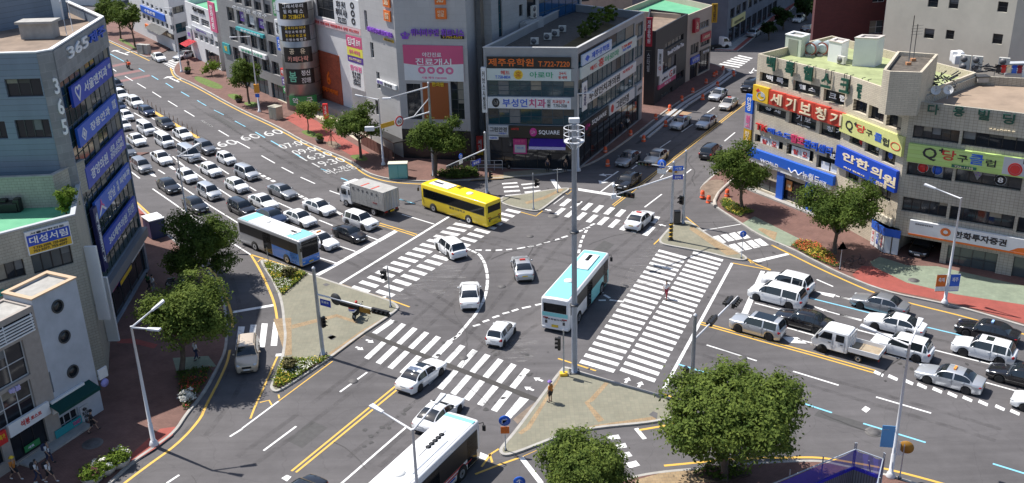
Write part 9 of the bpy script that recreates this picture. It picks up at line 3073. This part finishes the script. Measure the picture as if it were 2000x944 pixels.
# trees and beds
tree((378,548),(385,482),78,62,'broad dark street tree beside the slip lane stop, behind the blue bus',1,13000,.105,LEAF_A,trunk=.2,lobes=11)
tree((356,727),(362,612),86,78,'broad bright street tree beside the left twin arm lamp',2,15000,.105,LEAF_B,trunk=.2,lobes=14,core=.62)
tree((1449,408),(1444,330),58,48,'street tree by the orange drums at the right corner',3,9000,.11,LEAF_A,trunk=.17,lobes=10)
tree((1630,494),(1640,412),78,56,'street tree above the red flower bed in front of the tan building',4,11000,.11,LEAF_A,trunk=.18,lobes=11)
tree((1415,936),(1426,808),150,92,'large street tree with its trunk in view at the lower right',61,24000,.11,LEAF_B,trunk=.22,lobes=16,core=.74)
tree((1150,1020),(1143,908),102,66,'round dense tree cut by the bottom edge',7,17000,.085,LEAF_B,trunk=.2,lobes=14,clump=.35,core=.78)
tree((705,309),(697,238),48,36,'street tree in front of the tall pale building',8,7000,.13,LEAF_A,trunk=.17)
tree((850,345),(853,264),59,38,'wide street tree behind the yellow bus',9,8500,.13,LEAF_A,trunk=.2)
tree((487,203),(479,144),31,28,'street tree in front of the grey office building',10,4200,.15,LEAF_A,trunk=.15)
tree((602,258),(600,213),22,17,'small young street tree by the metal drum',12,2200,.13,LEAF_B,trunk=.08)
tree((648,284),(645,240),17,14,'thin sapling with stakes on the red pavement',13,650,.12,LEAF_C,trunk=.05,stakes=True)
tree((414,148),(412,132),17,12,'pale sapling near the alley crossing',14,900,.14,LEAF_C,trunk=.06)
tree((264,92),(252,33),26,24,'dark street tree nearest the far parked cars',15,3600,.18,LEAF_A,trunk=.16)
tree((236,76),(232,28),20,22,'dark street tree, middle of the three at the upper left',16,3000,.18,LEAF_A,trunk=.16)
tree((207,64),(205,22),22,22,'dark street tree at the top of the tower edge',17,3000,.18,LEAF_A,trunk=.16)
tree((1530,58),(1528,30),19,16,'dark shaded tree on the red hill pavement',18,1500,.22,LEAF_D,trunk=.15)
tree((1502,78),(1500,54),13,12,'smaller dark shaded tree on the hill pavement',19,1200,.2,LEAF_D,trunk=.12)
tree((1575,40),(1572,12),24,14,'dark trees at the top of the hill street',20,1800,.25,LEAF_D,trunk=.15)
BL_W,BL_R,BL_Y,BL_O,BL_P=M('petal_white',(.7,.68,.6),.7),M('petal_red',(.5,.05,.03),.7),M('petal_yellow',(.6,.45,.05),.7),M('petal_orange',(.55,.15,.03),.7),M('leaf_purple_brown',(.13,.04,.035),.7)
flowerbed([(517,522),(524.5,516),(600,538.5),(552,580)],'triangular bed of pale yellow flowers on the upper left island',21,(BL_W,LEAF_C,BL_Y,LEAF_C),75)
flowerbed([(551,707),(626,705),(644,701),(547,762),(533,757)],'bed of pale yellow flowers at the lower tip of the left island',22,(BL_W,LEAF_C,BL_Y,LEAF_C),85)
for p,r_,lb,sd in(((565,542),.8,'dark reddish shrub in the upper island bed',23),((567,724),.7,'dark reddish shrub in the lower island bed',24)):
 shrub(p,r_,r_,1.0,lb,sd,M('leaf_rust',(.10,.06,.025),.7,var=.6,scale=6,var2=(.16,.15,.03)),800,.1,z=.2)
flowerbed([zm(208,432),zm(240,412),zm(300,440),zm(415,495),zm(330,525),zm(235,480)],'green bed with a few yellow leaves under the right corner tree',25,(BL_Y,LEAF_B,LEAF_C),55)
flowerbed([zm(645,702),zm(700,672),zm(800,690),zm(900,760),zm(938,830),zm(900,832),zm(760,772)],'long bed of red and orange flowers along the right kerb',26,(BL_Y,BL_R,BL_O,BL_R),75)
flowerbed([zb2(845,415),zb2(1005,398),zb2(1022,412),zb2(900,600),zb2(882,600),zb2(855,480)],'dark leafy bed under the bright left tree',27,(LEAF_A,LEAF_B,BL_R),45,leafm=LEAF_A)
shrub(zb2(912,545),.9,.9,.8,'white flowering bush at the left kerb',28,M('white_blossom',(.55,.55,.5),.8,var=.5,scale=9),700,.1)
flowerbed([zX(110,520),zX(330,460),zX(640,440),zX(680,570),zX(300,600),zX(130,570)],'dark planting behind the yellow bus',29,(LEAF_A,LEAF_B,LEAF_D),45,.5,leafm=LEAF_A,size=.1)
flowerbed([zs1(210,900),zs1(300,830),zs1(420,830),zs1(560,840),zs1(640,900),zs1(420,960)],'dark leafy bed round the trunk of the large lower right tree',30,(LEAF_A,BL_P,LEAF_B),45,.5,leafm=LEAF_A,size=.1)
for k,(x,y)in enumerate(((575,855),(508,890),(447,930))):
 c=G(zb2(x,y),.13);o=root('planter',c,'concrete planter of yellow green flowers at the lower left kerb, %s'%('farthest','middle','nearest')[k],'planter','planters along the left kerb')
 bm=bmesh.new();lathe(bm,[(.55,0),(.8,.5),(.74,.5),(.7,.42),(.02,.42)],8,Matrix.Translation(c));obj('tub',bm,CONC,o)
 bm=bmesh.new();leaves(bm,[(c.x,c.y,c.z+.65,.75,.75,.3)],900,.1,random.Random(50+k),.25);obj('foliage',bm,LEAF_C,o)
 bm=bmesh.new();leaves(bm,[(c.x,c.y,c.z+.75,.7,.7,.28)],200,.09,random.Random(60+k),.2);obj('blossom',bm,BL_W if k<2 else BL_P,o)
for k,(p,lb)in enumerate(((zn(257,588),'potted plant on the far grass verge'),(zn(722,822),'stone pot with pale flowers by the sapling'),(zUL(1050,905),'round bush at the alley corner, nearer the lamp'))):
 c=G(p,.14);o=root('plant_pot',c,lb,'plant pot');bm=bmesh.new();lathe(bm,[(.4,0),(.6,.55),(.52,.55),(.02,.45)],12,Matrix.Translation(c));obj('pot',bm,M('dark_pot',(.07,.06,.055),.8),o)
 bm=bmesh.new();leaves(bm,[(c.x,c.y,c.z+.75,.5,.5,.35)],350,.12,random.Random(70+k),.2);obj('foliage',bm,LEAF_B,o)
# boxes, fences, banners
def cab(p,sx,sy,h_,m,lb,name='utility_cabinet',cat='cabinet',top=None,rz=0.,door=None):
 c=G(p,.13);o=root(name,c,lb,cat,None,R(rz));bm=bmesh.new();bbox(bm,-sx/2,sx/2,-sy/2,sy/2,0,h_,.03);obj('case',bm,m,o,False)
 bm=bmesh.new();bbox(bm,-sx/2-.06,sx/2+.06,-sy/2-.06,sy/2+.06,h_,h_+.1,.02);obj('lid',bm,top or m,o,False)
 for k in(0,1):
  bm=bmesh.new();bbox(bm,-sx/2+.06+k*sx/2,-.06+k*sx/2,-sy/2-.02,-sy/2+.01,.12,h_-.12,.01);obj('door',bm,door or m,o,False)
 return o
cab((779,347),2.1,.9,1.7,M('cabinet_teal',(.12,.42,.42),.5,var=.15,scale=2),'teal and cream utility cabinet on the corner behind the grey truck',top=M('cabinet_cream',(.6,.6,.5),.5),door=M('cabinet_aqua',(.2,.5,.48),.5))
cab((540,232),1.5,1.2,1.7,M('cabinet_beige',(.38,.36,.29),.6,var=.1),'beige utility cabinet on the red pavement by the metal drum',rz=-35)
cab((305,460),1.9,1.5,1.9,M('booth_blue',(.015,.03,.09),.5),'dark blue kiosk box with a white top beside the tower','kiosk','kiosk',SIGN_WHITE,-50,SIGN_NAVY)
cab(zUL(490,660),1.5,.8,1.6,CONC,'grey utility cabinet by the far trees, left of two',rz=-30);cab(zUL(562,665),.9,.8,1.6,CONC,'grey narrow utility cabinet by the far trees, right of two',rz=-30)
cab((905,308),2.2,1.0,.9,M('cover_yellow',(.6,.4,.02),.6),'yellow covered cart under the corner tree','cart','cart')
c=G((637.5,233),.13);o=root('standing_sign',c,'red standing column sign on the clinic forecourt','sign');bm=bmesh.new();bbox(bm,c.x-.35,c.x+.35,c.y-.25,c.y+.25,.15,2.3,.1);obj('column',bm,T_RED,o);lettering('내\n과',c+Vector((0,-.26,1.3)),Vector((1,0,0)),up3,.35,1.3,T_WHITE,o,.01)
for p,w_,h_,m,s_,lb in((zX(885,325),.85,2.6,SIGN_PURPLE,'커\n브\n스','tall purple banner stand under the corner building'),(zX(700,260),.8,2.4,T_RED,'세\n일','red and yellow banner stand beside the purple one')):
 c=G(p,.13);o=root('banner_stand',c,lb,'banner');flat(o,c+Vector((0,0,h_/2+.2)),Vector((1,0,0)),up3,w_,h_,m,'cloth',.03);lettering(s_,c+Vector((0,-.02,h_/2+.3)),Vector((1,0,0)),up3,w_*.55,h_*.55,T_WHITE,o,.01)
 flat(o,c+Vector((0,-.004,.45)),Vector((1,0,0)),up3,w_*.98,.5,T_RED if m is SIGN_PURPLE else SIGN_YEL,'lower_band',.03);bm=bmesh.new();lathe(bm,[(.3,0),(.3,.08),(.03,.12),(.03,.3)],12,Matrix.Translation(c));obj('foot',bm,DGREY,o)
c0,c1=G(zX(570,452),.13),G(zX(1010,445),.13);o=root('railing',c0,'low steel and glass railing under the corner building','railing');fr_=Fac(c0,c1)
for k in range(5):
 bm=bmesh.new();fr_.box(bm,fr_.L*k/4-.03,fr_.L*k/4+.03,.13,1.3,-.03,.03);obj('post',bm,STEEL,o)
for z_ in(.45,.8,1.27):
 bm=bmesh.new();fr_.box(bm,0,fr_.L,z_,z_+.05,-.025,.025);obj('rail',bm,STEEL,o)
bm=bmesh.new();fr_.box(bm,.1,fr_.L-.1,.5,.78,-.01,.01);obj('panel',bm,GLASSG,o)
NET=bpy.data.materials.new('blue_safety_net');NET.use_nodes=True;nt_=NET.node_tree;b_=nt_.nodes['Principled BSDF'];b_.inputs['Base Color'].default_value=(.045,.035,.36,1);b_.inputs['Roughness'].default_value=.7
tr_=nt_.nodes.new('ShaderNodeBsdfTransparent');mx_=nt_.nodes.new('ShaderNodeMixShader');mx_.inputs['Fac'].default_value=.74;nt_.links.new(tr_.outputs[0],mx_.inputs[1]);nt_.links.new(b_.outputs[0],mx_.inputs[2]);nt_.links.new(mx_.outputs[0],nt_.nodes['Material Output'].inputs['Surface'])
CORR=Mtile('corrugated_steel',(.2,.21,.23),(.17,.18,.2),(.09,.09,.1),.16,40,.5,.03,var=.15)
pts_=[G(p)for p in((1470,1042),(1661,958),(1713,978),(1690,1080))]
o=root('site_fence',pts_[1],'construction fence with a blue net over grey metal panels at the bottom right','fence')
for a_,b2_ in zip(pts_,pts_[1:]):
 f_=Fac(a_,b2_);bm=bmesh.new();f_.box(bm,.02,f_.L-.02,.13,1.75,-.03,.03);obj('metal_panel',bm,CORR,o)
 bm=bmesh.new();n_=8;vs_=[[bm.verts.new(f_.P(f_.L*i/n_,z_-(.1*math.sin(PI*i/n_*2)**2 if z_>2.5 else 0),.05+.05*math.sin(i*2.1)))for i in range(n_+1)]for z_ in(1.6,2.9)]
 for i in range(n_):bm.faces.new((vs_[0][i],vs_[0][i+1],vs_[1][i+1],vs_[1][i]))
 obj('safety_net',bm,NET,o)
 bm=bmesh.new();f_.box(bm,0,f_.L,1.55,1.75,.04,.08);obj('net_hem',bm,M('net_blue',(.02,.02,.4),.6),o)
 bm=bmesh.new();f_.box(bm,0,f_.L,2.88,2.93,-.03,.03);obj('top_rail',bm,STEEL,o)
 k_=max(1,int(f_.L/2.2))
 for i in range(k_+1):
  bm=bmesh.new();tube(bm,f_.P(f_.L*i/k_,.1,-.08),f_.P(f_.L*i/k_,3.3,-.08),.04,n=8);obj('post',bm,STEEL,o)
 bm=bmesh.new();tube(bm,f_.P(f_.L*.5,.13,-1.2),f_.P(f_.L*.5,2.4,-.1),.035,n=8);obj('brace',bm,STEEL,o)
# people
CW,CB,CG,CN,CM,CT,CO_=cloth('white',(.65,.65,.66)),cloth('black',(.02,.02,.025)),cloth('grey',(.2,.2,.22)),cloth('navy',(.03,.04,.09)),cloth('maroon',(.12,.03,.035)),cloth('tan',(.35,.2,.1)),cloth('orange',(.5,.18,.03))
person(z1(850,368),205,'person in a white shirt and maroon trousers walking over the wide crossing',CW,CM,z=.02)
person(z8(250,418),-50,'person with a purple sun hat and orange brown top on the lower island',CO_,CB,'stand',short=True,top='hat',topm=cloth('violet',(.25,.15,.5)))
person(zX(1640,465),175,'person in dark clothes standing before the phone shop notices',CN,CB,'stand')
person(zX(1890,470),160,'person in black looking down at the corner kerb, by the single notice',CB,CB,'stand')
person(z4a(925,772),30,'person in dark clothes walking past the side of the corner building',CN,CB)
person(z4a(962,745),30,'person with a pale top on the shaded pavement near an orange drum',CW,CB)
person(zL3(682,568),60,'person in black shorts and a cap walking past the menu board',CB,CB,short=True,top='helmet',topm=CB)
pA=person(zL3(372,935),100,'student in white shirt and dark shorts striding away, nearest the photo bottom',CW,CB,short=True,shoes=CW)
pB=person(zL3(285,935),80,'student in pale shirt and long dark trousers, left of the striding one',CW,CN,'step',shoes=CW)
pC=person(zL3(365,800),95,'student in white shirt beside the wooden menu board',CW,CN,'step')
person(zL3(118,915),110,'person with a yellow hat and orange top at the lower left',CO_,CB,short=True,top='hat',topm=T_YEL,shoes=CW)
for p_,lb in((pA,'black backpack on the striding student'),(pB,'dark backpack on the student in long trousers'),(pC,'navy backpack on the student beside the menu board')):
 backpack(p_,lb,CB if p_ is not pC else CN)
person(zW(365,632),40,'person in a white and grey top behind the broad dark tree',CW,CG,'step')
person(zW(325,615),40,'person in a green top beside the tower entrance',cloth('green',(.03,.14,.05)),CB,'step')
person(zb2(945,352),45,'person in pale clothes under the bright left tree',CW,CN,'step')
person(zUL(1065,852),160,'person in black crossing at the alley lamp',CB,CB)
person((676,262),150,'person in pale clothes on the cream pavement by the tree',cloth('rose',(.5,.4,.4)),CW,'step')
hd_=head_from(z7b(560,500),z7b(640,430));c=G(z7b(600,520),.13)
person(None,hd_,'rider in dark clothes with a red helmet on the island motorcycle',CB,CB,'ride',loc=(c.x-math.sin(R(hd_))*.15,c.y-math.cos(R(hd_))*.15,.03),top='helmet',topm=T_RED)
c=G(zUL(320,848));person(None,HA+180,'rider in orange on the orange delivery motorcycle',CO_,CB,'ride',loc=(c.x-math.sin(R(HA+180))*.15,c.y-math.cos(R(HA+180))*.15,-.1),top='helmet',topm=CB)
# light
SAZ,SEL=302.0,58.5
to_sun=Vector((math.sin(R(SAZ))*math.cos(R(SEL)),math.cos(R(SAZ))*math.cos(R(SEL)),math.sin(R(SEL))))
sl=bpy.data.lights.new('sun','SUN')
sl.energy=4.7
sl.angle=R(.5)
sl.color=(1,.955,.89)
so=bpy.data.objects.new('sun',sl)
C.objects.link(so)
so.rotation_euler=to_sun.to_track_quat('Z','Y').to_euler()
w=bpy.data.worlds.new('World')
SC.world=w
w.use_nodes=True
nt=w.node_tree
bg=nt.nodes['Background']
sky=nt.nodes.new('ShaderNodeTexSky')
sky.sky_type='NISHITA'
sky.sun_disc=False
sky.sun_elevation=R(SEL)
sky.sun_rotation=R(SAZ)
sky.air_density=1.0
sky.dust_density=1.2
sky.altitude=50
nt.links.new(sky.outputs['Color'],bg.inputs['Color'])
bg.inputs['Strength'].default_value=.1
SC.view_settings.view_transform='Standard'
SC.view_settings.look='None'
SC.view_settings.gamma=1
SC.view_settings.exposure=0.5
SC.render.film_transparent=False
SC.cycles.max_bounces=6
SC.cycles.use_denoising=True
